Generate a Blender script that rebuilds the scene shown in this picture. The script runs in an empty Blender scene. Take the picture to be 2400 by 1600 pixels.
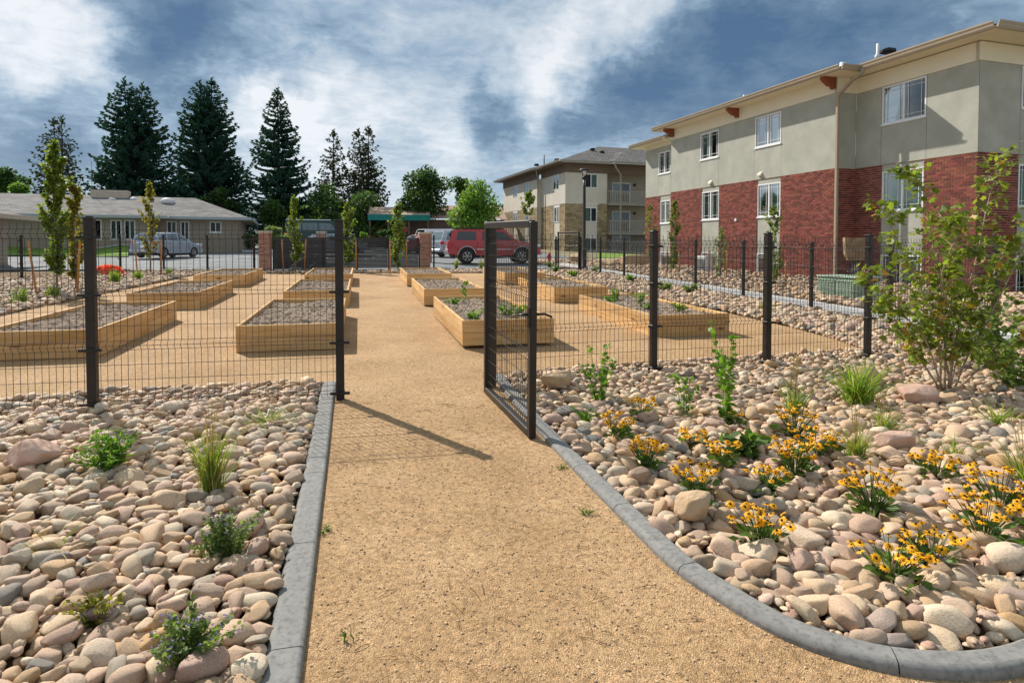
import bpy, bmesh, math, random
import numpy as np
from mathutils import Vector, Matrix, noise

rng = random.Random(11)
nrs = np.random.RandomState(5)
S = bpy.context.scene
COL = S.collection
R = math.radians

# ------------------------------------------------------------------ camera
EYE = 1.66
F, YAW, PITCH, HY = 1475.0, R(13.48), R(1.8), 576.7
cam_d = bpy.data.cameras.new('camera')
cam = bpy.data.objects.new('camera', cam_d)
COL.objects.link(cam)
cam.location = (0, 0, EYE)
cam.rotation_euler = (R(90) - PITCH, 0, -YAW)
cam_d.sensor_width = 36
cam_d.lens = F / 2400 * 36
cam_d.shift_y = -(800 - HY - F * math.tan(PITCH)) / 2400
cam_d.clip_start = 0.05
cam_d.clip_end = 6000
S.camera = cam

# ------------------------------------------------------------------ sun, sky, exposure
SUN_AZ, SUN_EL = R(-30), R(39.5)          # azimuth measured from +Y towards +X
sun_dir = Vector((math.sin(SUN_AZ) * math.cos(SUN_EL), math.cos(SUN_AZ) * math.cos(SUN_EL), math.sin(SUN_EL)))
sl = bpy.data.lights.new('sun', 'SUN')
sl.energy = 5.0
sl.angle = R(0.5)
sl.color = (1.0, 0.93, 0.84)
so = bpy.data.objects.new('sun', sl)
COL.objects.link(so)
so.rotation_euler = (-sun_dir).to_track_quat('-Z', 'Y').to_euler()
so.location = (-20, 30, 40)

S.view_settings.view_transform = 'Standard'
S.view_settings.look = 'None'
S.view_settings.exposure = 0.38
S.view_settings.gamma = 1.0
S.view_settings.use_curve_mapping = False
S.cycles.max_bounces = 6
S.cycles.diffuse_bounces = 3
S.cycles.glossy_bounces = 3
S.cycles.transparent_max_bounces = 12
S.cycles.sample_clamp_indirect = 6
try:
    S.cycles.use_denoising = True
    S.cycles.denoiser = 'OPENIMAGEDENOISE'
except Exception:
    pass


class NT:
    """small helper round a node tree"""
    def __init__(self, nt):
        self.nt = nt
        nt.nodes.clear()

    def n(self, typ, **kw):
        nd = self.nt.nodes.new(typ)
        for k, v in kw.items():
            if k.startswith('i_'):
                nd.inputs[k[2:].replace('_', ' ')].default_value = v
            else:
                setattr(nd, k, v)
        return nd

    def l(self, a, b):
        self.nt.links.new(a, b)

    def math(self, op, a, b=None, c=None, clamp=False):
        m = self.nt.nodes.new('ShaderNodeMath')
        m.operation = op
        m.use_clamp = clamp
        for i, v in enumerate((a, b, c)):
            if v is None:
                continue
            if hasattr(v, 'node'):
                self.l(v, m.inputs[i])
            else:
                m.inputs[i].default_value = v
        return m.outputs[0]

    def vmath(self, op, a, b=None):
        m = self.nt.nodes.new('ShaderNodeVectorMath')
        m.operation = op
        for i, v in enumerate((a, b)):
            if v is None:
                continue
            if hasattr(v, 'node'):
                self.l(v, m.inputs[i])
            else:
                m.inputs[i].default_value = v
        return m

    def mix(self, fac, a, b, blend='MIX'):
        m = self.nt.nodes.new('ShaderNodeMix')
        m.data_type = 'RGBA'
        m.blend_type = blend
        for s, v in ((m.inputs['Factor'], fac), (m.inputs['A'], a), (m.inputs['B'], b)):
            # sockets of the RGBA set are found by type below
            pass
        sf = m.inputs[0]
        sa = [s for s in m.inputs if s.name == 'A' and s.type == 'RGBA'][0]
        sb = [s for s in m.inputs if s.name == 'B' and s.type == 'RGBA'][0]
        for s, v in ((sf, fac), (sa, a), (sb, b)):
            if hasattr(v, 'node'):
                self.l(v, s)
            elif isinstance(v, (int, float)):
                s.default_value = v
            else:
                s.default_value = (*v, 1.0) if len(v) == 3 else v
        return [s for s in m.outputs if s.type == 'RGBA'][0]

    def ramp(self, fac, stops, interp='LINEAR'):
        r = self.nt.nodes.new('ShaderNodeValToRGB')
        r.color_ramp.interpolation = interp
        el = r.color_ramp.elements
        while len(el) < len(stops):
            el.new(0.5)
        for e, (p, c) in zip(el, stops):
            e.position = p
            e.color = (*c, 1.0) if not isinstance(c, (int, float)) else (c, c, c, 1.0)
        self.l(fac, r.inputs[0])
        return r.outputs[0]


def pix_dir(px, py):
    rx = (px - 1200) / F
    up = -(py - HY - F * math.tan(PITCH)) / F
    cp, sp, c, s = math.cos(PITCH), math.sin(PITCH), math.cos(YAW), math.sin(YAW)
    d = cp + up * sp
    z = up * cp - sp
    return Vector((rx * c + d * s, -rx * s + d * c, z))


world = bpy.data.worlds.new('World')
S.world = world
world.use_nodes = True
W = NT(world.node_tree)
out = W.n('ShaderNodeOutputWorld')
bg = W.n('ShaderNodeBackground')
bg.inputs['Strength'].default_value = 0.145
W.l(bg.outputs[0], out.inputs[0])
sky = W.n('ShaderNodeTexSky')
sky.sky_type = 'NISHITA'
sky.sun_disc = False
sky.sun_elevation = SUN_EL
sky.sun_rotation = SUN_AZ
sky.altitude = 1600
sky.air_density = 1.0
sky.dust_density = 0.6
tc = W.n('ShaderNodeTexCoord')
dirn = W.vmath('NORMALIZE', tc.outputs['Generated']).outputs[0]
sep = W.n('ShaderNodeSeparateXYZ')
W.l(dirn, sep.inputs[0])
zc = W.math('MAXIMUM', sep.outputs[2], 0.0)
den = W.math('ADD', zc, 0.16)
plane = W.vmath('SCALE', dirn)
plane.inputs['Scale'].default_value = 1.0
W.l(W.math('DIVIDE', 1.0, den), plane.inputs['Scale'])
pl = plane.outputs[0]


def wnoise(scale, detail, rough, off, dist=0.0, stretch=(1, 1, 0)):
    mp = W.n('ShaderNodeMapping')
    W.l(pl, mp.inputs['Vector'])
    mp.inputs['Location'].default_value = off
    mp.inputs['Scale'].default_value = stretch
    nz = W.n('ShaderNodeTexNoise')
    nz.inputs['Scale'].default_value = scale
    nz.inputs['Detail'].default_value = detail
    nz.inputs['Roughness'].default_value = rough
    nz.inputs['Distortion'].default_value = dist
    W.l(mp.outputs[0], nz.inputs['Vector'])
    return nz.outputs[0]


# cloud masses: (pixel x, pixel y, half angle degrees, weight); negative = dark blue-grey, positive = bright
BLOBS = [
    # the deep blue mass at the upper left
    (330, 190, 8, -0.26), (560, 110, 7, -0.24), (720, 60, 6, -0.16), (180, 230, 6, -0.20), (450, 40, 7, -0.22), (430, 210, 6, -0.18), (620, 180, 4, -0.10),
    (20, 320, 5.5, -0.30), (90, 400, 5, -0.22), (150, 320, 4, -0.10), (60, 190, 3.5, -0.12),
    # bright breaks round it
    (80, 60, 5.0, 0.30), (210, 90, 3.6, 0.22), (140, 130, 3, 0.14), (640, 10, 3.4, 0.20), (560, 175, 3.8, 0.26), (700, 190, 3.8, 0.26), (480, 165, 3, .12), (620, 90, 2.6, .12),
    (600, 250, 4.2, 0.24), (360, 205, 2.6, 0.10), (40, 225, 4.0, 0.20), (150, 262, 4.0, 0.24), (270, 300, 4.0, 0.18), (640, 300, 4, 0.16), (480, 285, 3.5, .14),
    # smooth grey veil in the middle
    (930, 120, 9, -0.01), (1060, 60, 8, -0.06), (760, 260, 5, 0.05), (830, 360, 7, 0.16), (1000, 300, 6, 0.10), (1060, 430, 6, 0.08), (740, 440, 5, .14),
    (1160, 290, 3.2, -0.26), (1140, 330, 2.2, -0.12), (940, 372, 2.6, -0.24), (1220, 330, 4, .10), (1270, 350, 6, -0.16), (1400, 350, 5, -.10), (1180, 400, 5, -.10),
    # the grey mass at the right with its white rim
    (1390, 60, 4.5, 0.20), (1480, 20, 4.5, 0.18), (1300, 130, 4.0, 0.15), (1250, 205, 3.6, 0.13), (1330, 190, 3, .10), (1590, 5, 4, .14), (1290, 250, 3, .10),
    (1480, 130, 6, -0.26), (1640, 140, 7, -0.26), (1800, 170, 8, -0.24), (1400, 250, 5, -0.30), (1560, 270, 5, -0.22), (1980, 110, 8, -0.20), (2150, 70, 8, -0.16), (1720, 60, 6, -.16), (2330, 30, 7, -.10), (1900, 20, 7, -.12),
    (1370, 215, 2.5, .12), (1640, 200, 3, .08),
]
wn = W.n('ShaderNodeTexNoise')
wn.inputs['Scale'].default_value = 7.0
wn.inputs['Detail'].default_value = 7
wn.inputs['Roughness'].default_value = 0.62
W.l(dirn, wn.inputs['Vector'])
wofs = W.vmath('SUBTRACT', wn.outputs['Color'], (0.5, 0.5, 0.5))
wsc = W.vmath('SCALE', wofs.outputs[0])
wsc.inputs['Scale'].default_value = 0.19
wdir = W.vmath('NORMALIZE', W.vmath('ADD', dirn, wsc.outputs[0]).outputs[0]).outputs[0]
acc = None
for (bx, by, ha, wt) in BLOBS:
    if wt == 0:
        continue
    d = pix_dir(bx, by).normalized()
    dt = W.vmath('DOT_PRODUCT', wdir, tuple(d)).outputs['Value']
    mr = W.n('ShaderNodeMapRange')
    mr.interpolation_type = 'SMOOTHSTEP'
    W.l(dt, mr.inputs[0])
    mr.inputs[1].default_value = math.cos(R(ha * 1.1))
    mr.inputs[2].default_value = 1.0
    mr.inputs[3].default_value = 0
    mr.inputs[4].default_value = wt * (0.84 if wt < 0 else 0.95)
    acc = mr.outputs[0] if acc is None else W.math('ADD', acc, mr.outputs[0])
n1 = wnoise(1.15, 7, 0.55, (3.1, 1.7, 0), 0.5, (1, 1.0, 0))
n2 = wnoise(4.2, 8, 0.62, (7.3, 2.2, 0), 0.5)
n3 = wnoise(12.0, 6, 0.6, (1.3, 9.2, 0), 0.8)
v = W.math('MULTIPLY_ADD', W.math('SUBTRACT', n1, 0.5), 0.26, 0.575)
v = W.math('MULTIPLY_ADD', W.math('SUBTRACT', n2, 0.5), 0.58, v)
v = W.math('MULTIPLY_ADD', W.math('SUBTRACT', n3, 0.5), 0.30, v)
v = W.math('MULTIPLY_ADD', acc, 1.0, v)
cloud_r = W.ramp(v, [(0.0, (0.036, 0.074, 0.135)), (0.24, (0.076, 0.122, 0.178)), (0.44, (0.165, 0.226, 0.288)), (0.62, (0.280, 0.326, 0.368)), (0.90, (0.470, 0.480, 0.490))])
cloud_s = W.vmath('SCALE', cloud_r)
cloud_s.inputs['Scale'].default_value = 10.0
cloud = cloud_s.outputs[0]
haze_f = W.math('POWER', W.math('SUBTRACT', 1.0, zc, clamp=True), 14.0)
cloud2 = W.mix(W.math('MULTIPLY', haze_f, 0.55), cloud, (3.6, 4.0, 4.4))
skyc = W.mix(0.93, sky.outputs[0], cloud2)
W.l(skyc, bg.inputs['Color'])

# ------------------------------------------------------------------ terrain height and places


def G(x, y):
    g = 0.0222 * min(max(y, -10), 30) + 0.028 * min(max(y - 30, 0), 30)
    return g - 0.010 * min(max(x - 2.5, 0), 4.0)


KX, KY = (2.5, 6.5), (-10, 30, 60)


def Pd(px, py, d):
    """the world point that lies d metres ahead of the lens at a place of the photograph"""
    r = pix_dir(px, py)
    k = d / (r.x * math.sin(YAW) + r.y * math.cos(YAW))
    p = r * k
    return Vector((p.x, p.y, p.z + EYE))


def Pg(px, d):
    """point on the ground d metres ahead at picture column px"""
    p = Pd(px, 600, d)
    return Vector((p.x, p.y, G(p.x, p.y)))


def scale_at(d):
    return d / F          # metres per photograph pixel


# ------------------------------------------------------------------ mesh builder
class MB:
    def __init__(self):
        self.v, self.f, self.m, self.s = [], [], [], []

    def add(self, verts, faces, mat=0, smooth=False, M=None):
        o = len(self.v)
        if M is not None:
            verts = [M @ Vector(p) for p in verts]
        self.v.extend([tuple(p) for p in verts])
        for f in faces:
            self.f.append(tuple(i + o for i in f))
            self.m.append(mat)
            self.s.append(smooth)

    def box(self, c, s, mat=0, M=None, rz=0.0):
        x, y, z = s[0] / 2, s[1] / 2, s[2] / 2
        vs = [(-x, -y, -z), (x, -y, -z), (x, y, -z), (-x, y, -z), (-x, -y, z), (x, -y, z), (x, y, z), (-x, y, z)]
        if rz:
            cr, sr = math.cos(rz), math.sin(rz)
            vs = [(a * cr - b * sr, a * sr + b * cr, q) for a, b, q in vs]
        vs = [(a + c[0], b + c[1], q + c[2]) for a, b, q in vs]
        self.add(vs, [(0, 3, 2, 1), (4, 5, 6, 7), (0, 1, 5, 4), (1, 2, 6, 5), (2, 3, 7, 6), (3, 0, 4, 7)], mat, False, M)

    def bbox(self, lo, hi, mat=0, M=None):
        self.box([(a + b) / 2 for a, b in zip(lo, hi)], [abs(b - a) for a, b in zip(lo, hi)], mat, M)

    def bevbox(self, c, s, b=0.01, mat=0, M=None):
        """box with bevelled edges"""
        x, y, z = s[0] / 2, s[1] / 2, s[2] / 2
        bm = bmesh.new()
        bmesh.ops.create_cube(bm, size=1.0)
        for vv in bm.verts:
            vv.co = Vector((vv.co.x * 2 * x + c[0], vv.co.y * 2 * y + c[1], vv.co.z * 2 * z + c[2]))
        bmesh.ops.bevel(bm, geom=bm.edges[:], offset=b, segments=1, affect='EDGES')
        self.bm(bm, mat, False, M)

    def bm(self, bm, mat=0, smooth=False, M=None):
        bm.verts.index_update()
        self.add([vv.co.copy() for vv in bm.verts], [[q.index for q in f.verts] for f in bm.faces], mat, smooth, M)
        bm.free()

    def tube(self, pts, rad, n=6, mat=0, smooth=True, cap=True, M=None):
        pts = [Vector(p) for p in pts]
        if isinstance(rad, (int, float)):
            rad = [rad] * len(pts)
        rings = []
        up = None
        for i, p in enumerate(pts):
            t = (pts[min(i + 1, len(pts) - 1)] - pts[max(i - 1, 0)])
            if t.length < 1e-9:
                t = Vector((0, 0, 1))
            t.normalize()
            if up is None:
                a = Vector((1, 0, 0)) if abs(t.x) < 0.9 else Vector((0, 1, 0))
                up = (a - t * a.dot(t)).normalized()
            else:
                up = (up - t * up.dot(t))
                if up.length < 1e-6:
                    a = Vector((1, 0, 0)) if abs(t.x) < 0.9 else Vector((0, 1, 0))
                    up = a - t * a.dot(t)
                up.normalize()
            b = t.cross(up)
            ph = math.pi / 4 if n == 4 else 0
            rings.append([p + (up * math.cos(2 * math.pi * k / n + ph) + b * math.sin(2 * math.pi * k / n + ph)) * rad[i] for k in range(n)])
        vs = [q for r in rings for q in r]
        fs = []
        for i in range(len(rings) - 1):
            for k in range(n):
                a, b2 = i * n + k, i * n + (k + 1) % n
                fs.append((a, b2, b2 + n, a + n))
        if cap:
            fs.append(tuple(range(n - 1, -1, -1)))
            fs.append(tuple((len(rings) - 1) * n + k for k in range(n)))
        self.add(vs, fs, mat, smooth, M)

    def prism(self, poly, h0, h1, mat=0, M=None, axis='z'):
        """extrude a 2D polygon; axis z: (x,y)->(x,y,h); axis y: (x,z) -> (x,h,z); axis x: (y,z)->(h,y,z)"""
        def up(p, h):
            return (p[0], p[1], h) if axis == 'z' else ((p[0], h, p[1]) if axis == 'y' else (h, p[0], p[1]))
        n = len(poly)
        vs = [up(p, h0) for p in poly] + [up(p, h1) for p in poly]
        fs = [tuple(range(n - 1, -1, -1)), tuple(range(n, 2 * n))]
        for i in range(n):
            j = (i + 1) % n
            fs.append((i, j, n + j, n + i))
        self.add(vs, fs, mat, False, M)

    def lathe(self, prof, n=12, mat=0, smooth=True, M=None, cap=True):
        vs, fs = [], []
        for (r, z) in prof:
            for k in range(n):
                a = 2 * math.pi * k / n
                vs.append((r * math.cos(a), r * math.sin(a), z))
        for i in range(len(prof) - 1):
            for k in range(n):
                a, b = i * n + k, i * n + (k + 1) % n
                fs.append((a, b, b + n, a + n))
        if cap:
            fs.append(tuple(range(n - 1, -1, -1)))
            fs.append(tuple((len(prof) - 1) * n + k for k in range(n)))
        self.add(vs, fs, mat, smooth, M)

    def build(self, name, mats, parent=None, loc=None, rot=None, kind=None):
        me = bpy.data.meshes.new(name)
        me.from_pydata(self.v, [], self.f)
        if not isinstance(mats, (list, tuple)):
            mats = [mats]
        for m in mats:
            me.materials.append(m)
        if len(self.f):
            me.polygons.foreach_set('material_index', self.m)
            me.polygons.foreach_set('use_smooth', self.s)
        me.update()
        return link(name, me, parent, loc, rot, kind)


def link(name, me, parent=None, loc=None, rot=None, kind=None):
    o = bpy.data.objects.new(name, me)
    COL.objects.link(o)
    if parent is not None:
        o.parent = parent
    if loc is not None:
        o.location = loc
    if rot is not None:
        o.rotation_euler = rot
    if kind:
        o['kind'] = kind
    return o


def np_mesh(name, V, Fc, mats, smooth=True, parent=None, kind=None):
    """fast mesh from arrays: V (n,3), Fc (m,3 or 4)"""
    me = bpy.data.meshes.new(name)
    k = Fc.shape[1]
    me.vertices.add(len(V))
    me.vertices.foreach_set('co', V.astype(np.float32).ravel())
    me.loops.add(Fc.size)
    me.loops.foreach_set('vertex_index', Fc.astype(np.int32).ravel())
    me.polygons.add(len(Fc))
    me.polygons.foreach_set('loop_start', np.arange(0, Fc.size, k, dtype=np.int32))
    me.polygons.foreach_set('use_smooth', np.full(len(Fc), smooth))
    for m in (mats if isinstance(mats, (list, tuple)) else [mats]):
        me.materials.append(m)
    me.update(calc_edges=True)
    me.validate()
    return link(name, me, parent, kind=kind)


def thing(name, label, cat, loc=(0, 0, 0), rz=0.0, group=None, rx=0.0, ry=0.0):
    o = bpy.data.objects.new(name, None)
    o.empty_display_size = 0.2
    COL.objects.link(o)
    o.location = loc
    o.rotation_euler = (rx, ry, rz)
    tag(o, label, cat, group)
    return o


def tag(o, label, cat, group=None):
    o['label'] = label
    o['category'] = cat
    if group:
        o['group'] = group
    return o


# ------------------------------------------------------------------ materials
def pmat(name, c1, c2=None, scale=4.0, rough=0.8, bump=0.0, bscale=60.0, spec=0.3, rand=0.0, island=0.0,
         detail=4.0, stretch=None, metallic=0.0, dirt=None, bdist=0.01, trans=0.0, coat=0.0):
    m = bpy.data.materials.new(name)
    m.use_nodes = True
    N = NT(m.node_tree)
    o = N.n('ShaderNodeOutputMaterial')
    p = N.n('ShaderNodeBsdfPrincipled')
    N.l(p.outputs[0], o.inputs[0])
    p.inputs['Roughness'].default_value = rough
    p.inputs['Metallic'].default_value = metallic
    p.inputs['Specular IOR Level'].default_value = spec
    if coat:
        p.inputs['Coat Weight'].default_value = coat
        p.inputs['Coat Roughness'].default_value = 0.05
    t = N.n('ShaderNodeTexCoord')
    vec = t.outputs['Object']
    if stretch:
        mp = N.n('ShaderNodeMapping')
        mp.inputs['Scale'].default_value = stretch
        N.l(vec, mp.inputs['Vector'])
        vec = mp.outputs[0]
    if c2 is not None:
        nz = N.n('ShaderNodeTexNoise')
        nz.inputs['Scale'].default_value = scale
        nz.inputs['Detail'].default_value = detail
        nz.inputs['Roughness'].default_value = 0.6
        N.l(vec, nz.inputs['Vector'])
        colr = N.ramp(nz.outputs[0], [(0.32, c1), (0.68, c2)])
    else:
        rgb = N.n('ShaderNodeRGB')
        rgb.outputs[0].default_value = (*c1, 1)
        colr = rgb.outputs[0]
    if dirt:
        dcol, dscale, damt = dirt
        n2 = N.n('ShaderNodeTexNoise')
        n2.inputs['Scale'].default_value = dscale
        n2.inputs['Detail'].default_value = 6
        N.l(t.outputs['Object'], n2.inputs['Vector'])
        f = N.math('MULTIPLY', N.ramp(n2.outputs[0], [(0.48, 0.0), (0.72, 1.0)]), damt)
        colr = N.mix(f, colr, dcol)
    if rand or island:
        if island:
            gi = N.n('ShaderNodeNewGeometry')
            rv = gi.outputs['Random Per Island']
            amt = island
        else:
            oi = N.n('ShaderNodeObjectInfo')
            rv = oi.outputs['Random']
            amt = rand
        hs = N.n('ShaderNodeHueSaturation')
        hs.inputs['Saturation'].default_value = 1
        N.l(N.math('MULTIPLY_ADD', rv, 2 * amt, 1 - amt), hs.inputs['Value'])
        hv = N.math('FRACT', N.math('MULTIPLY', rv, 7.31))
        N.l(N.math('MULTIPLY_ADD', hv, 0.05 * amt, 0.5 - 0.025 * amt), hs.inputs['Hue'])
        N.l(colr, hs.inputs['Color'])
        colr = hs.outputs[0]
    N.l(colr, p.inputs['Base Color'])
    if bump:
        nb = N.n('ShaderNodeTexNoise')
        nb.inputs['Scale'].default_value = bscale
        nb.inputs['Detail'].default_value = 5
        N.l(vec, nb.inputs['Vector'])
        b = N.n('ShaderNodeBump')
        b.inputs['Strength'].default_value = bump
        b.inputs['Distance'].default_value = bdist
        N.l(nb.outputs[0], b.inputs['Height'])
        N.l(b.outputs[0], p.inputs['Normal'])
    if trans:
        # leaf: part of the light passes through
        tr = N.n('ShaderNodeBsdfTranslucent')
        bright = N.mix(1.0, colr, (1.25, 1.3, 0.55), 'MULTIPLY')
        N.l(bright, tr.inputs['Color'])
        mx = N.n('ShaderNodeMixShader')
        mx.inputs[0].default_value = trans
        N.l(p.outputs[0], mx.inputs[1])
        N.l(tr.outputs[0], mx.inputs[2])
        N.l(mx.outputs[0], o.inputs[0])
    return m


def gravel_mat():
    m = bpy.data.materials.new('decomposed_granite')
    m.use_nodes = True
    N = NT(m.node_tree)
    o = N.n('ShaderNodeOutputMaterial')
    p = N.n('ShaderNodeBsdfPrincipled')
    N.l(p.outputs[0], o.inputs[0])
    p.inputs['Roughness'].default_value = 0.9
    p.inputs['Specular IOR Level'].default_value = 0.2
    t = N.n('ShaderNodeTexCoord')
    nz = N.n('ShaderNodeTexNoise')
    nz.inputs['Scale'].default_value = 0.9
    nz.inputs['Detail'].default_value = 9
    nz.inputs['Roughness'].default_value = 0.68
    N.l(t.outputs['Object'], nz.inputs['Vector'])
    tone = N.ramp(nz.outputs[0], [(0.28, (0.315, 0.196, 0.098)), (0.5, (0.440, 0.288, 0.155)), (0.72, (0.550, 0.375, 0.215))])
    vo = N.n('ShaderNodeTexVoronoi')
    vo.inputs['Scale'].default_value = 190
    N.l(t.outputs['Object'], vo.inputs['Vector'])
    sepc = N.n('ShaderNodeSeparateColor')
    N.l(vo.outputs['Color'], sepc.inputs[0])
    g = N.ramp(sepc.outputs[0], [(0.0, (0.40, 0.35, 0.30)), (0.12, (0.66, 0.62, 0.58)), (0.35, (0.90, 0.88, 0.86)), (0.7, (1.05, 1.03, 1.0)), (0.9, (1.25, 1.22, 1.2)), (1.0, (1.55, 1.55, 1.55))])
    c = N.mix(1.0, tone, g, 'MULTIPLY')
    vo2 = N.n('ShaderNodeTexVoronoi')
    vo2.inputs['Scale'].default_value = 55
    N.l(t.outputs['Object'], vo2.inputs['Vector'])
    s2 = N.n('ShaderNodeSeparateColor')
    N.l(vo2.outputs['Color'], s2.inputs[0])
    dk = N.math('MULTIPLY', N.math('GREATER_THAN', s2.outputs[0], 0.965), N.math('LESS_THAN', vo2.outputs['Distance'], 0.34))
    c = N.mix(N.math('MULTIPLY', dk, 0.45), c, (0.16, 0.11, 0.07))
    n3 = N.n('ShaderNodeTexNoise')
    n3.inputs['Scale'].default_value = 5.5
    n3.inputs['Detail'].default_value = 8
    n3.inputs['Roughness'].default_value = 0.7
    N.l(t.outputs['Object'], n3.inputs['Vector'])
    c = N.mix(N.ramp(n3.outputs[0], [(0.35, 0.0), (0.75, 0.45)]), c, (0.40, 0.25, 0.11))
    n5 = N.n('ShaderNodeTexNoise')
    n5.inputs['Scale'].default_value = 32
    n5.inputs['Detail'].default_value = 4
    N.l(t.outputs['Object'], n5.inputs['Vector'])
    c = N.mix(1.0, c, N.ramp(n5.outputs[0], [(0.3, (0.70, 0.68, 0.66)), (0.5, (1.0, 1.0, 1.0)), (0.7, (1.22, 1.22, 1.22))]), 'MULTIPLY')
    # thin greenish algae in patches
    n4 = N.n('ShaderNodeTexNoise')
    n4.inputs['Scale'].default_value = 1.7
    n4.inputs['Detail'].default_value = 7
    N.l(t.outputs['Object'], n4.inputs['Vector'])
    c = N.mix(N.ramp(n4.outputs[0], [(0.60, 0.0), (0.8, 0.35)]), c, (0.30, 0.25, 0.10))
    N.l(c, p.inputs['Base Color'])
    h = N.math('ADD', N.math('MULTIPLY', vo.outputs['Distance'], -0.5), N.math('MULTIPLY', n3.outputs[0], 1.2))
    b = N.n('ShaderNodeBump')
    b.inputs['Strength'].default_value = 0.75
    b.inputs['Distance'].default_value = 0.012
    N.l(h, b.inputs['Height'])
    N.l(b.outputs[0], p.inputs['Normal'])
    return m


def stone_mat(name, island):
    m = bpy.data.materials.new(name)
    m.use_nodes = True
    N = NT(m.node_tree)
    o = N.n('ShaderNodeOutputMaterial')
    p = N.n('ShaderNodeBsdfPrincipled')
    N.l(p.outputs[0], o.inputs[0])
    p.inputs['Roughness'].default_value = 0.72
    p.inputs['Specular IOR Level'].default_value = 0.3
    t = N.n('ShaderNodeTexCoord')
    if island:
        gi = N.n('ShaderNodeNewGeometry')
        rv = gi.outputs['Random Per Island']
    else:
        oi = N.n('ShaderNodeObjectInfo')
        rv = oi.outputs['Random']
    base = N.ramp(rv, [(0.0, (0.589, 0.406, 0.255)), (0.12, (0.694, 0.539, 0.366)), (0.24, (0.484, 0.329, 0.189)), (0.36, (0.631, 0.450, 0.321)),
                       (0.47, (0.389, 0.280, 0.199)), (0.57, (0.725, 0.604, 0.444)), (0.67, (0.462, 0.296, 0.222)), (0.76, (0.567, 0.461, 0.333)), (0.84, (0.357, 0.318, 0.255)),
                       (0.90, (0.567, 0.363, 0.178)), (0.95, (0.210, 0.208, 0.194)), (0.975, (0.631, 0.439, 0.333)), (1.0, (0.315, 0.220, 0.189))], 'LINEAR')
    off = N.vmath('SCALE', (37.0, 19.0, 53.0))
    off.inputs['Scale'].default_value = 1
    N.l(rv, off.inputs['Scale'])
    vv = N.vmath('ADD', t.outputs['Object'], off.outputs[0]).outputs[0]
    nz = N.n('ShaderNodeTexNoise')
    nz.inputs['Scale'].default_value = 9
    nz.inputs['Detail'].default_value = 7
    nz.inputs['Roughness'].default_value = 0.65
    N.l(vv, nz.inputs['Vector'])
    c = N.mix(1.0, base, N.ramp(nz.outputs[0], [(0.25, (0.58, 0.55, 0.53)), (0.5, (0.98, 0.96, 0.94)), (0.78, (1.24, 1.20, 1.14))]), 'MULTIPLY')
    n2 = N.n('ShaderNodeTexNoise')
    n2.inputs['Scale'].default_value = 120
    n2.inputs['Detail'].default_value = 3
    N.l(vv, n2.inputs['Vector'])
    c = N.mix(1.0, c, N.ramp(n2.outputs[0], [(0.3, (0.66, 0.65, 0.64)), (0.52, (1.0, 1.0, 1.0)), (0.75, (1.16, 1.16, 1.16))]), 'MULTIPLY')
    N.l(c, p.inputs['Base Color'])
    b = N.n('ShaderNodeBump')
    b.inputs['Strength'].default_value = 0.5
    b.inputs['Distance'].default_value = 0.012
    N.l(N.math('ADD', nz.outputs[0], N.math('MULTIPLY', n2.outputs[0], 0.25)), b.inputs['Height'])
    N.l(b.outputs[0], p.inputs['Normal'])
    return m


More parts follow.
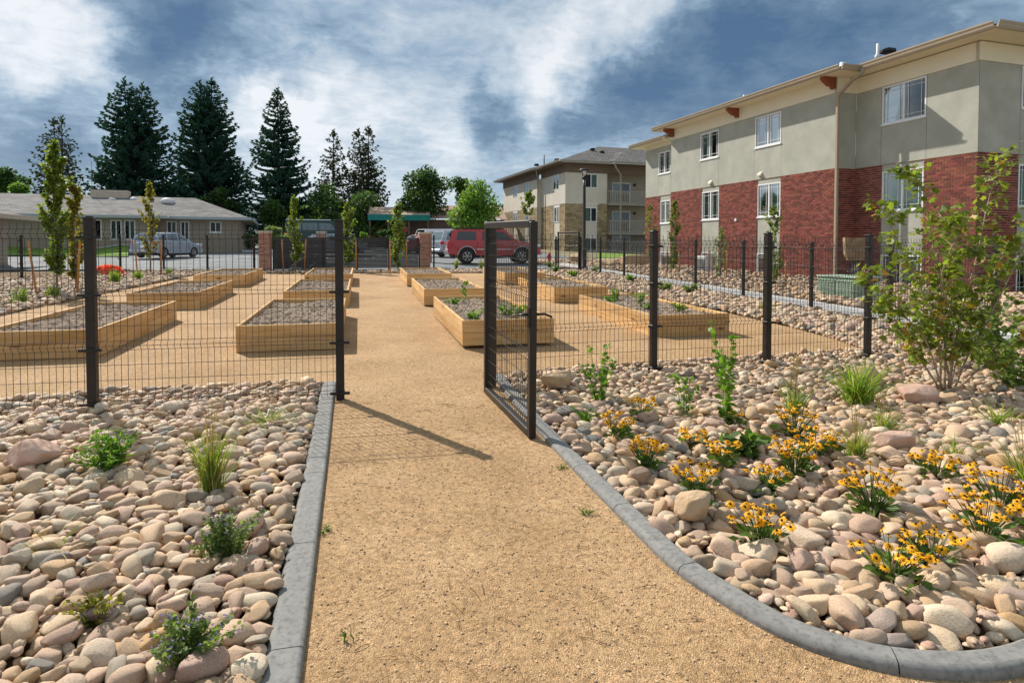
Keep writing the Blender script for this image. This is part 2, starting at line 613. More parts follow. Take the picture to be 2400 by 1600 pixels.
def wood_mat():
    """pine boards: grain runs along the board's own X"""
    m = bpy.data.materials.new('pine_board')
    m.use_nodes = True
    N = NT(m.node_tree)
    o = N.n('ShaderNodeOutputMaterial')
    p = N.n('ShaderNodeBsdfPrincipled')
    N.l(p.outputs[0], o.inputs[0])
    p.inputs['Roughness'].default_value = 0.7
    p.inputs['Specular IOR Level'].default_value = 0.25
    t = N.n('ShaderNodeTexCoord')
    oi = N.n('ShaderNodeObjectInfo')
    off = N.vmath('SCALE', (91.0, 23.0, 17.0))
    N.l(oi.outputs['Random'], off.inputs['Scale'])
    vv = N.vmath('ADD', t.outputs['Object'], off.outputs[0]).outputs[0]
    mp = N.n('ShaderNodeMapping')
    mp.inputs['Scale'].default_value = (0.9, 9, 14)
    N.l(vv, mp.inputs['Vector'])
    nz = N.n('ShaderNodeTexNoise')
    nz.inputs['Scale'].default_value = 2.2
    nz.inputs['Detail'].default_value = 6
    nz.inputs['Distortion'].default_value = 0.6
    N.l(mp.outputs[0], nz.inputs['Vector'])
    c = N.ramp(nz.outputs[0], [(0.25, (0.49, 0.27, 0.10)), (0.45, (0.61, 0.37, 0.155)), (0.6, (0.67, 0.44, 0.21)), (0.8, (0.57, 0.33, 0.13))])
    mp2 = N.n('ShaderNodeMapping')
    mp2.inputs['Scale'].default_value = (0.25, 1, 1.2)
    N.l(vv, mp2.inputs['Vector'])
    n2 = N.n('ShaderNodeTexNoise')
    n2.inputs['Scale'].default_value = 3
    N.l(mp2.outputs[0], n2.inputs['Vector'])
    c = N.mix(1.0, c, N.ramp(n2.outputs[0], [(0.3, (0.82, 0.78, 0.72)), (0.7, (1.12, 1.12, 1.1))]), 'MULTIPLY')
    mk = N.n('ShaderNodeMapping')
    mk.inputs['Scale'].default_value = (2.1, 5.0, 5.6)
    N.l(vv, mk.inputs['Vector'])
    vk = N.n('ShaderNodeTexVoronoi')
    vk.inputs['Scale'].default_value = 1.0
    N.l(mk.outputs[0], vk.inputs['Vector'])
    sc = N.n('ShaderNodeSeparateColor')
    N.l(vk.outputs['Color'], sc.inputs[0])
    kn = N.math('MULTIPLY', N.math('LESS_THAN', sc.outputs[0], 0.38), N.ramp(vk.outputs['Distance'], [(0.07, 1.0), (0.22, 0.0)]))
    c = N.mix(N.math('MULTIPLY', kn, 0.85), c, (0.13, 0.055, 0.02))
    hs = N.n('ShaderNodeHueSaturation')
    N.l(N.math('MULTIPLY_ADD', oi.outputs['Random'], 0.28, 0.86), hs.inputs['Value'])
    N.l(c, hs.inputs['Color'])
    N.l(hs.outputs[0], p.inputs['Base Color'])
    b = N.n('ShaderNodeBump')
    b.inputs['Strength'].default_value = 0.25
    b.inputs['Distance'].default_value = 0.004
    N.l(nz.outputs[0], b.inputs['Height'])
    N.l(b.outputs[0], p.inputs['Normal'])
    return m


def shingle_mat(name, ca, cb, row=0.14, width=0.32):
    """roof shingles too far away to tell apart: brick pattern along the slope"""
    m = bpy.data.materials.new(name)
    m.use_nodes = True
    N = NT(m.node_tree)
    o = N.n('ShaderNodeOutputMaterial')
    p = N.n('ShaderNodeBsdfPrincipled')
    N.l(p.outputs[0], o.inputs[0])
    p.inputs['Roughness'].default_value = 0.95
    p.inputs['Specular IOR Level'].default_value = 0.15
    t = N.n('ShaderNodeTexCoord')
    sp = N.n('ShaderNodeSeparateXYZ')
    N.l(t.outputs['Object'], sp.inputs[0])
    cb_ = N.n('ShaderNodeCombineXYZ')
    N.l(N.math('ADD', sp.outputs[0], N.math('MULTIPLY', sp.outputs[1], 0.7)), cb_.inputs[0])
    N.l(N.math('MULTIPLY', sp.outputs[2], 3.2), cb_.inputs[1])
    br = N.n('ShaderNodeTexBrick')
    br.inputs['Scale'].default_value = 1.0
    br.inputs['Color1'].default_value = (*ca, 1)
    br.inputs['Color2'].default_value = (*cb, 1)
    br.inputs['Mortar'].default_value = (*[q * 0.45 for q in ca], 1)
    br.inputs['Mortar Size'].default_value = 0.02
    br.inputs['Row Height'].default_value = row
    br.inputs['Brick Width'].default_value = width
    N.l(cb_.outputs[0], br.inputs['Vector'])
    nz = N.n('ShaderNodeTexNoise')
    nz.inputs['Scale'].default_value = 1.3
    nz.inputs['Detail'].default_value = 8
    N.l(t.outputs['Object'], nz.inputs['Vector'])
    c = N.mix(1.0, br.outputs['Color'], N.ramp(nz.outputs[0], [(0.3, (0.75, 0.75, 0.75)), (0.7, (1.2, 1.2, 1.2))]), 'MULTIPLY')
    N.l(c, p.inputs['Base Color'])
    return m


def glass_mat():
    m = bpy.data.materials.new('window_glass')
    m.use_nodes = True
    N = NT(m.node_tree)
    o = N.n('ShaderNodeOutputMaterial')
    tr = N.n('ShaderNodeBsdfTransparent')
    tr.inputs[0].default_value = (0.60, 0.74, 0.70, 1)
    gl = N.n('ShaderNodeBsdfGlossy')
    gl.inputs['Roughness'].default_value = 0.03
    fr = N.n('ShaderNodeFresnel')
    fr.inputs['IOR'].default_value = 1.5
    mx = N.n('ShaderNodeMixShader')
    N.l(N.math('MULTIPLY', fr.outputs[0], 0.6), mx.inputs[0])
    N.l(tr.outputs[0], mx.inputs[1])
    N.l(gl.outputs[0], mx.inputs[2])
    N.l(mx.outputs[0], o.inputs[0])
    return m


M = {}
M['gravel'] = gravel_mat()
M['stone'] = stone_mat('river_stone', False)
M['stone_many'] = stone_mat('river_stones_many', True)
M['wood'] = wood_mat()
M['bed_soil'] = pmat('bed_soil', (0.19, 0.138, 0.098), (0.46, 0.355, 0.265), 18, 0.95, 1.0, 45, 0.1, bdist=0.03, detail=8)
M['rock_soil'] = pmat('soil_under_rocks', (0.13, 0.085, 0.05), (0.26, 0.17, 0.10), 9, 0.95, 0.8, 50, 0.1, bdist=0.02)
M['ground'] = pmat('bare_ground', (0.22, 0.19, 0.12), (0.30, 0.26, 0.17), 0.4, 0.95, 0.4, 8, 0.1)
M['kerb'] = pmat('kerb_concrete', (0.200, 0.197, 0.184), (0.260, 0.254, 0.238), 14, 0.85, 0.35, 160, 0.25, detail=8, dirt=((0.105, 0.105, 0.098), 40, 0.7), bdist=0.003)
M['walk'] = pmat('walk_concrete', (0.44, 0.43, 0.41), (0.52, 0.51, 0.49), 6, 0.85, 0.2, 120, 0.2, detail=8)
M['asphalt'] = pmat('asphalt', (0.16, 0.175, 0.18), (0.22, 0.24, 0.245), 2.2, 0.85, 0.3, 70, 0.25, detail=8, dirt=((0.11, 0.115, 0.12), 0.7, 0.6))
M['paint'] = pmat('road_paint', (0.75, 0.76, 0.74), (0.6, 0.61, 0.6), 8, 0.7)
M['lawn'] = pmat('lawn', (0.14, 0.25, 0.04), (0.22, 0.34, 0.06), 3, 0.9, 0.6, 30, 0.1)
M['metal'] = pmat('black_powder_coat', (0.012, 0.010, 0.009), (0.026, 0.020, 0.016), 3, 0.42, 0.05, 200, 0.4)
M['wire'] = pmat('black_wire', (0.02, 0.018, 0.017), None, rough=0.28, spec=0.6)
M['stucco'] = pmat('grey_stucco', (0.370, 0.372, 0.312), (0.455, 0.455, 0.388), 1.1, 0.9, 0.5, 55, 0.2, detail=9, bdist=0.006, dirt=((0.33, 0.33, 0.28), 1.6, 0.6))
M['cream'] = pmat('cream_trim', (0.76, 0.70, 0.53), (0.80, 0.74, 0.57), 2, 0.75, 0.1, 60, 0.2)
M['gutter'] = pmat('tan_gutter', (0.34, 0.27, 0.19), (0.37, 0.30, 0.21), 2, 0.45, 0, 1, 0.4)
M['red_brick'] = pmat('red_brick', (0.170, 0.045, 0.032), (0.245, 0.074, 0.050), 22, 0.85, 0.5, 90, 0.2, island=0.46, bdist=0.004)
M['red_brick_one'] = pmat('red_brick_single', (0.170, 0.045, 0.032), (0.245, 0.074, 0.050), 22, 0.85, 0.5, 90, 0.2, rand=0.46, bdist=0.004)
M['mortar'] = pmat('mortar', (0.46, 0.36, 0.31), (0.54, 0.44, 0.38), 20, 0.95, 0.4, 120, 0.1)
M['tan_brick'] = pmat('tan_brick', (0.26, 0.20, 0.115), (0.36, 0.28, 0.17), 7, 0.9, 0.4, 40, 0.15, island=0.35)
M['tan_mortar'] = pmat('tan_mortar', (0.24, 0.20, 0.14), (0.30, 0.25, 0.18), 9, 0.95)
M['column_brick'] = pmat('column_brick', (0.36, 0.175, 0.13), (0.47, 0.27, 0.20), 12, 0.9, 0.3, 80, 0.15, island=0.3)
M['white_trim'] = pmat('white_vinyl', (0.76, 0.77, 0.76), (0.80, 0.80, 0.79), 5, 0.45, 0, 1, 0.4)
M['glass'] = glass_mat()
M['curtain'] = pmat('pale_curtain', (0.36, 0.40, 0.36), (0.46, 0.49, 0.45), 3, 0.9)
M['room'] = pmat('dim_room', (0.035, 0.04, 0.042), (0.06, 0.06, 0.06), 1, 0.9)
M['bracket'] = pmat('stained_bracket', (0.20, 0.052, 0.025), (0.27, 0.08, 0.04), 8, 0.6, 0.2, 40)
M['dark_shingle'] = shingle_mat('dark_roof_shingle', (0.10, 0.10, 0.10), (0.16, 0.155, 0.15))
M['grey_shingle'] = shingle_mat('grey_roof_shingle', (0.12, 0.115, 0.11), (0.21, 0.20, 0.19))
M['house_shingle'] = shingle_mat('pale_roof_shingle', (0.165, 0.155, 0.15), (0.26, 0.25, 0.24), 0.2, 0.5)
M['pale_stucco'] = pmat('pale_stucco', (0.55, 0.50, 0.42), (0.62, 0.57, 0.49), 1.0, 0.9, 0.4, 50, 0.2, detail=8)
M['brown_trim'] = pmat('brown_frieze', (0.15, 0.105, 0.075), (0.18, 0.13, 0.095), 3, 0.8)
M['balcony'] = pmat('balcony_paint', (0.30, 0.27, 0.22), (0.34, 0.31, 0.25), 3, 0.7)
M['siding'] = pmat('tan_siding', (0.36, 0.295, 0.22), (0.41, 0.34, 0.255), 2, 0.8, 0.2, 30)
M['house_gutter'] = pmat('blue_grey_gutter', (0.42, 0.46, 0.48), (0.46, 0.50, 0.52), 2, 0.5)
M['stake'] = pmat('wood_stake', (0.46, 0.20, 0.06), (0.58, 0.28, 0.10), 9, 0.75, 0.3, 60, stretch=(6, 6, 0.6))
M['bark'] = pmat('grey_bark', (0.20, 0.17, 0.135), (0.34, 0.30, 0.25), 12, 0.9, 0.7, 40, stretch=(1, 1, 0.3))
M['maple_bark'] = pmat('maple_bark', (0.30, 0.21, 0.14), (0.44, 0.34, 0.25), 12, 0.85, 0.5, 40)
M['dark_bark'] = pmat('spruce_bark', (0.05, 0.035, 0.03), (0.10, 0.075, 0.06), 6, 0.95, 0.8, 30)
M['spruce'] = pmat('spruce_needles', (0.024, 0.072, 0.048), (0.050, 0.120, 0.080), 0.6, 0.75, island=0.5, spec=0.2, trans=0.18)
M['spruce_thin'] = pmat('olive_spruce_needles', (0.050, 0.070, 0.034), (0.085, 0.105, 0.050), 0.6, 0.8, island=0.45, spec=0.2, trans=0.18)
M['leaf_dark'] = pmat('dark_leaf', (0.042, 0.092, 0.022), (0.075, 0.145, 0.034), 0.8, 0.6, island=0.5, trans=0.38)
M['leaf_bright'] = pmat('bright_leaf', (0.12, 0.23, 0.035), (0.18, 0.30, 0.06), 0.8, 0.5, island=0.4, trans=0.52)
M['leaf_aspen'] = pmat('aspen_leaf', (0.11, 0.175, 0.028), (0.19, 0.235, 0.042), 2.2, 0.5, island=0.5, trans=0.52)
M['leaf_aspen_y'] = pmat('yellowing_aspen_leaf', (0.17, 0.18, 0.028), (0.27, 0.22, 0.038), 2.2, 0.5, island=0.5, trans=0.52)
M['leaf_maple'] = pmat('maple_leaf', (0.15, 0.22, 0.034), (0.24, 0.285, 0.05), 2.5, 0.42, island=0.45, trans=0.52)
M['leaf_maple_one'] = pmat('maple_leaf_single', (0.15, 0.22, 0.034), (0.24, 0.285, 0.05), 2.5, 0.42, rand=0.45, trans=0.52)
M['leaf_gold'] = pmat('turning_maple_leaf', (0.36, 0.20, 0.03), (0.42, 0.27, 0.05), 3, 0.45, island=0.35, trans=0.35)
M['leaf_herb'] = pmat('herb_leaf', (0.11, 0.22, 0.028), (0.17, 0.30, 0.045), 9, 0.45, island=0.35, trans=0.52)
M['leaf_grey'] = pmat('grey_green_leaf', (0.15, 0.22, 0.075), (0.22, 0.29, 0.11), 9, 0.6, island=0.35, trans=0.52)
M['leaf_rud'] = pmat('coneflower_leaf', (0.075, 0.14, 0.028), (0.12, 0.20, 0.042), 9, 0.5, island=0.35, trans=0.4)
M['grass'] = pmat('grass_blade', (0.16, 0.26, 0.035), (0.26, 0.35, 0.055), 6, 0.45, island=0.4, trans=0.5)
M['grass_dry'] = pmat('dry_grass_blade', (0.34, 0.26, 0.09), (0.44, 0.34, 0.14), 6, 0.55, island=0.4, trans=0.3)
M['petal'] = pmat('golden_petal', (0.82, 0.38, 0.004), (0.86, 0.46, 0.008), 30, 0.5, rand=0.12, trans=0.25)
M['cone'] = pmat('dark_flower_cone', (0.022, 0.010, 0.006), (0.05, 0.022, 0.012), 90, 0.9)
M['lilac'] = pmat('lilac_flower', (0.30, 0.24, 0.52), (0.36, 0.30, 0.58), 20, 0.6)
M['red_flower'] = pmat('red_orange_flower', (0.80, 0.11, 0.06), (0.85, 0.20, 0.12), 30, 0.5, island=0.25, trans=0.2)
M['twig'] = pmat('dry_twig', (0.22, 0.12, 0.055), (0.36, 0.22, 0.10), 20, 0.85, island=0.4)
M['rubber'] = pmat('tyre_rubber', (0.018, 0.018, 0.018), (0.03, 0.03, 0.03), 20, 0.8)
M['rim'] = pmat('alloy_rim', (0.60, 0.60, 0.60), None, rough=0.3, metallic=0.8)
M['chrome'] = pmat('bright_trim', (0.62, 0.62, 0.62), None, rough=0.18, metallic=0.9)
M['car_glass'] = pmat('car_glass', (0.012, 0.016, 0.018), None, rough=0.05, spec=0.9)
M['car_glass_pale'] = pmat('pale_car_glass', (0.10, 0.14, 0.15), None, rough=0.05, spec=1.0)
M['red_paint'] = pmat('red_car_paint', (0.50, 0.018, 0.022), (0.46, 0.014, 0.02), 1, 0.35, spec=0.5, coat=0.7)
M['silver_paint'] = pmat('silver_car_paint', (0.42, 0.46, 0.52), None, rough=0.35, metallic=0.35, coat=0.7)
M['white_paint'] = pmat('white_car_paint', (0.72, 0.74, 0.75), None, rough=0.3, coat=0.6)
M['navy_paint'] = pmat('navy_car_paint', (0.018, 0.022, 0.05), None, rough=0.3, coat=0.7)
M['green_paint'] = pmat('dark_green_van_paint', (0.012, 0.055, 0.042), None, rough=0.4, coat=0.4)
M['tail'] = pmat('red_lamp_lens', (0.55, 0.02, 0.03), None, rough=0.2, spec=0.6)
M['head'] = pmat('clear_lamp_lens', (0.65, 0.68, 0.68), None, rough=0.12, spec=0.8)
M['amber'] = pmat('amber_lens', (0.75, 0.25, 0.03), None, rough=0.2)
M['black_plastic'] = pmat('black_plastic', (0.02, 0.02, 0.02), None, rough=0.6)
M['slat'] = pmat('dark_slat', (0.030, 0.030, 0.034), (0.05, 0.05, 0.055), 2, 0.55, rand=0.25, spec=0.4)
M['cap'] = pmat('column_cap', (0.52, 0.42, 0.32), (0.60, 0.50, 0.40), 6, 0.85, 0.3, 50)
M['ac_green'] = pmat('pale_green_metal', (0.30, 0.40, 0.30), (0.36, 0.46, 0.36), 4, 0.5)
M['ac_white'] = pmat('white_metal_case', (0.66, 0.67, 0.66), (0.72, 0.72, 0.70), 4, 0.5)
M['rust_box'] = pmat('weathered_tan_metal', (0.36, 0.27, 0.15), (0.20, 0.12, 0.06), 5, 0.7, 0.3, 30, detail=8)
M['pipe'] = pmat('grey_pipe', (0.14, 0.15, 0.155), None, rough=0.5, metallic=0.4)
M['white_pipe'] = pmat('white_vent_pipe', (0.68, 0.66, 0.66), None, rough=0.5)
M['teal'] = pmat('teal_fascia', (0.012, 0.20, 0.17), (0.016, 0.24, 0.20), 3, 0.6)
M['tan_roof'] = pmat('pinkish_tan_roof', (0.42, 0.29, 0.22), (0.48, 0.34, 0.26), 5, 0.9)
M['brown_wall'] = pmat('brown_brick_wall', (0.13, 0.085, 0.065), (0.17, 0.115, 0.09), 5, 0.9)
M['sandstone'] = pmat('sandstone', (0.42, 0.29, 0.17), (0.56, 0.41, 0.26), 4, 0.9, 0.8, 14, 0.15, bdist=0.03, detail=8, dirt=((0.34, 0.26, 0.18), 7, 0.6))
M['pink_rock'] = pmat('pink_rock', (0.46, 0.29, 0.22), (0.58, 0.40, 0.31), 5, 0.85, 0.6, 16, 0.2, bdist=0.02, detail=8)
M['hill'] = pmat('distant_hill', (0.045, 0.085, 0.075), (0.06, 0.10, 0.085), 0.01, 0.95)
M['hydrant_red'] = pmat('hydrant_red', (0.40, 0.06, 0.045), None, rough=0.45)
M['strap'] = pmat('white_strap', (0.7, 0.7, 0.68), None, rough=0.7)
M['ribbon'] = pmat('red_white_ribbon', (0.6, 0.08, 0.05), None, rough=0.6)
# ================================================================== ground, paths, kerbs


def sheet(name, poly, mat, off, kind='structure', res=None, bumpy=0.0, bscale=1.0):
    """a sheet that follows the terrain; poly is a list of (x, y)"""
    bm = bmesh.new()
    vs = [bm.verts.new((p[0], p[1], 0)) for p in poly]
    bm.faces.new(vs)
    cuts = [(k, 0) for k in KX] + [(k, 1) for k in KY]
    xs, ys = [p[0] for p in poly], [p[1] for p in poly]
    if res:
        cuts += [(min(xs) + res * i, 0) for i in range(1, int((max(xs) - min(xs)) / res) + 1)]
        cuts += [(min(ys) + res * i, 1) for i in range(1, int((max(ys) - min(ys)) / res) + 1)]
    for k, ax in cuts:
        co = (k, 0, 0) if ax == 0 else (0, k, 0)
        no = (1, 0, 0) if ax == 0 else (0, 1, 0)
        bmesh.ops.bisect_plane(bm, geom=bm.verts[:] + bm.edges[:] + bm.faces[:], plane_co=co, plane_no=no, dist=1e-5)
    for v_ in bm.verts:
        h = bumpy * noise.noise(Vector((v_.co.x * bscale, v_.co.y * bscale, 3.3))) if bumpy else 0
        v_.co.z = G(v_.co.x, v_.co.y) + off + h
    bmesh.ops.recalc_face_normals(bm, faces=bm.faces[:])
    if sum(f.normal.z for f in bm.faces) < 0:
        bmesh.ops.reverse_faces(bm, faces=bm.faces[:])
    me = bpy.data.meshes.new(name)
    bm.to_mesh(me)
    bm.free()
    me.materials.append(mat)
    return link(name, me, kind=kind)


sheet('ground', [(-900, -60), (900, -60), (900, 1500), (-900, 1500)], M['ground'], -0.09)

GARDEN = [(-0.27, 0.2), (-0.25, 4.36), (-0.28, 7.08), (-0.42, 7.10), (-1.53, 7.14), (-2.52, 7.15), (-3.4, 7.0), (-6.6, 6.8), (-6.75, 9.0),
          (-6.72, 14.8), (-6.5, 18.0), (-6.25, 22.0), (-6.05, 25.3), (-3.7, 26.0), (0.0, 25.8), (3.6, 25.55), (6.4, 25.4),
          (7.05, 24.3), (7.28, 21.8), (7.25, 17.8), (7.4, 15.9), (7.65, 12.1), (7.6, 9.8), (7.45, 8.6), (7.2, 7.75), (6.1, 7.56),
          (5.2, 7.46), (3.55, 7.27), (2.44, 7.15), (1.55, 6.92), (1.5, 5.3), (1.53, 3.9), (1.56, 3.2), (1.60, 2.6), (1.75, 2.15), (2.1, 1.9), (2.45, 1.87), (2.68, 1.91), (3.0, 2.06), (3.6, 2.45), (4.6, 3.0), (4.6, 0.2)]
sheet('gravel_path', GARDEN, M['gravel'], 0.0)


def sheet_multi(name, poly, mat, off):
    return sheet(name, poly, mat, off)


sheet('rock_bed_soil', [(-16, 0.3), (-0.42, 0.3), (-0.42, 7.3), (-6.5, 7.4), (-6.5, 29), (-16, 29)], M['rock_soil'], -0.03)
sheet('rock_bed_soil', [(1.52, 2.6), (1.9, 2.1), (2.4, 1.9), (2.7, 1.95), (3.0, 2.1), (3.6, 2.5), (4.6, 3.0), (9.8, 3.0), (9.8, 27.6), (-6.5, 27.6), (-6.5, 24.8), (6.3, 24.8), (7, 8.2), (1.5, 7.2)], M['rock_soil'], -0.035)
sheet('rock_bed_soil', [(10.85, 2.0), (26, 2.0), (26, 34), (10.85, 34)], M['rock_soil'], -0.03)

# concrete walk beside the right fence, poured in bays
walk = bpy.data.objects.new('concrete_walk', None)
COL.objects.link(walk)
walk['kind'] = 'structure'
yy = 3.0
while yy < 31:
    mb = MB()
    y0, y1 = yy, yy + 1.53
    x0, x1 = 9.86, 10.84
    pts = [(x0, y0), (x1, y0), (x1, y1), (x0, y1)]
    vs = [(x, y, G(x, y) + 0.05) for x, y in pts] + [(x, y, G(x, y) - 0.06) for x, y in pts]
    mb.add(vs, [(0, 1, 2, 3), (0, 4, 5, 1), (1, 5, 6, 2), (2, 6, 7, 3), (3, 7, 4, 0)])
    mb.build('slab', M['walk'], walk)
    yy += 1.54

# parking lot, lawn
sheet('parking_lot', [(-60, 30.6), (-9.8, 30.6), (-9.2, 29.6), (-4.2, 28.9), (14, 29.4), (14, 120), (-60, 120)], M['asphalt'], -0.03)
for i in range(7):
    x0 = -11.0 + i * 2.75
    if -9 < x0 < 6.5 and i in (2, 3, 4):
        pass
    sheet('parking_line', [(x0, 38.0), (x0 + 0.11, 38.0), (x0 + 1.4, 43.0), (x0 + 1.29, 43.0)], M['paint'], -0.026)

# ------------------------------------------------------------------ concrete kerbs, cast in lengths


def kerb(left, right, joints, h):
    """left and right edges as equal lists of (x,y); one segment object between joints"""
    k = bpy.data.objects.new('concrete_kerb', None)
    COL.objects.link(k)
    k['kind'] = 'structure'
    for a, b in zip(joints[:-1], joints[1:]):
        mb = MB()
        L, Rr = left[a:b + 1], right[a:b + 1]
        n = len(L)
        sec = []
        for i, (l, r) in enumerate(zip(L, Rr)):
            l, r = Vector((*l, 0)), Vector((*r, 0))
            d = (r - l).normalized()
            e = 0.0
            row = []
            for (p, q) in ((l, -0.08), (l, h - 0.02), (l + d * 0.006, h - 0.006 - e), (l + d * 0.02, h - e), (r - d * 0.035, h - e), (r - d * 0.014, h - 0.008 - e), (r - d * 0.003, h - 0.028), (r, -0.08)):
                row.append((p.x, p.y, G(p.x, p.y) + q))
            sec.append(row)
        # pull the ends 3 mm in so the joint is an open groove
        for e, o in ((0, 1), (n - 1, n - 2)):
            for j in range(8):
                p, q = Vector(sec[e][j]), Vector(sec[o][j])
                sec[e][j] = tuple(p + (q - p).normalized() * 0.0028)
        vs = [p for r in sec for p in r]
        side = []
        for i in range(n - 1):
            for j in range(7):
                side.append((i * 8 + j, i * 8 + j + 1, i * 8 + 8 + j + 1, i * 8 + 8 + j))
        mb.add(vs, side, 0, False)
        mb.s = [((q % 7) in (1, 2, 4, 5)) for q in range(len(side))]
        mb.add(sec[0], [tuple(range(7, -1, -1))])
        mb.add(sec[-1], [tuple(range(8))])
        o = mb.build('kerb_segment', M['kerb'], k)
        o.data.update()
    return k


def smooth_path(pts, step=0.12):
    """Catmull-Rom through the points"""
    P = [Vector(p) for p in pts]
    P = [P[0] * 2 - P[1]] + P + [P[-1] * 2 - P[-2]]
    outp = []
    for i in range(1, len(P) - 2):
        n = max(1, int((P[i + 1] - P[i]).length / step))
        for k in range(n):
            t = k / n
            a, b, c, d = P[i - 1], P[i], P[i + 1], P[i + 2]
            outp.append(0.5 * ((2 * b) + (c - a) * t + (2 * a - 5 * b + 4 * c - d) * t * t + (3 * b - a - 3 * c + d) * t ** 3))
    outp.append(P[-2])
    return outp


ctl = [(-0.348, 7.07), (-0.346, 6.2), (-0.331, 5.2), (-0.322, 4.4), (-0.313, 3.41), (-0.305, 2.55), (-0.302, 1.65), (-0.30, 0.8)]
cl = smooth_path([(x, y, 0) for x, y in ctl], 0.15)
lf, rt = [], []
for i, p in enumerate(cl):
    t = (cl[min(i + 1, len(cl) - 1)] - cl[max(i - 1, 0)]).normalized()
    nrm = Vector((t.y, -t.x, 0))
    lf.append((p - nrm * 0.077).to_2d())
    rt.append((p + nrm * 0.075).to_2d())
ys_ = [p[1] for p in rt]


def near_idx(yv):
    return min(range(len(ys_)), key=lambda i: abs(ys_[i] - yv))


kerb(lf, rt, [0, near_idx(6.21), near_idx(4.37), near_idx(3.42), near_idx(2.55), near_idx(1.4), len(cl) - 1], 0.036)
# the right kerb curls round the end of its bed; listed so that the path lies on its right-hand side
ctr = [(4.6, 3.0), (3.6, 2.45), (3.0, 2.06), (2.68, 1.91), (2.44, 1.868), (2.19, 1.895), (1.93, 2.01), (1.72, 2.23), (1.60, 2.55), (1.535, 2.85), (1.51, 3.46), (1.49, 4.12), (1.475, 5.05), (1.49, 6.1), (1.51, 7.02)]
cr = smooth_path([(x, y, 0) for x, y in ctr], 0.07)
lf2, rt2 = [], []
for i, p in enumerate(cr):
    t = (cr[min(i + 1, len(cr) - 1)] - cr[max(i - 1, 0)]).normalized()
    nrm = Vector((t.y, -t.x, 0))
    lf2.append((p + nrm * 0.062).to_2d())
    rt2.append((p - nrm * 0.062).to_2d())


def near2(x, y):
    return min(range(len(cr)), key=lambda i: (cr[i].x - x) ** 2 + (cr[i].y - y) ** 2)


kerb(lf2, rt2, [0, near2(3.0, 2.06), near2(2.0, 1.96), near2(1.55, 2.75), near2(1.5, 3.44), near2(1.48, 4.12), near2(1.475, 5.4), len(cr) - 1], 0.045)

# ================================================================== river stones


def ico(sub):
    bm = bmesh.new()
    bmesh.ops.create_icosphere(bm, subdivisions=sub, radius=1.0)
    bm.verts.index_update()
    V = np.array([v_.co[:] for v_ in bm.verts])
    Fc = np.array([[v_.index for v_ in f.verts] for f in bm.faces])
    bm.free()
    return V, Fc


def stone_shape(V, seed, angular=0.0):
    r_ = np.random.RandomState(seed)
    o1 = Vector(r_.uniform(-50, 50, 3))
    outv = V.copy()
    pw = r_.uniform(0.80, 1.0)
    for i, p in enumerate(V):
        p = np.sign(p) * np.abs(p) ** pw
        q = Vector(p)
        d = 1 + 0.20 * noise.noise(q * 0.9 + o1) + 0.12 * noise.noise(q * 1.9 + o1) + 0.05 * noise.noise(q * 4.0 + o1)
        outv[i] = p * d
    # a few flattened faces, as on broken cobbles
    for k in range(r_.randint(2, 7) + int(angular * 7)):
        nn = r_.normal(size=3)
        nn /= np.linalg.norm(nn)
        lim = r_.uniform(0.62, 0.86)
        dd = outv @ nn
        over = np.maximum(dd - lim, 0)
        outv -= np.outer(over * 0.94, nn)
    return outv


SHAPES = {}
for sub in (1, 2, 3):
    V, Fc = ico(sub)
    SHAPES[sub] = ([stone_shape(V, 100 + k, angular=(k % 3 == 0) * 1.0) for k in range(12)], Fc)


def rot_np(rx, ry, rz):
    cx, sx, cy, sy, cz, sz = math.cos(rx), math.sin(rx), math.cos(ry), math.sin(ry), math.cos(rz), math.sin(rz)
    Rx = np.array([[1, 0, 0], [0, cx, -sx], [0, sx, cx]])
    Ry = np.array([[cy, 0, sy], [0, 1, 0], [-sy, 0, cy]])
    Rz = np.array([[cz, -sz, 0], [sz, cz, 0], [0, 0, 1]])
    return Rz @ Ry @ Rx


def inpoly(pts, poly):
    x, y = pts[:, 0], pts[:, 1]
    ins = np.zeros(len(pts), bool)
    n = len(poly)
    for i in range(n):
        x1, y1 = poly[i]
        x2, y2 = poly[(i + 1) % n]
        c = ((y1 > y) != (y2 > y)) & (x < (x2 - x1) * (y - y1) / (y2 - y1 + 1e-12) + x1)
        ins ^= c
    return ins


def edge_dist(pts, poly):
    best = np.full(len(pts), 1e9)
    n = len(poly)
    for i in range(n):
        a, b = np.array(poly[i]), np.array(poly[(i + 1) % n])
        ab = b - a
        t = np.clip(((pts - a) @ ab) / (ab @ ab), 0, 1)
        best = np.minimum(best, np.linalg.norm(pts - (a + t[:, None] * ab), axis=1))
    return best


def cam_frame(x, y, z):
    c, s, cp, sp = math.cos(YAW), math.sin(YAW), math.cos(PITCH), math.sin(PITCH)
    xr, d, zz = x * c - y * s, x * s + y * c, z - EYE
    dep = d * cp - zz * sp
    up = d * sp + zz * cp
    return 1200 + F * xr / dep, HY + F * math.tan(PITCH) - F * up / dep, dep


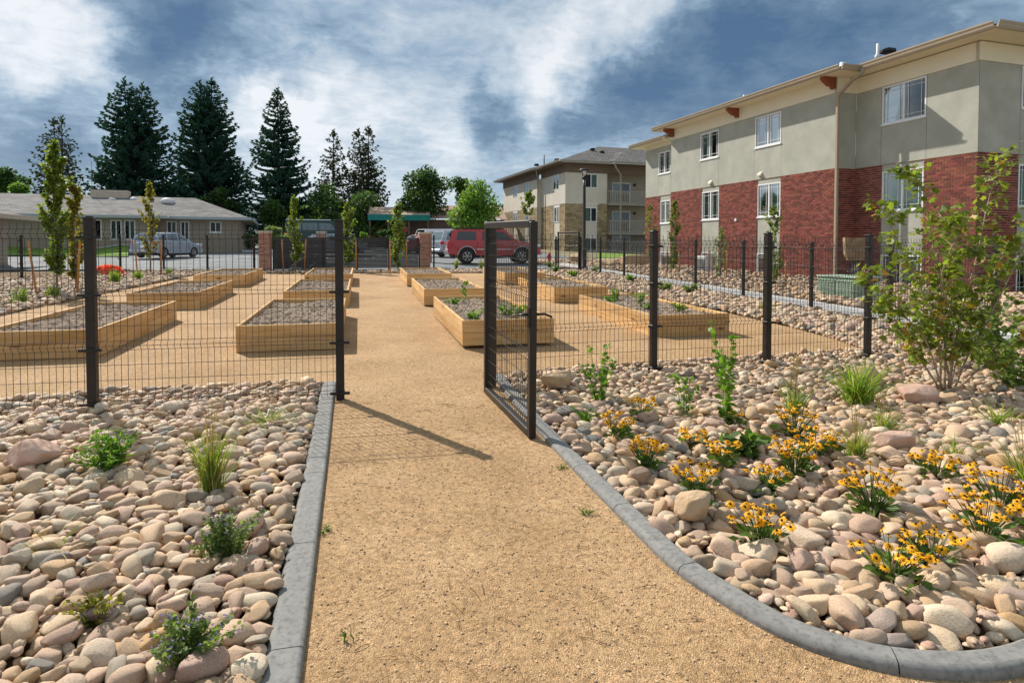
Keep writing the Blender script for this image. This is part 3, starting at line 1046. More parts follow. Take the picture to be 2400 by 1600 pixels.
def pile(poly, n, size, seed, res=0.02, hcap=0.15, cands=7, tilt=0.35, sink=0.42):
    """drop stones one after the other on a height field: they lie on each other as in a heap"""
    r_ = np.random.RandomState(seed)
    xs, ys = [p[0] for p in poly], [p[1] for p in poly]
    x0, y0 = min(xs) - 0.3, min(ys) - 0.3
    W_, H_ = int((max(xs) - x0 + 0.3) / res) + 2, int((max(ys) - y0 + 0.3) / res) + 2
    Hf = np.zeros((W_, H_), np.float32)
    pool = r_.uniform([min(xs), min(ys)], [max(xs), max(ys)], (n * cands * 4, 2))
    pool = pool[inpoly(pool, poly)]
    ed = edge_dist(pool, poly)
    outl = []
    pi = 0
    for i in range(n):
        a, b, c = size(r_)
        best = None
        k = 0
        while k < cands and pi < len(pool):
            p, e = pool[pi], ed[pi]
            pi += 1
            if e < b * 0.55:
                continue
            k += 1
            ix, iy = int((p[0] - x0) / res), int((p[1] - y0) / res)
            w = max(1, int(b / res * 0.8))
            h = Hf[ix - w:ix + w + 1, iy - w:iy + w + 1].mean()
            if best is None or h < best[0]:
                best = (h, p)
        if best is None:
            break
        h, p = best
        if h > hcap:
            continue
        th = r_.uniform(0, math.pi)
        m = int(a / res) + 1
        ix, iy = int((p[0] - x0) / res), int((p[1] - y0) / res)
        sx0, sx1, sy0, sy1 = max(ix - m, 0), min(ix + m + 1, W_), max(iy - m, 0), min(iy + m + 1, H_)
        gx, gy = np.meshgrid(np.arange(sx0, sx1), np.arange(sy0, sy1), indexing='ij')
        dx, dy = (gx - ix) * res, (gy - iy) * res
        u, w_ = dx * math.cos(th) + dy * math.sin(th), -dx * math.sin(th) + dy * math.cos(th)
        q = 1 - (u / a) ** 2 - (w_ / b) ** 2
        msk = q > 0
        if not msk.any():
            continue
        patch = Hf[sx0:sx1, sy0:sy1]
        core = q > 0.3
        base = patch[core].mean() if core.any() else h
        cz = base + c * (1 - sink)
        # lean with the heap
        gxm = np.polyfit(u[core], patch[core], 1)[0] if core.sum() > 8 else 0
        tl = max(-0.5, min(0.5, gxm)) * 0.8 + r_.normal() * tilt * 0.35
        top = cz + c * np.sqrt(np.maximum(q, 0)) * 0.95 + np.clip(tl, -.5, .5) * u
        patch[msk] = np.maximum(patch[msk], top[msk])
        outl.append((p[0], p[1], cz, a, b, c, th, -tl, r_.normal() * tilt * 0.5))
    return outl


def scatter(poly, n, size, seed, zj=0.03):
    r_ = np.random.RandomState(seed)
    xs, ys = [p[0] for p in poly], [p[1] for p in poly]
    pts = r_.uniform([min(xs), min(ys)], [max(xs), max(ys)], (int(n * 4), 2))
    pts = pts[inpoly(pts, poly)][:n]
    outl = []
    for p in pts:
        a, b, c = size(r_)
        outl.append((p[0], p[1], c * 0.35 + r_.uniform(-0.01, zj), a, b, c, r_.uniform(0, math.pi), r_.normal() * 0.2, r_.normal() * 0.2))
    return outl


STONE_MESH = {}


def stone_mesh(k):
    if k not in STONE_MESH:
        Vs, Fc = SHAPES[3]
        me = bpy.data.meshes.new('river_stone')
        me.from_pydata([tuple(p) for p in Vs[k]], [], [tuple(f) for f in Fc])
        me.polygons.foreach_set('use_smooth', [True] * len(Fc))
        me.materials.append(M['stone'])
        STONE_MESH[k] = me
    return STONE_MESH[k]


def stones(bed_name, items, near3=0.0, near2=14.0, singles=300):
    """the 300 largest in the picture are objects of their own, the rest one mesh per bed"""
    bed = bpy.data.objects.new(bed_name, None)
    COL.objects.link(bed)
    bed['kind'] = 'structure'
    sc = []
    for i, it in enumerate(items):
        px, py, dep = cam_frame(it[0], it[1], it[2] + G(it[0], it[1]))
        vis = dep > 0.5 and -40 < px < 2440 and py < 1680
        sc.append(((it[3] * it[4]) / dep ** 2 * (1 + 6 * it[2]) if vis else 0.0, i, dep))
    order = sorted(sc, key=lambda q: -q[0])
    top = set(q[1] for q in order[:singles] if q[0] > 0)
    groups = {1: ([], [], 0), 2: ([], [], 0), 3: ([], [], 0)}
    VV = []
    FF = []
    base = 0
    for s_, i, dep in sc:
        x, y, z, a, b, c, th, t1, t2 = items[i]
        k = (i * 7 + int(a * 1000)) % 12
        gz = G(x, y)
        if i in top:
            o = link('river_stone', stone_mesh(k), bed)
            o.location = (x, y, gz + z)
            o.rotation_mode = 'ZYX'
            o.rotation_mode = 'XYZ'
            Rm = Matrix(rot_np(t2, t1, th).tolist())
            o.rotation_euler = Rm.to_euler()
            o.scale = (a, b, c)
            continue
        sub = 3 if dep < near3 else (2 if dep < near2 else 1)
        Vs, Fc = SHAPES[sub]
        Vt = (Vs[k] * np.array([a, b, c])) @ rot_np(t2, t1, th).T + np.array([x, y, gz + z])
        VV.append(Vt)
        FF.append(Fc + base)
        base += len(Vt)
    if VV:
        np_mesh('river_stones', np.concatenate(VV), np.concatenate(FF), M['stone_many'], True, bed, 'stuff')
    return bed


def sz_near(r_):
    u = r_.rand()
    a = 0.024 + 0.062 * u ** 2.1 + (0.03 if r_.rand() < 0.05 else 0)
    return a, a * r_.uniform(0.5, 0.9), a * r_.uniform(0.32, 0.62)


def sz_far(r_):
    a = 0.05 + 0.06 * r_.rand() ** 1.6
    return a, a * r_.uniform(0.6, 0.92), a * r_.uniform(0.4, 0.7)


BED_L = [(-0.362, 1.3), (-0.372, 2.5), (-0.385, 3.4), (-0.398, 4.4), (-0.418, 6.2), (-0.42, 7.12), (-1.53, 7.17), (-2.52, 7.17), (-3.4, 7.0), (-5.2, 6.9), (-5.2, 4.6), (-2.6, 1.3)]
BED_R = [(1.575, 6.95), (1.545, 5.3), (1.555, 4.1), (1.575, 3.46), (1.595, 2.9), (1.655, 2.58), (1.785, 2.27), (1.97, 2.065), (2.21, 1.965), (2.45, 1.94), (2.65, 1.975), (2.96, 2.12), (3.55, 2.51), (4.6, 3.08), (9.3, 5.4), (9.6, 7.6), (9.6, 9.2), (7.5, 9.0), (7.2, 7.72), (6.1, 7.58), (5.2, 7.48), (3.55, 7.3), (2.44, 7.18)]
stones('rock_bed', pile(BED_L, 7600, sz_near, 21), near3=0.0, near2=6.0)
stones('rock_bed', pile(BED_R, 11500, sz_near, 22), near3=0.0, near2=6.2)
BED_RR = [(7.55, 9.0), (9.8, 9.0), (9.85, 27.2), (6.5, 27.2), (5.0, 27.3), (3.2, 27.6), (3.2, 25.7), (6.4, 25.5), (7.1, 24.4), (7.33, 21.8), (7.3, 17.8), (7.45, 15.9), (7.7, 12.1)]
stones('rock_bed', pile(BED_RR, 4300, sz_far, 23, res=0.03, cands=4), near2=12.0)
BED_W = [(10.9, 6.0), (19, 5.0), (17.9, 14.8), (17.0, 20), (16.1, 30.5), (15.5, 33), (10.95, 33)]
stones('rock_bed', scatter(BED_W, 5600, lambda r_: tuple(1.25 * q for q in sz_far(r_)), 24, 0.06), near2=13.0)
BED_LL = [(-6.85, 9.5), (-6.8, 14.8), (-6.6, 18.0), (-6.35, 22.0), (-6.1, 25.5), (-3.7, 26.1), (0.0, 25.9), (3.2, 25.65), (3.2, 27.6), (-4, 27.4), (-6.3, 29.0), (-9.6, 28.9), (-12.8, 23.0), (-14, 15), (-12, 9.5)]
stones('rock_bed', pile(BED_LL, 4600, sz_far, 25, res=0.03, cands=4), near2=13.0)


def boulder(name, label, loc, size, mat, seed, rz=0.0, cat='boulder', group=None, blocky=False):
    V, Fc = ico(4)
    Vs = stone_shape(V, seed, 1.2)
    if blocky:
        Vs = np.sign(Vs) * np.abs(Vs) ** 0.45
        for i, p in enumerate(Vs):
            Vs[i] = p * (1 + 0.10 * noise.noise(Vector(p) * 1.7 + Vector((seed, 0, 0))))
    me = bpy.data.meshes.new(name)
    me.from_pydata([(p[0] * size[0], p[1] * size[1], p[2] * size[2]) for p in Vs], [], [tuple(f) for f in Fc])
    me.polygons.foreach_set('use_smooth', [True] * len(Fc))
    me.materials.append(mat)
    o = link(name, me)
    o.location = loc
    o.rotation_euler = (rng.uniform(-.1, .1), rng.uniform(-.1, .1), rz)
    return tag(o, label, cat, group)


def at(x, y, dz=0.0):
    return (x, y, G(x, y) + dz)


boulder('boulder', 'long flat tan boulder lying against the inside of the open gate', at(1.95, 6.22, 0.14), (0.20, 0.11, 0.10), M['sandstone'], 3, 0.25)
boulder('boulder', 'large square orange-tan boulder beside the curved kerb below the flowers', at(1.83, 3.2, 0.12), (0.125, 0.105, 0.10), M['sandstone'], 5, 0.4)
boulder('boulder', 'broad pinkish boulder in the left rock bed at the picture edge', at(-2.22, 4.95, 0.12), (0.17, 0.12, 0.10), M['pink_rock'], 8, 0.1)
boulder('boulder', 'rounded tan boulder half buried behind the tall grass clump', at(5.35, 5.75, 0.14), (0.24, 0.16, 0.16), M['sandstone'], 12, 0.3)
boulder('boulder', 'low pinkish boulder just left of the maple stems', at(5.3, 5.05, 0.12), (0.22, 0.15, 0.11), M['pink_rock'], 15, -0.3)
boulder('boulder', 'wide flat pinkish stone lying left of the small grass tuft among the flowers', at(3.95, 3.95, 0.12), (0.15, 0.10, 0.09), M['pink_rock'], 17, -0.2)

# loose grains, twigs and needles on the path: nobody could count them
VV, FF, base = [], [], 0
Vs1, Fc1 = SHAPES[1]
pts = nrs.uniform([-0.2, 1.4], [3.4, 8.5], (9000, 2))
pts = pts[inpoly(pts, GARDEN)]
keep = nrs.rand(len(pts)) < np.clip(3.2 / np.maximum(pts[:, 1], 2), 0, 1)
pts = pts[keep]
for i, p in enumerate(pts):
    s_ = nrs.uniform(0.003, 0.0065)
    Vt = (Vs1[i % 12] * np.array([s_ * 1.2, s_, s_ * .7])) @ rot_np(0, 0, nrs.uniform(0, 3)).T + np.array([p[0], p[1], G(p[0], p[1]) + s_ * .4])
    VV.append(Vt)
    FF.append(Fc1 + base)
    base += len(Vt)
M['grain'] = pmat('loose_grain', (0.38, 0.25, 0.14), (0.60, 0.44, 0.28), 300, 0.85, island=0.5)
np_mesh('loose_gravel', np.concatenate(VV), np.concatenate(FF), M['grain'], False, None, 'stuff')
mb = MB()
for i in range(420):
    x, y = rng.uniform(-0.2, 3.0), rng.uniform(1.6, 6.3) ** 1.0
    if not inpoly(np.array([[x, y]]), GARDEN)[0]:
        continue
    L = rng.uniform(0.03, 0.13)
    a = rng.uniform(0, 6.3)
    cv = rng.uniform(-.3, .3)
    pts_ = []
    for k in range(4):
        t = k / 3
        xx, yy = x + math.cos(a + cv * t) * L * t, y + math.sin(a + cv * t) * L * t
        pts_.append((xx, yy, G(xx, yy) + 0.004 + 0.006 * math.sin(t * 3)))
    mb.tube(pts_, rng.uniform(0.0007, 0.0017), 3, 0, False)
mb.build('dry_needles', M['twig'], kind='stuff')
# ================================================================== welded mesh fences
FOLD = 0.036
WIRE_PITCH = 0.0575


def panel_mb(w, zs_fold, top, bot, side=-1, pitch=WIRE_PITCH, tip=0.025):
    """mesh panel along +x from 0 to w; folds bulge towards side*y"""
    mb = MB()
    prof = [(bot, 0.0)]
    for zf in zs_fold:
        prof += [(zf - 0.042, 0.0), (zf, side * FOLD), (zf + 0.042, 0.0)]
    prof.append((top + tip, 0.0))
    prof = [p for p in prof if p[0] >= bot - 1e-6]
    prof.sort()
    n = max(2, int(round(w / pitch)))
    for i in range(n):
        x = (i + 0.5) * w / n
        mb.tube([(x, q, z) for z, q in prof], 0.0027, 4, 0, False, False)
    hz = []
    for zf in zs_fold:
        hz += [(zf - 0.042, 0), (zf, side * FOLD), (zf + 0.042, 0)]
    for a, b in zip(zs_fold[:-1], zs_fold[1:]):
        gap = (b - 0.042) - (a + 0.042)
        for k in (1, 2):
            hz.append((a + 0.042 + gap * k / 3, 0))
    for z, q in hz:
        if z < bot:
            continue
        mb.tube([(0, q - side * 0.004, z), (w, q - side * 0.004, z)], 0.0030, 4, 0, False, False)
    return mb


def fence(label, pts, h, group, post_s=0.075, open_spans=(), folds=None, skip_posts=(), clamps=True, low=0.03, side=-1, post_h=None):
    p0 = Vector((pts[0][0], pts[0][1], G(*pts[0])))
    t = thing('mesh_fence', label, 'fence', p0, 0, group)
    folds = folds or [0.10, 0.60, 1.10, h - 0.075]
    for i, (x, y) in enumerate(pts):
        if i in skip_posts:
            continue
        a, b = pts[max(i - 1, 0)], pts[min(i + 1, len(pts) - 1)]
        rz = math.atan2(b[1] - a[1], b[0] - a[0])
        ph = (post_h or h + 0.06)
        mb = MB()
        mb.bevbox((0, 0, ph / 2 - 0.1), (post_s, post_s, ph + 0.2), 0.006)
        mb.bevbox((0, 0, ph + 0.006), (post_s + 0.012, post_s + 0.012, 0.022), 0.006)
        mb.box((0, 0, ph + 0.022), (post_s * 0.6, post_s * 0.6, 0.012))
        po = mb.build('post', M['metal'], t, (x - p0.x, y - p0.y, G(x, y) - p0.z), (0, 0, rz))
        if clamps:
            for zf in folds:
                mb = MB()
                mb.bevbox((0, side * 0.01, zf - 0.03), (post_s + 0.012, post_s + 0.03, 0.03), 0.004)
                mb.box((0, side * (post_s / 2 + 0.004), zf - 0.03), (post_s + 0.11, 0.02, 0.026))
                mb.build('clamp', M['metal'], po)
    for i in range(len(pts) - 1):
        if i in open_spans:
            continue
        a, b = Vector((*pts[i], G(*pts[i]))), Vector((*pts[i + 1], G(*pts[i + 1])))
        d = (b - a)
        L = d.to_2d().length
        rz = math.atan2(d.y, d.x)
        mb = panel_mb(L - post_s, folds, h, low, side)
        sh = d.z / L
        mb.v = [(x + post_s / 2, y, z + sh * (x + post_s / 2)) for x, y, z in mb.v]
        mb.build('wire_panel', M['wire'], t, (a.x - p0.x, a.y - p0.y, a.z - p0.z), (0, 0, rz))
    return t


FG = 'black wire mesh fences round the garden'
fence('front mesh fence left of the path, running from the gate opening out to the left', [(-0.21, 6.42), (-2.40, 6.47), (-4.75, 6.52), (-7.1, 6.57)], 1.70, FG, 0.078, side=1)
fence('front mesh fence right of the gate, running behind the yellow flower bed to the corner', [(1.345, 6.60), (3.37, 6.85), (4.98, 6.95), (6.65, 7.12), (9.28, 7.5)], 1.62, FG, 0.075, skip_posts=(0,), side=-1)
fence('side mesh fence along the concrete walk facing the red brick building', [(9.28, 7.5), (9.45, 9.6), (9.62, 11.9), (9.70, 14.55), (9.72, 17.0), (9.74, 19.6), (9.78, 22.4), (9.6, 24.4), (9.45, 26.4)], 1.46, FG, 0.07, folds=[0.09, 0.56, 0.98, 1.385], side=1, post_h=1.5)
fence('far mesh fence in front of the red car, right of the brick column', [(3.18, 28.35), (5.95, 28.4), (8.7, 27.6)], 1.44, FG, 0.07, folds=[0.09, 0.56, 0.98, 1.36], side=1)
fence('far left mesh fence between the rock bed and the parking lot', [(-4.25, 27.45), (-6.35, 29.0), (-8.2, 29.6), (-9.63, 28.9), (-11.26, 24.75), (-12.6, 20.8), (-13.9, 16.8)], 1.40, FG, 0.07, folds=[0.09, 0.54, 0.95, 1.32], side=-1)

# framed back gate, closed, at the far right corner
bg0 = Vector((8.78, 27.55, G(8.78, 27.55)))
t = thing('framed_gate', 'closed framed mesh gate at the far right corner behind the raised beds', 'gate', bg0, R(-62))
mb = MB()
for x in (0.0, 1.28):
    mb.bevbox((x, 0, 0.86), (0.06, 0.06, 1.78), 0.005)
mb.build('upright', M['metal'], t)
mb = MB()
mb.bevbox((0.64, 0, 1.70), (1.22, 0.05, 0.05), 0.004)
mb.bevbox((0.64, 0, 0.10), (1.22, 0.05, 0.05), 0.004)
mb.build('rail', M['metal'], t)
mb = panel_mb(1.2, [0.18, 0.62, 1.1, 1.6], 1.66, 0.12)
mb.v = [(x + 0.04, y, z) for x, y, z in mb.v]
mb.build('wire_panel', M['wire'], t)

# the open gate in front
hx, hy = 1.25, 6.36
gx, gy = 1.328, 4.83
gb = Vector((hx, hy, G(hx, hy) - 0.03))
ga = math.atan2(gy - hy, gx - hx)
gl = math.hypot(gx - hx, gy - hy)
gt = thing('garden_gate', 'open black framed wire mesh gate swung towards the viewer beside the path', 'gate', gb, ga, ry=math.atan(0.036 / 1.53))
GH = 1.76
FW = 0.062
slope = (G(gx, gy) - G(hx, hy)) / gl
for nm, x in (('hinge_stile', 0.03), ('latch_stile', gl - 0.03)):
    mb = MB()
    mb.bevbox((x, 0, GH / 2 + 0.03), (FW, 0.058, GH - 0.02), 0.005)
    mb.build(nm, M['metal'], gt)
mb = MB()
mb.bevbox((gl / 2, 0, GH + 0.0), (gl - 2 * FW + 0.002, 0.058, 0.062), 0.005)
mb.build('top_rail', M['metal'], gt)
mb = MB()
mb.bevbox((gl / 2, 0, 0.075), (gl - 2 * FW + 0.002, 0.058, 0.062), 0.005)
mb.build('bottom_rail', M['metal'], gt)
mb = panel_mb(gl - 2 * FW - 0.02, [0.215, 0.70, 1.20, GH - 0.14], GH - 0.06, 0.10, side=1, pitch=0.0575)
mb.v = [(x + FW + 0.01, y, z) for x, y, z in mb.v]
mb.build('wire_panel', M['wire'], gt)
mb = MB()
mb.box((gl - 0.02, -0.036, 1.02), (0.045, 0.014, 0.16))
mb.tube([(gl - 0.02, -0.045, 1.04), (gl - 0.02, -0.085, 1.04), (gl - 0.10, -0.088, 1.03), (gl - 0.15, -0.088, 1.012)], 0.011, 6)
mb.tube([(gl - 0.02, 0.03, 1.04), (gl - 0.02, 0.10, 1.04), (gl - 0.05, 0.17, 1.01)], 0.011, 6)
mb.build('lever_handle', M['metal'], gt)
mb = MB()
for z in (0.35, 1.48):
    mb.tube([(-0.012, 0.0, z - 0.05), (-0.012, 0.0, z + 0.05)], 0.016, 8)
    mb.box((0.01, 0, z), (0.05, 0.03, 0.05))
mb.build('hinge', M['metal'], gt)
# gate post that carries the hinges
gp = thing('gate_post', 'thick square black hinge post standing behind the open gate', 'post', at(1.345, 6.60), R(4))
mb = MB()
mb.bevbox((0, 0, 0.82), (0.10, 0.10, 1.86), 0.007)
mb.bevbox((0, 0, 1.762), (0.115, 0.115, 0.028), 0.008)
mb.build('shaft', M['metal'], gp)
mb = MB()
for z, hgt in ((1.28, 0.06), (0.98, 0.05), (0.68, 0.06)):
    mb.box((-0.052, -0.0, z), (0.006, 0.016, hgt))
mb.build('latch_plate', M['chrome'], gp)

# ================================================================== raised beds
BW, BL, BH, BT = 1.377, 3.657, 0.185, 0.042


def plank(name, L, parent, loc, rz, t=BT, h=BH - 0.004):
    mb = MB()
    mb.bevbox((0, 0, 0), (L, t, h), 0.004)
    return mb.build(name, M['wood'], parent, loc, (0, 0, rz))


SOILS = []
for k in range(3):
    nx, ny = 40, 100
    V = []
    for j in range(ny + 1):
        for i in range(nx + 1):
            x = -BW / 2 + BT + (BW - 2 * BT) * i / nx
            y = -BL / 2 + BT + (BL - 2 * BT) * j / ny
            q = Vector((x, y, k * 9.0))
            z = 0.030 * noise.noise(q * 1.5) + 0.034 * noise.noise(q * 5.5) + 0.045 * abs(noise.noise(q * 12)) + rng.uniform(-.006, .012)
            V.append((x, y, 2 * BH - 0.075 + z))
    Fq = []
    for j in range(ny):
        for i in range(nx):
            a = j * (nx + 1) + i
            Fq.append((a, a + 1, a + nx + 2, a + nx + 1))
    me = bpy.data.meshes.new('soil')
    me.from_pydata(V, [], Fq)
    me.materials.append(M['bed_soil'])
    SOILS.append(me)

BEDS = {
    'A1': (-4.048, 11.04, 0.242), 'A2': (-4.056, 16.41, 0.345), 'A3': (-4.062, 21.80, 0.478),
    'B1': (-0.985, 11.033, 0.236), 'B2': (-0.964, 16.298, 0.348), 'B3': (-0.973, 21.618, 0.477),
    'C1': (2.089, 10.738, 0.256), 'C2': (2.064, 16.065, 0.357), 'C3': (2.051, 21.258, 0.478),
    'D1': (5.315, 11.229, 0.197), 'D2': (5.207, 16.275, 0.332), 'D3': (5.203, 21.703, 0.456),
}
ROWN = {'1': 'front row', '2': 'middle row', '3': 'back row'}
COLN = {'A': 'far left column', 'B': 'column just left of path', 'C': 'column just right of path', 'D': 'far right column'}
EXTRA = {'C1': ', behind the open gate', 'D1': ', with seedlings and white plant tags', 'B1': ', behind the black gate post'}
bed_obj = {}
for n, (x, y, z) in BEDS.items():
    slope_x = math.atan(0.0179)
    b = thing('raised_bed', 'pine raised bed, %s, %s%s' % (ROWN[n[1]], COLN[n[0]], EXTRA.get(n, '')), 'raised bed', (x, y, z), R(rng.uniform(-.3, .3)), 'pine raised beds filled with soil', rx=slope_x)
    bed_obj[n] = b
    for lv in (0, 1):
        zc_ = BH * (lv + 0.5)
        j = lambda: rng.uniform(-0.003, 0.003)
        plank('plank', BW, b, (j(), -BL / 2 + BT / 2 + j(), zc_), 0)
        plank('plank', BW, b, (j(), BL / 2 - BT / 2 + j(), zc_), math.pi)
        plank('plank', BL - 2 * BT - 0.004, b, (-BW / 2 + BT / 2 + j(), j(), zc_), R(90))
        plank('plank', BL - 2 * BT - 0.004, b, (BW / 2 - BT / 2 + j(), j(), zc_), R(-90))
    so_ = link('soil', SOILS[rng.randrange(3)], b)
    if rng.random() < .5:
        so_.rotation_euler = (0, 0, math.pi)

# ================================================================== brick columns and slat screen
def brick_column(label, x, y, h=1.58, w=0.46):
    t = thing('brick_column', label, 'column', at(x, y), R(2), 'brick columns of the slat enclosure')
    mb = MB()
    mb.box((0, 0, h / 2 - 0.1), (w - 0.02, w - 0.02, h + 0.2))
    mb.build('core', M['mortar'], t)
    mb = MB()
    course = 0.078
    n = int(h / course)
    for c_ in range(n):
        z = (c_ + 0.5) * course
        soldier = c_ in (n - 2, n - 3)
        if soldier and c_ == n - 2:
            continue
        for f in range(4):
            a = f * math.pi / 2
            Mx = Matrix.Rotation(a, 4, 'Z')
            if soldier:
                k = 6
                for i in range(k):
                    mb.box((-w / 2 + (i + .5) * w / k, -w / 2 + 0.006, z + course / 2), (w / k - 0.009, 0.022, course * 2 - 0.010), 0, Mx)
            else:
                offx = 0.115 if c_ % 2 else 0.0
                xx = -w / 2 - offx
                while xx < w / 2 - 0.02:
                    a0, a1 = max(xx, -w / 2), min(xx + 0.225, w / 2)
                    if a1 - a0 > 0.03:
                        mb.box(((a0 + a1) / 2, -w / 2 + 0.006, z), (a1 - a0 - 0.010, 0.022, course - 0.011), 0, Mx)
                    xx += 0.23
    mb.build('brickwork', M['column_brick'], t, kind='stuff')
    mb = MB()
    mb.bevbox((0, 0, h + 0.045), (w + 0.07, w + 0.07, 0.09), 0.012)
    mb.build('cap', M['cap'], t)
    return t


brick_column('near left brick column at the left end of the dark slat screen', -3.86, 27.75)
brick_column('near right brick column beside the red sport utility car', 2.80, 28.75, 1.56)
brick_column('farther left brick column seen through the dark slats', -2.0, 34.2, 1.55)
brick_column('farther right brick column half hidden behind the near right one', 3.55, 35.0, 1.52)

ss = thing('slat_screen', 'dark horizontal slat screen between the two near brick columns', 'fence', at(-3.6, 27.8), math.atan2(1.0, 6.66))
SL = 6.25
for px_ in (0.05, 2.05, 3.45, 4.85, SL - 0.02):
    mb = MB()
    mb.bevbox((px_, -0.03, 0.66), (0.075, 0.075, 1.5), 0.005)
    mb.build('post', M['metal'], ss)
smesh = None
for pan, (xa, xb) in enumerate(((0.10, 2.01), (2.10, 4.81), (4.90, SL - 0.06))):
    for k in range(23):
        mb = MB()
        if k == 0 or True:
            mb.box((0, 0, 0), (xb - xa, 0.016, 0.0525))
        o = mb.build('slat', M['slat'], ss, ((xa + xb) / 2, 0.03 + rng.uniform(-.003, .003), 0.10 + k * 0.0585))
sd = thing('slat_screen', 'dark slat screen running back along the left side of the enclosure', 'fence', at(-3.55, 28.0), R(73))
for k in range(23):
    mb = MB()
    mb.box((3.0, 0, 0), (5.9, 0.016, 0.0525))
    mb.build('slat', M['slat'], sd, (0, 0, 0.10 + k * 0.0585))

# ================================================================== red brick building
RB_O = (16.85, 19.61)
RBZ = 0.40
rb = thing('brick_building', 'long red brick and grey stucco apartment block with cream eaves, on the right', 'building', (*RB_O, 0), R(4.5))


def facade_M(ox, oy, ang):
    """local frame: x along the wall, y outward... columns: along, out, up"""
    c, s = math.cos(ang), math.sin(ang)
    return Matrix(((c, s, 0, ox), (s, -c, 0, oy), (0, 0, 1, 0), (0, 0, 0, 1)))


# frames: s runs along the wall, o points outwards
def fr_w(x0):           # west faces: s = +y, outward = -x
    return Matrix(((0, -1, 0, x0), (1, 0, 0, 0), (0, 0, 1, 0), (0, 0, 0, 1)))


def fr_s(y0):           # south faces: s = +x, outward = -y
    return Matrix(((1, 0, 0, 0), (0, -1, 0, y0), (0, 0, 1, 0), (0, 0, 0, 1)))


def wall_rect(mb, Mx, s0, s1, z0, z1, o=0.0, holes=(), reveal=0.09, mat=0):
    """front face split round the holes, plus the reveals of each hole"""
    ss_ = sorted(set([s0, s1] + [v_ for h in holes for v_ in h[:2]]))
    zz_ = sorted(set([z0, z1] + [v_ for h in holes for v_ in h[2:]]))
    ss_ = [q for q in ss_ if s0 <= q <= s1]
    zz_ = [q for q in zz_ if z0 <= q <= z1]
    for a, b in zip(ss_[:-1], ss_[1:]):
        for c_, d in zip(zz_[:-1], zz_[1:]):
            m_, n_ = (a + b) / 2, (c_ + d) / 2
            if any(h[0] < m_ < h[1] and h[2] < n_ < h[3] for h in holes):
                continue
            mb.add([(a, o, c_), (b, o, c_), (b, o, d), (a, o, d)], [(0, 1, 2, 3)], mat, False, Mx)
    for h in holes:
        a, b, c_, d = h
        for q in (((a, c_), (b, c_)), ((b, c_), (b, d)), ((b, d), (a, d)), ((a, d), (a, c_))):
            (p, pz), (r, rz_) = q
            mb.add([(p, o, pz), (r, o, rz_), (r, o - reveal, rz_), (p, o - reveal, pz)], [(0, 1, 2, 3)], mat, False, Mx)


def slab(mb, Mx, s0, s1, z0, z1, o0, o1, mat=0):
    mb.box(((s0 + s1) / 2, (o0 + o1) / 2, (z0 + z1) / 2), (abs(s1 - s0), abs(o1 - o0), abs(z1 - z0)), mat, Mx)


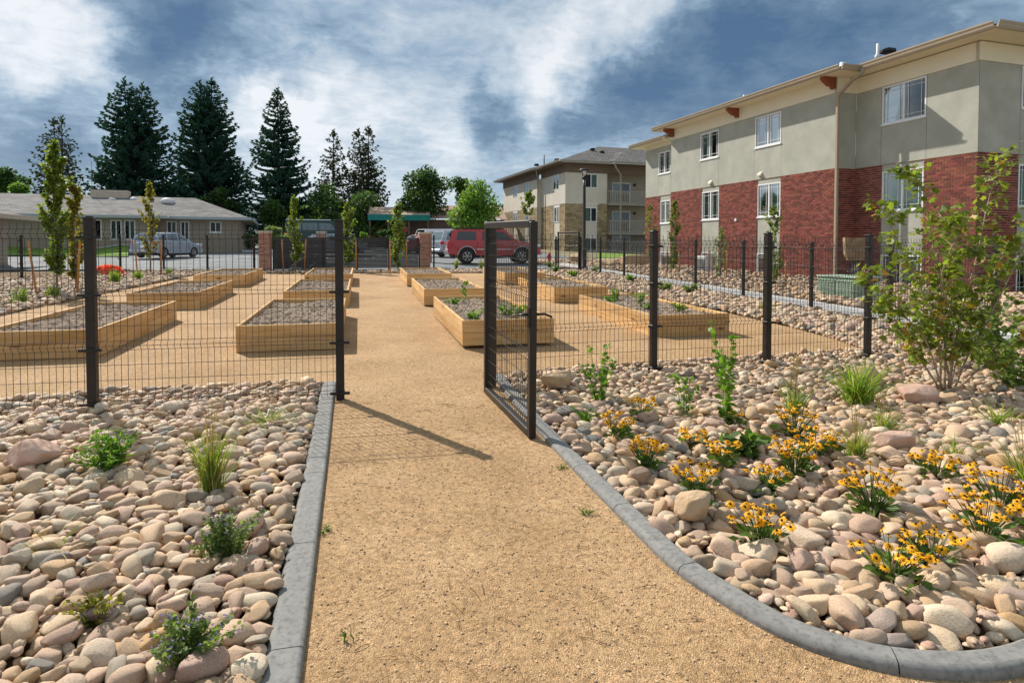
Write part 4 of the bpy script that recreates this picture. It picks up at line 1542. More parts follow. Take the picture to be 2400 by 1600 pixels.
def window(parent, Mx, s0, s1, z0, z1, o=0.0, grid=True, seed=0, curtain=0.5, fw=0.055, reveal=0.09, trim=True, name='window', open_half=False):
    """two-light slider: frame, sashes, muntins, panes, curtain and a dim room behind"""
    r_ = random.Random(seed)
    mb = MB()
    fo = o - reveal + 0.02
    fi = fo + 0.075
    for (a, b, c_, d) in ((s0, s1, z1 - fw, z1), (s0, s1, z0, z0 + fw), (s0, s0 + fw, z0 + fw, z1 - fw), (s1 - fw, s1, z0 + fw, z1 - fw)):
        slab(mb, Mx, a + 0.001, b - 0.001, c_ + 0.001, d - 0.001, fo, fi)
    mid = (s0 + s1) / 2
    slab(mb, Mx, mid - 0.035, mid + 0.035, z0 + fw, z1 - fw, fo + 0.004, fi - 0.012)
    w = mb.build(name, M['white_trim'], parent)
    if trim:
        mb = MB()
        slab(mb, Mx, s0 - 0.02, s1 + 0.02, z0 - 0.055, z0 - 0.002, o - 0.01, o + 0.035)
        mb.build('sill', M['white_trim'], w)
    if grid:
        mb = MB()
        for (a, b) in ((s0 + fw, mid - 0.035), (mid + 0.035, s1 - fw)):
            g = 0.13
            for q in (a + g, b - g):
                slab(mb, Mx, q - 0.007, q + 0.007, z0 + fw, z1 - fw, fo + 0.045, fo + 0.055)
            for q in (z0 + fw + g, z1 - fw - g):
                slab(mb, Mx, a, b, q - 0.007, q + 0.007, fo + 0.0455, fo + 0.0545)
        mb.build('muntin', M['white_trim'], w)
    for (a, b) in ((s0 + fw, mid - 0.035), (mid + 0.035, s1 - fw)):
        mb = MB()
        mb.add([(a, fo + 0.03, z0 + fw), (b, fo + 0.03, z0 + fw), (b, fo + 0.03, z1 - fw), (a, fo + 0.03, z1 - fw)], [(0, 1, 2, 3)], 0, False, Mx)
        mb.build('pane', M['glass'], w)
    # hanging blinds, pleated
    mb = MB()
    n = 22
    lo, hi = (s0 + fw, s0 + fw + (s1 - s0 - 2 * fw) * curtain) if r_.random() < .5 else (s1 - fw - (s1 - s0 - 2 * fw) * curtain, s1 - fw)
    vs, fs = [], []
    for i in range(n + 1):
        q = lo + (hi - lo) * i / n
        dd = fo - 0.10 + (0.02 if i % 2 else -0.02)
        vs += [(q, dd, z0 + 0.02), (q, dd, z1 - 0.02)]
        if i:
            fs.append((2 * i - 2, 2 * i, 2 * i + 1, 2 * i - 1))
    mb.add(vs, fs, 0, False, Mx)
    mb.build('curtain', M['curtain'], w)
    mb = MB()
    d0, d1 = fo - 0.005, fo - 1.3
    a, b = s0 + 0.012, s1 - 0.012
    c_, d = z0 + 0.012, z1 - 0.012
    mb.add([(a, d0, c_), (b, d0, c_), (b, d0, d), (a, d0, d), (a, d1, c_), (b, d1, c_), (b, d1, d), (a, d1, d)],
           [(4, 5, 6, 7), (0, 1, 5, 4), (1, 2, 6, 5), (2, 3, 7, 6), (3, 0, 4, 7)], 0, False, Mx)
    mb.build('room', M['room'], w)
    return w


def brick_panel(parent, Mx, s0, s1, z0, z1, o, name, mats, course=0.0762, length=0.203, single=0, seed=0, proud=0.011, holes=()):
    """mortar sheet with every brick proud of it"""
    mb = MB()
    wall_rect(mb, Mx, s0, s1, z0, z1, o, holes, 0.09)
    wall = mb.build(name, mats[0], parent)
    r_ = random.Random(seed)
    many = MB()
    n = int((z1 - z0) / course)
    course = (z1 - z0) / n
    cells = []
    for c_ in range(n):
        z = z0 + (c_ + 0.5) * course
        xx = s0 - (length / 2 if c_ % 2 else 0)
        while xx < s1:
            a, b = max(xx, s0), min(xx + length, s1)
            xx += length
            if b - a < 0.03 or any(h[0] - .02 < (a + b) / 2 < h[1] + .02 and h[2] < z < h[3] for h in holes):
                continue
            cells.append((a, b, z))
    picks = set()
    if single:
        cx = sorted(range(len(cells)), key=lambda i: -cells[i][2])
        picks = set(cx[:single])
    one = {}
    for i, (a, b, z) in enumerate(cells):
        hgt, pr = course - 0.013, proud + r_.uniform(-.002, .002)
        L = b - a - 0.013
        if i in picks:
            key = round(L, 3)
            if key not in one:
                q = MB()
                y = 0.0
                q.add([(-L / 2, 0, -hgt / 2), (L / 2, 0, -hgt / 2), (L / 2, 0, hgt / 2), (-L / 2, 0, hgt / 2),
                       (-L / 2 + .002, proud, -hgt / 2 + .002), (L / 2 - .002, proud, -hgt / 2 + .002), (L / 2 - .002, proud, hgt / 2 - .002), (-L / 2 + .002, proud, hgt / 2 - .002)],
                      [(4, 5, 6, 7), (0, 1, 5, 4), (1, 2, 6, 5), (2, 3, 7, 6), (3, 0, 4, 7)])
                me = bpy.data.meshes.new('brick')
                me.from_pydata(q.v, [], q.f)
                me.materials.append(mats[2])
                one[key] = me
            ob = link('brick', one[key], wall)
            ob.matrix_local = Mx @ Matrix.Translation(((a + b) / 2, o, z))
            continue
        c = ((a + b) / 2)
        vs = [(c - L / 2, o, z - hgt / 2), (c + L / 2, o, z - hgt / 2), (c + L / 2, o, z + hgt / 2), (c - L / 2, o, z + hgt / 2)]
        vs += [(p, o + pr, q) for p, _, q in vs]
        many.add(vs, [(4, 5, 6, 7), (0, 1, 5, 4), (1, 2, 6, 5), (2, 3, 7, 6), (3, 0, 4, 7)], 0, False, Mx)
    if many.f:
        many.build('bricks', mats[1], wall, kind='stuff')
    return wall


BR = (M['mortar'], M['red_brick'], M['red_brick_one'])
Z0, Z1, Z2, Z3 = -0.3, 4.49, 7.22, 7.78
WA, WB, WC, WS = fr_w(0.0), fr_w(0.86), fr_w(0.65), fr_s(-4.46)
# upper stucco, with its control joints cut as separate panels
def stucco_panels(Mx, segs, holes):
    for a, b in segs:
        mb = MB()
        hh = [h for h in holes if a - .01 <= h[0] and h[1] <= b + .01]
        wall_rect(mb, Mx, a + 0.006, b - 0.006, Z1 + 0.02, Z2, 0.0, hh, 0.09)
        mb.build('stucco_panel', M['stucco'], rb)


H3A = [(2.86, 4.44, 5.86, 7.14), (6.95, 8.41, 5.85, 7.11)]
stucco_panels(WA, [(0, 2.84), (2.84, 4.46), (4.46, 6.93), (6.93, 8.43), (8.43, 11.0)], H3A)
stucco_panels(WC, [(11.0, 12.05), (12.05, 13.37), (13.37, 14.75)], [(12.09, 13.35, 5.72, 6.92)])
stucco_panels(WB, [(-4.46, -2.78), (-2.78, -1.08), (-1.08, 0.0)], [(-2.76, -1.10, 5.9, 7.23 - 0.03)])
stucco_panels(WS, [(0.86, 2.63), (2.63, 4.35), (4.35, 9.0), (9.0, 14.0)], [(2.68, 4.3, 5.92, 7.2)])
mb = MB()
mb.add([(0.0, 0.0, Z1), (0.86, 0.0, Z1), (0.86, 0.0, Z2), (0.0, 0.0, Z2)], [(0, 1, 2, 3)])
mb.build('return_wall', M['stucco'], rb)
mb = MB()
mb.add([(0.65, 11.0, Z0), (0.0, 11.0, Z0), (0.0, 11.0, Z2), (0.65, 11.0, Z2)], [(0, 1, 2, 3)])
mb.build('return_wall', M['stucco'], rb)
mb = MB()
mb.add([(14.0, -4.46, Z0), (14.0, 14.75, Z0), (14.0, 14.75, Z2), (14.0, -4.46, Z2)], [(0, 1, 2, 3)])
mb.build('end_wall', M['stucco'], rb)
mb = MB()
mb.add([(14.0, 14.75, Z0), (0.65, 14.75, Z0), (0.65, 14.75, Z2), (14.0, 14.75, Z2)], [(0, 1, 2, 3)])
mb.build('end_wall', M['stucco'], rb)
# joint backing 12 mm behind the panels
mb = MB()
def back(Mx, a, b, holes):
    wall_rect(mb, Mx, a, b, Z0, Z3, -0.012, holes, 0.0)
HA = H3A + [(2.85, 4.24, 2.9, 4.28), (6.87, 8.23, 2.93, 4.28), (3.0, 4.24, 0.2, 1.36), (6.9, 8.23, 0.2, 1.36)]
HC = [(12.09, 13.35, 5.72, 6.92), (12.07, 13.13, 2.94, 4.2), (12.07, 13.13, 0.25, 1.35)]
HB = [(-2.76, -1.10, 5.9, 7.20), (-2.72, -1.15, 2.88, 4.26), (-2.72, -1.15, 0.2, 1.36)]
HS = [(2.68, 4.3, 5.92, 7.2), (2.62, 4.2, 2.88, 4.2), (2.62, 4.2, 0.2, 1.36)]
back(WA, 0, 11.0, HA)
back(WC, 11.0, 14.75, HC)
back(WB, -4.46, 0, HB)
back(WS, 0.86, 14, HS)
mb.build('joint_backing', M['joint'] if 'joint' in M else M['brown_trim'], rb)
# stucco strips with the lower windows
for Mx, a, b, hs in ((WA, 2.84, 4.24, [HA[2], HA[4]]), (WA, 6.87, 8.23, [HA[3], HA[5]]), (WC, 12.06, 13.13, HC[1:]), (WB, -2.72, -1.14, HB[1:]), (WS, 2.6, 4.2, HS[1:])):
    mb = MB()
    hs = [(max(h[0], a), min(h[1], b), h[2], h[3]) for h in hs]
    wall_rect(mb, Mx, a, b, Z0, Z1 - 0.004, -0.03 + 0.025, hs, 0.09)
    mb.build('stucco_strip', M['stucco'], rb)
# brick panels
PO = 0.012
brick_panel(rb, WA, 0.0, 2.84, Z0, Z1, PO, 'brick_wall', BR, seed=1)
brick_panel(rb, WA, 4.24, 6.87, Z0, Z1, PO, 'brick_wall', BR, seed=2)
brick_panel(rb, WA, 8.23, 11.0, Z0, Z1, PO, 'brick_wall', BR, seed=3)
brick_panel(rb, WC, 11.0, 12.06, Z0, Z1, PO, 'brick_wall', BR, seed=4)
brick_panel(rb, WC, 13.13, 14.75, Z0, Z1, PO, 'brick_wall', BR, seed=5)
brick_panel(rb, WB, -4.46, -2.72, Z0, Z1, PO, 'brick_wall', BR, seed=6, single=300)
brick_panel(rb, WB, -1.14, 0.0, Z0, Z1, PO, 'brick_wall', BR, seed=7, single=110)
brick_panel(rb, fr_s(0.0), 0.0, 0.846, Z0, Z1, PO, 'brick_wall', BR, seed=8)
brick_panel(rb, WS, 0.86, 2.58, Z0, Z1, PO, 'brick_wall', BR, seed=9, single=220)
brick_panel(rb, WS, 4.2, 9.0, Z0, Z1, PO, 'brick_wall', BR, seed=10)
# windows
wi = 0
for Mx, hs in ((WA, HA), (WC, HC), (WB, HB), (WS, HS)):
    for k, h in enumerate(hs):
        wi += 1
        up = h[2] > 5
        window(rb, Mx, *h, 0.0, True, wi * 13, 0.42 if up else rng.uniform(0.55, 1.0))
# light strips of flashing between brick and stucco
mb = MB()
slab(mb, WA, 0, 11.0, Z1 - 0.002, Z1 + 0.018, -0.01, 0.028)
slab(mb, WC, 11.0, 14.75, Z1 - 0.002, Z1 + 0.018, -0.01, 0.028)
slab(mb, WB, -4.46, 0, Z1 - 0.002, Z1 + 0.018, -0.01, 0.028)
slab(mb, WS, 0.84, 14, Z1 - 0.0021, Z1 + 0.0179, -0.01, 0.028)
mb.build('flashing', M['gutter'], rb)
# cream frieze and soffit
OV = 0.64
mb = MB()
slab(mb, WA, 0, 11.0, Z2 + 0.002, Z3, -0.1, 0.03)
slab(mb, WC, 11.0, 14.75, Z2 + 0.0025, Z3, -0.1, 0.03)
slab(mb, WB, -4.46, 0.0, Z2 + 0.003, Z3, -0.1, 0.03)
slab(mb, WS, 0.83, 14, Z2 + 0.0035, Z3, -0.1, 0.03)
slab(mb, fr_s(0.0), -0.03, 0.86, Z2 + 0.0045, Z3, -0.1, 0.03)
mb.build('frieze', M['cream'], rb)
mb = MB()
mb.bbox((-OV, -.74, Z3), (0.5, 11.75, Z3 + 0.03))
mb.bbox((0.86 - OV, -5.33, Z3 + 0.031), (1.2, -.74, Z3 + 0.06))
mb.bbox((1.2, -5.33, Z3 + 0.0312), (14.9, -4.3, Z3 + 0.0602))
mb.bbox((0.2, -.745, Z3 + 0.034), (1.2, 0.2, Z3 + 0.062))
mb.build('soffit', M['cream'], rb)
mb = MB()
mb.bbox((0.65 - OV, 11.3, Z3 - 0.33), (1.2, 15.5, Z3 - 0.30))
mb.build('soffit', M['cream'], rb)


def gutter_run(mb, a, b, z, hgt=0.17, dep=0.12):
    """ogee-ish gutter along a..b in plan, its outer face on the line"""
    a, b = Vector((*a, 0)), Vector((*b, 0))
    d = (b - a).normalized()
    nrm = Vector((d.y, -d.x, 0))
    prof = [(0, 0), (0.5, 0), (0.75, 0.3), (0.8, 0.55), (1.0, 0.8), (1.0, 1.0), (0.9, 1.0), (0.9, 0.86), (0.1, 0.3), (0, 0.3)]
    vs = []
    for p in (a, b):
        for u, q in prof:
            r = p + nrm * (u * dep)
            vs.append((r.x, r.y, z + q * hgt))
    n = len(prof)
    fs = [(i, (i + 1) % n, n + (i + 1) % n, n + i) for i in range(n)] + [tuple(range(n - 1, -1, -1)), tuple(range(n, 2 * n))]
    mb.add(vs, fs)


mb = MB()
gutter_run(mb, (-OV, 11.75), (-OV, -.74), Z3 + 0.0, 0.2)
gutter_run(mb, (-OV - 0.0, -.74), (0.3, -.74), Z3 + 0.003, 0.2)
gutter_run(mb, (0.86 - OV, -.84), (0.86 - OV, -5.33), Z3 + 0.03, 0.22)
gutter_run(mb, (0.86 - OV, -5.33), (14.9, -5.33), Z3 + 0.033, 0.22)
gutter_run(mb, (0.65 - OV, 15.5), (0.65 - OV, 11.3), Z3 - 0.33)
mb.build('gutter', M['gutter'], rb)
# hipped roof
mb = MB()
zr = Z3 + 0.10
rt_ = 6.8
RZ = zr + 6.9 * 0.31
def P3(x, y, z): return (x, y, z)
mb.add([P3(-OV + .03, -.74 + .03, zr + 0.03), P3(-OV + .03, 11.75, zr + 0.03), P3(6.0, 11.75, RZ), P3(6.0, 5.0, RZ)], [(0, 1, 2, 3)])
mb.add([P3(-OV + .03, -.71, zr + 0.03), P3(6.0, 5.0, RZ), P3(6, -0.71, zr + 0.03)], [(0, 1, 2)])
mb.add([P3(0.86 - OV + .03, -5.30, zr + 0.07), P3(0.86 - OV + .03, 6, zr + 0.07), P3(7.0, 6, RZ + 0.05), P3(7.0, 1.4, RZ + 0.05)], [(0, 1, 2, 3)])
mb.add([P3(0.86 - OV + .03, -5.30, zr + 0.07), P3(7.0, 1.4, RZ + 0.05), P3(14.9, 1.4, RZ + 0.05), P3(14.9, -5.30, zr + 0.07)], [(0, 1, 2, 3)])
mb.add([P3(0.65 - OV + .03, 11.3, Z3 - 0.2), P3(0.65 - OV + .03, 15.47, Z3 - 0.2), P3(6.0, 10.5, RZ - 0.6), P3(6, 9, RZ - 0.6)], [(0, 1, 2, 3)])
mb.add([P3(0.65 - OV + .03, 15.47, Z3 - 0.2), P3(14, 15.47, Z3 - 0.2), P3(14, 10.5, RZ - 0.6), P3(6.0, 10.5, RZ - 0.6)], [(0, 1, 2, 3)])
mb.build('roof', M['dark_shingle'], rb)
# vent pipes and caps on the roof
for (x, y, h, r, m_, nm) in ((1.0, -0.75, 0.42, 0.05, 'white_pipe', 'vent_pipe'), (0.55, 0.35, 0.16, 0.10, 'white_pipe', 'roof_vent'), (0.1, 5.3, 0.2, 0.045, 'white_pipe', 'vent_pipe')):
    zz = zr + 0.03 + (x + OV) * 0.31
    mb = MB()
    mb.lathe([(r * 1.9, zz - 0.12), (r * 1.9, zz), (r, zz + 0.06), (r, zz + h), (r * 0.7, zz + h)], 10)
    for i in range(len(mb.v)):
        a, b, c_ = mb.v[i]
        mb.v[i] = (a + x, b + y, c_)
    mb.build(nm, M[m_], rb)
mb = MB()
mb.bevbox((1.3, -.9, zr + 0.68), (0.4, 0.4, 0.16), 0.04)
mb.build('roof_vent', M['black_plastic'], rb)
# carved brackets under the eave
for yb in (0.15, 5.55, 10.75):
    mb = MB()
    prof = [(0.0, Z3), (0.0, Z3 - 0.40), (0.10, Z3 - 0.42), (0.16, Z3 - 0.33), (0.24, Z3 - 0.30), (0.34, Z3 - 0.31), (0.42, Z3 - 0.24), (0.52, Z3 - 0.20), (0.60, Z3 - 0.13), (0.66, Z3 - 0.12), (0.66, Z3)]
    mb.prism([(-x * .86, z) for x, z in prof], yb - 0.09, yb + 0.09, 0, Matrix.Translation((-0.03, 0, 0)), 'y')
    mb.build('bracket', M['bracket'], rb)
# downspout with its swan neck
mb = MB()
mb.bevbox((-0.075, -0.075, (6.95 + 0.05) / 2), (0.10, 0.115, 6.95 - 0.05), 0.015)
mb.tube([(-0.075, -0.075, 6.9), (-0.08, -0.12, 7.1), (0.0, -0.62, 7.5), (0.08, -0.92, 7.66), (0.12, -1.0, 7.82)], 0.068, 4, 0, False)
mb.build('downspout', M['gutter'], rb)
mb = MB()
mb.tube([(0.3, 11.1, 7.05), (0.05, 11.15, 7.2), (-0.25, 11.3, 7.38), (-0.3, 11.35, 7.46)], 0.055, 4, 0, False)
mb.build('downspout', M['cream'], rb)
# wall vents, white hoods and a small socket cover
for (s_, z_) in ((4.05, 4.70), (7.52, 4.68)):
    mb = MB()
    mb.prism([(0, z_ + 0.10), (0, z_ - 0.08), (0.11, z_ - 0.06), (0.11, z_ + 0.0)], s_ - 0.10, s_ + 0.10, 0, Matrix(((-1, 0, 0, 0), (0, 1, 0, 0), (0, 0, 1, 0), (0, 0, 0, 1))), 'y')
    mb.build('wall_vent', M['cream'], rb)
mb = MB()
slab(mb, WA, 5.56, 5.68, 2.78, 2.90, 0.0, 0.05)
mb.build('outlet_cover', M['white_trim'], rb)
# ================================================================== grey apartment building behind
gbd = thing('stone_building', 'pale stucco and tan brick apartment block with hipped grey roof and balconies, farther back', 'building', (17.65, 53.35, 0), R(4.5))
GW, GWN, GS = fr_w(0.0), fr_w(-0.35), fr_s(0.0)
gz0, gz1, gz2, gz3 = 0.6, 5.47, 8.2, 9.0
GHW = [(1.5, 2.97, 6.82, 8.19), (1.4, 2.7, 3.86, 5.25), (1.4, 2.7, 1.2, 2.35)]
GHN = [(12.45, 13.85, 6.9, 8.19), (8.74, 10.2, 6.9, 8.19), (12.4, 13.75, 3.95, 5.3), (8.64, 9.9, 3.95, 5.3)]
GHS = [(1.89, 3.11, 6.88, 8.13), (1.9, 3.08, 3.85, 5.12), (1.9, 3.08, 1.2, 2.4)]
mb = MB()
for Mx, a, b, hs in ((GW, 0, 6.0, GHW[:1]), (GWN, 6.0, 17.4, GHN[:2]), (GS, 0, 4.1, GHS[:1])):
    wall_rect(mb, Mx, a, b, gz1 + .01, gz2, 0, hs, 0.08)
mb.add([(0, 6.0, gz0), (-0.35, 6.0, gz0), (-0.35, 6.0, gz2), (0, 6.0, gz2)], [(0, 1, 2, 3)])
mb.build('stucco_wall', M['pale_stucco'], gbd)
mb = MB()
for Mx, a, b, hs in ((GW, 1.3, 2.75, GHW[1:]), (GWN, 12.35, 13.8, [GHN[2]]), (GWN, 8.6, 9.95, [GHN[3]]), (GS, 1.85, 3.12, GHS[1:])):
    wall_rect(mb, Mx, a, b, gz0, gz1, -0.03, hs, 0.08)
mb.build('stucco_strip', M['pale_stucco'], gbd)
TB = (M['tan_mortar'], M['tan_brick'], M['tan_brick'])
for k, (Mx, a, b) in enumerate(((GW, 0, 1.3), (GW, 2.75, 6.0), (GWN, 6.0, 8.6), (GWN, 9.95, 12.35), (GWN, 13.8, 17.4), (GS, 0, 1.85), (GS, 3.12, 4.1))):
    brick_panel(gbd, Mx, a, b, gz0, gz1, 0.0, 'brick_wall', TB, course=0.15, length=0.42, seed=40 + k, proud=0.015)
for k, (Mx, h) in enumerate([(GW, h) for h in GHW] + [(GWN, h) for h in GHN] + [(GS, h) for h in GHS]):
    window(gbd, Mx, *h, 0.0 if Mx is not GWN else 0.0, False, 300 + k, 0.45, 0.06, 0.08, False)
mb = MB()
slab(mb, GW, -0.02, 6.0, gz2 + .001, gz3, -0.1, 0.04)
slab(mb, GWN, 6.0, 17.45, gz2 + .002, gz3, -0.1, 0.04)
slab(mb, GS, -0.03, 9.5, gz2 + .003, gz3, -0.1, 0.04)
mb.build('frieze', M['brown_trim'], gbd)
mb = MB()
mb.bbox((-0.9, -0.85, gz3 - 0.04), (1.0, 6.0, gz3 - .01))
mb.bbox((-1.2, 5.2, gz3 - 0.041), (1.0, 18.3, gz3 - .012))
mb.bbox((1.0, -0.85, gz3 - 0.042), (4.2, 0.2, gz3 - .011))
mb.bbox((4.2, -1.2, gz3 - 0.043), (12, 0.2, gz3 - .013))
mb.build('soffit', M['brown_trim'], gbd)
mb = MB()
for a, b, z in (((-0.9, 5.2), (-0.9, -0.85), 0), ((-1.2, 18.3), (-1.2, 5.2), .002), ((-0.9, -0.85), (4.2, -0.85), .001), ((4.2, -1.2), (12, -1.2), .003), ((-1.2, 5.2), (-0.9, 5.2), .004)):
    gutter_run(mb, a, b, gz3 + z, 0.17)
mb.build('gutter', M['balcony'], gbd)
mb = MB()
ez = gz3 + 0.14
pk = ez + 2.6
mb.add([(-0.87, -0.82, ez), (-0.87, 17, ez), (6.4, 17, pk), (6.4, 6.6, pk)], [(0, 1, 2, 3)])
mb.add([(-0.87, -0.82, ez), (6.4, 6.6, pk), (14, 6.6, pk), (14, -0.82, ez)], [(0, 1, 2, 3)])
mb.add([(-1.17, 5.2, ez + .02), (-1.17, 18.27, ez + .02), (3.2, 13.5, ez + 1.5), (3.2, 9.8, ez + 1.5)], [(0, 1, 2, 3)])
mb.add([(-1.17, 5.2, ez + .02), (3.2, 9.8, ez + 1.5), (4, 5.2, ez + .3)], [(0, 1, 2)])
mb.add([(4.2, -1.17, ez + .02), (7.6, 3.6, ez + 1.75), (12.0, 3.6, ez + 1.75), (12.0, -1.17, ez + .02)], [(0, 1, 2, 3)])
mb.add([(4.2, -1.17, ez + .02), (4.2, 3.4, ez + .9), (7.6, 3.6, ez + 1.75)], [(0, 1, 2)])
mb.build('roof', M['grey_shingle'], gbd)
mb = MB()
for x, y, z in ((4.6, 4.2, ez + 1.9), (5.2, 3.4, ez + 1.55), (1.6, 6.0, ez + 1.0), (0.4, 8.5, ez + 0.75)):
    mb.bevbox((x, y, z), (0.42, 0.36, 0.22), 0.04)
mb.tube([(-0.1, 5.0, ez + 0.3), (-0.1, 5.0, ez + 1.25)], 0.05, 6)
mb.build('roof_vent', M['black_plastic'], gbd)
mb = MB()
mb.tube([(-0.85, 5.2, gz3 + .02), (-0.75, 5.4, gz3 - .2), (-0.45, 5.85, gz3 - .75), (-0.45, 5.85, 1.2)], 0.07, 4, 0, False)
mb.tube([(4.25, -1.1, gz3 + .02), (4.5, -0.9, gz3 - .3), (5.25, -0.35, gz3 - .85), (5.3, -0.32, gz3 - 1.0), (5.3, -0.32, 0.9)], 0.10, 4, 0, False)
mb.build('downspout', M['balcony'], gbd)
# recessed balconies
mb = MB()
RZb = 1.6
mb.add([(4.1, 0, gz0), (4.1, RZb, gz0), (4.1, RZb, gz3), (4.1, 0, gz3)], [(0, 1, 2, 3)])
mb.add([(4.1, RZb, gz0), (10, RZb, gz0), (10, RZb, gz3), (4.1, RZb, gz3)], [(0, 1, 2, 3)])
mb.build('balcony_wall', M['balcony'], gbd)
for k, zf in enumerate((5.36, 2.70, 0.75)):
    mb = MB()
    mb.bbox((4.11, -0.35, zf), (9.5, RZb - .01, zf + 0.16))
    fl = mb.build('balcony_floor', M['balcony'], gbd)
    mb = MB()
    top = zf + 1.30
    mb.bbox((4.13, -0.33, top - 0.09), (9.5, -0.25, top))
    mb.bbox((4.13, -0.33, zf + 0.20), (9.5, -0.25, zf + 0.28))
    x = 4.3
    while x < 9.4:
        mb.bbox((x - 0.04, -0.31, zf + 0.28), (x + 0.05, -0.27, top - 0.09))
        x += 0.17
    mb.bbox((4.12, -0.24, top - 0.09), (4.20, RZb - .02, top))
    y = -0.1
    while y < RZb - .1:
        mb.bbox((4.14, y - 0.03, zf + 0.17), (4.18, y + 0.06, top - 0.09))
        y += 0.12
    mb.build('railing', M['balcony'], fl)
    mb = MB()
    fr_ = fr_s(RZb)
    slab(mb, fr_, 5.4, 7.3, zf + 0.2, zf + 2.25, -0.02, 0.05)
    d_ = mb.build('sliding_door', M['white_trim'], gbd)
    for a, b in ((5.48, 6.32), (6.38, 7.22)):
        mb = MB()
        slab(mb, fr_, a, b, zf + 0.27, zf + 2.17, 0.03, 0.056)
        mb.build('pane', M['car_glass_pale'] if a < 6 else M['car_glass'], d_)
    mb = MB()
    mb.lathe([(0.09, 0), (0.10, 0.15), (0.06, 0.24)], 8, 0, True, Matrix.Translation((7.75, RZb - 0.12, zf + 1.95)))
    mb.build('wall_lamp', M['black_plastic'], gbd)

# ================================================================== ranch house on the left
hc = Pd(560, 560, 47.0)
HZ = G(hc.x, hc.y)
hs_ = thing('ranch_house', 'long low tan ranch house with pale shingle roof beyond the parking lot', 'house', (hc.x, hc.y, HZ), R(7))
EZ = 3.66 - HZ
DEP, LEN = 11.0, 22.0
mb = MB()
hwins = [(-1.97, -1.17, EZ - 1.0, EZ - 0.2), (-4.78, -4.12, EZ - 1.55, EZ - 0.2), (-3.89, -3.30, EZ - 1.55, EZ - 0.2)]
HF = fr_s(0.0)
wall_rect(mb, HF, -5.34, 0, -0.6, EZ, 0, hwins, 0.08)
HF2 = fr_s(-1.2)
hw2 = [(-11.5, -10.6, EZ - 1.5, EZ - 0.2), (-9.72, -8.5, EZ - 1.55, EZ - 0.2), (-8.0, -7.32, EZ - 1.55, EZ - 0.2), (-7.18, -6.5, EZ - 1.55, EZ - 0.2), (-15.2, -13.9, EZ - 1.5, EZ - 0.25)]
wall_rect(mb, HF2, -LEN, -5.34, -0.6, EZ, 0, hw2, 0.08)
mb.add([(-5.34, -1.2, -.6), (-5.34, 0, -.6), (-5.34, 0, EZ), (-5.34, -1.2, EZ)], [(0, 1, 2, 3)])
mb.add([(0, 0, -.6), (0, DEP, -.6), (0, DEP, EZ), (0, 0, EZ)], [(0, 1, 2, 3)])
mb.add([(-LEN, DEP, -.6), (0, DEP, -.6), (0, DEP, EZ), (-LEN, DEP, EZ)], [(0, 1, 2, 3)])
wl = mb.build('wall', M['siding'], hs_)
mb = MB()    # lap boards
z = -0.1
while z < EZ - 0.1:
    for Mx, a, b, hh in ((HF, -5.34, 0, hwins), (HF2, -LEN, -5.34, hw2)):
        cuts = sorted([a] + [q for h in hh if h[2] < z + .1 and z < h[3] for q in h[:2]] + [b])
        for p, q in zip(cuts[0::2], cuts[1::2]):
            slab(mb, Mx, p, q, z, z + 0.012, 0.0, 0.018)
    z += 0.2
mb.build('lap_joint', M['siding'], wl, kind='stuff')
for k, (Mx, h) in enumerate([(HF, h) for h in hwins] + [(HF2, h) for h in hw2]):
    window(hs_, Mx, *h, 0.0, False, 500 + k, rng.uniform(.2, .9), 0.085, 0.07, True)
OVH = 0.95
e0 = EZ + 0.02
half = DEP / 2
RH = 1.85
rx0 = OVH - (half + OVH) + 2.0
mb = MB()
mb.add([(-LEN - 4, -OVH, e0), (OVH, -OVH, e0), (rx0, half, e0 + RH), (-LEN - 4, half, e0 + RH)], [(0, 1, 2, 3)])
mb.add([(OVH, -OVH, e0), (OVH, DEP + OVH, e0), (rx0, half, e0 + RH)], [(0, 1, 2)])
mb.add([(-LEN - 4, DEP + OVH, e0), (OVH, DEP + OVH, e0), (rx0, half, e0 + RH), (-LEN - 4, half, e0 + RH)], [(0, 1, 2, 3)])
mb.add([(-LEN - 4, -2.15, e0 - .01), (-4.4, -2.15, e0 - .01), (-7.2, half - .02, e0 + RH + .02), (-LEN - 4, half - .02, e0 + RH + .02)], [(0, 1, 2, 3)])
mb.add([(-4.4, -2.15, e0 - .01), (-4.4, -OVH + .03, e0 + .0), (-7.2, half - .02, e0 + RH + .02)], [(0, 1, 2)])
mb.build('roof', M['house_shingle'], hs_)
mb = MB()
gutter_run(mb, (-4.4, -OVH), (OVH, -OVH), e0 - 0.12, 0.2, 0.14)
gutter_run(mb, (OVH, -OVH), (OVH, DEP + OVH), e0 - 0.121, 0.2, 0.14)
gutter_run(mb, (-LEN - 4, -2.15), (-4.4, -2.15), e0 - 0.13, 0.2, 0.14)
gutter_run(mb, (-4.4, -2.15), (-4.4, -OVH), e0 - 0.131, 0.2, 0.14)
mb.build('gutter', M['house_gutter'], hs_)
mb = MB()
mb.bbox((-5.34, -OVH, e0 - 0.06), (OVH, 0.3, e0 - 0.03))
mb.bbox((-LEN - 2, -2.12, e0 - 0.07), (-4.42, 0.3, e0 - 0.04))
mb.bbox((-0.3, 0.3, e0 - 0.062), (OVH, DEP + OVH, e0 - 0.032))
mb.build('soffit', M['siding'], hs_)
mb = MB()
cxh = -9.3
for k in range(3):
    mb.bevbox((cxh, half - 0.2, e0 + RH - 0.1 + k * 0.2), (2.45 - (k % 2) * 0.03, 1.2, 0.19), 0.01)
mb.build('chimney', M['cap'], hs_)
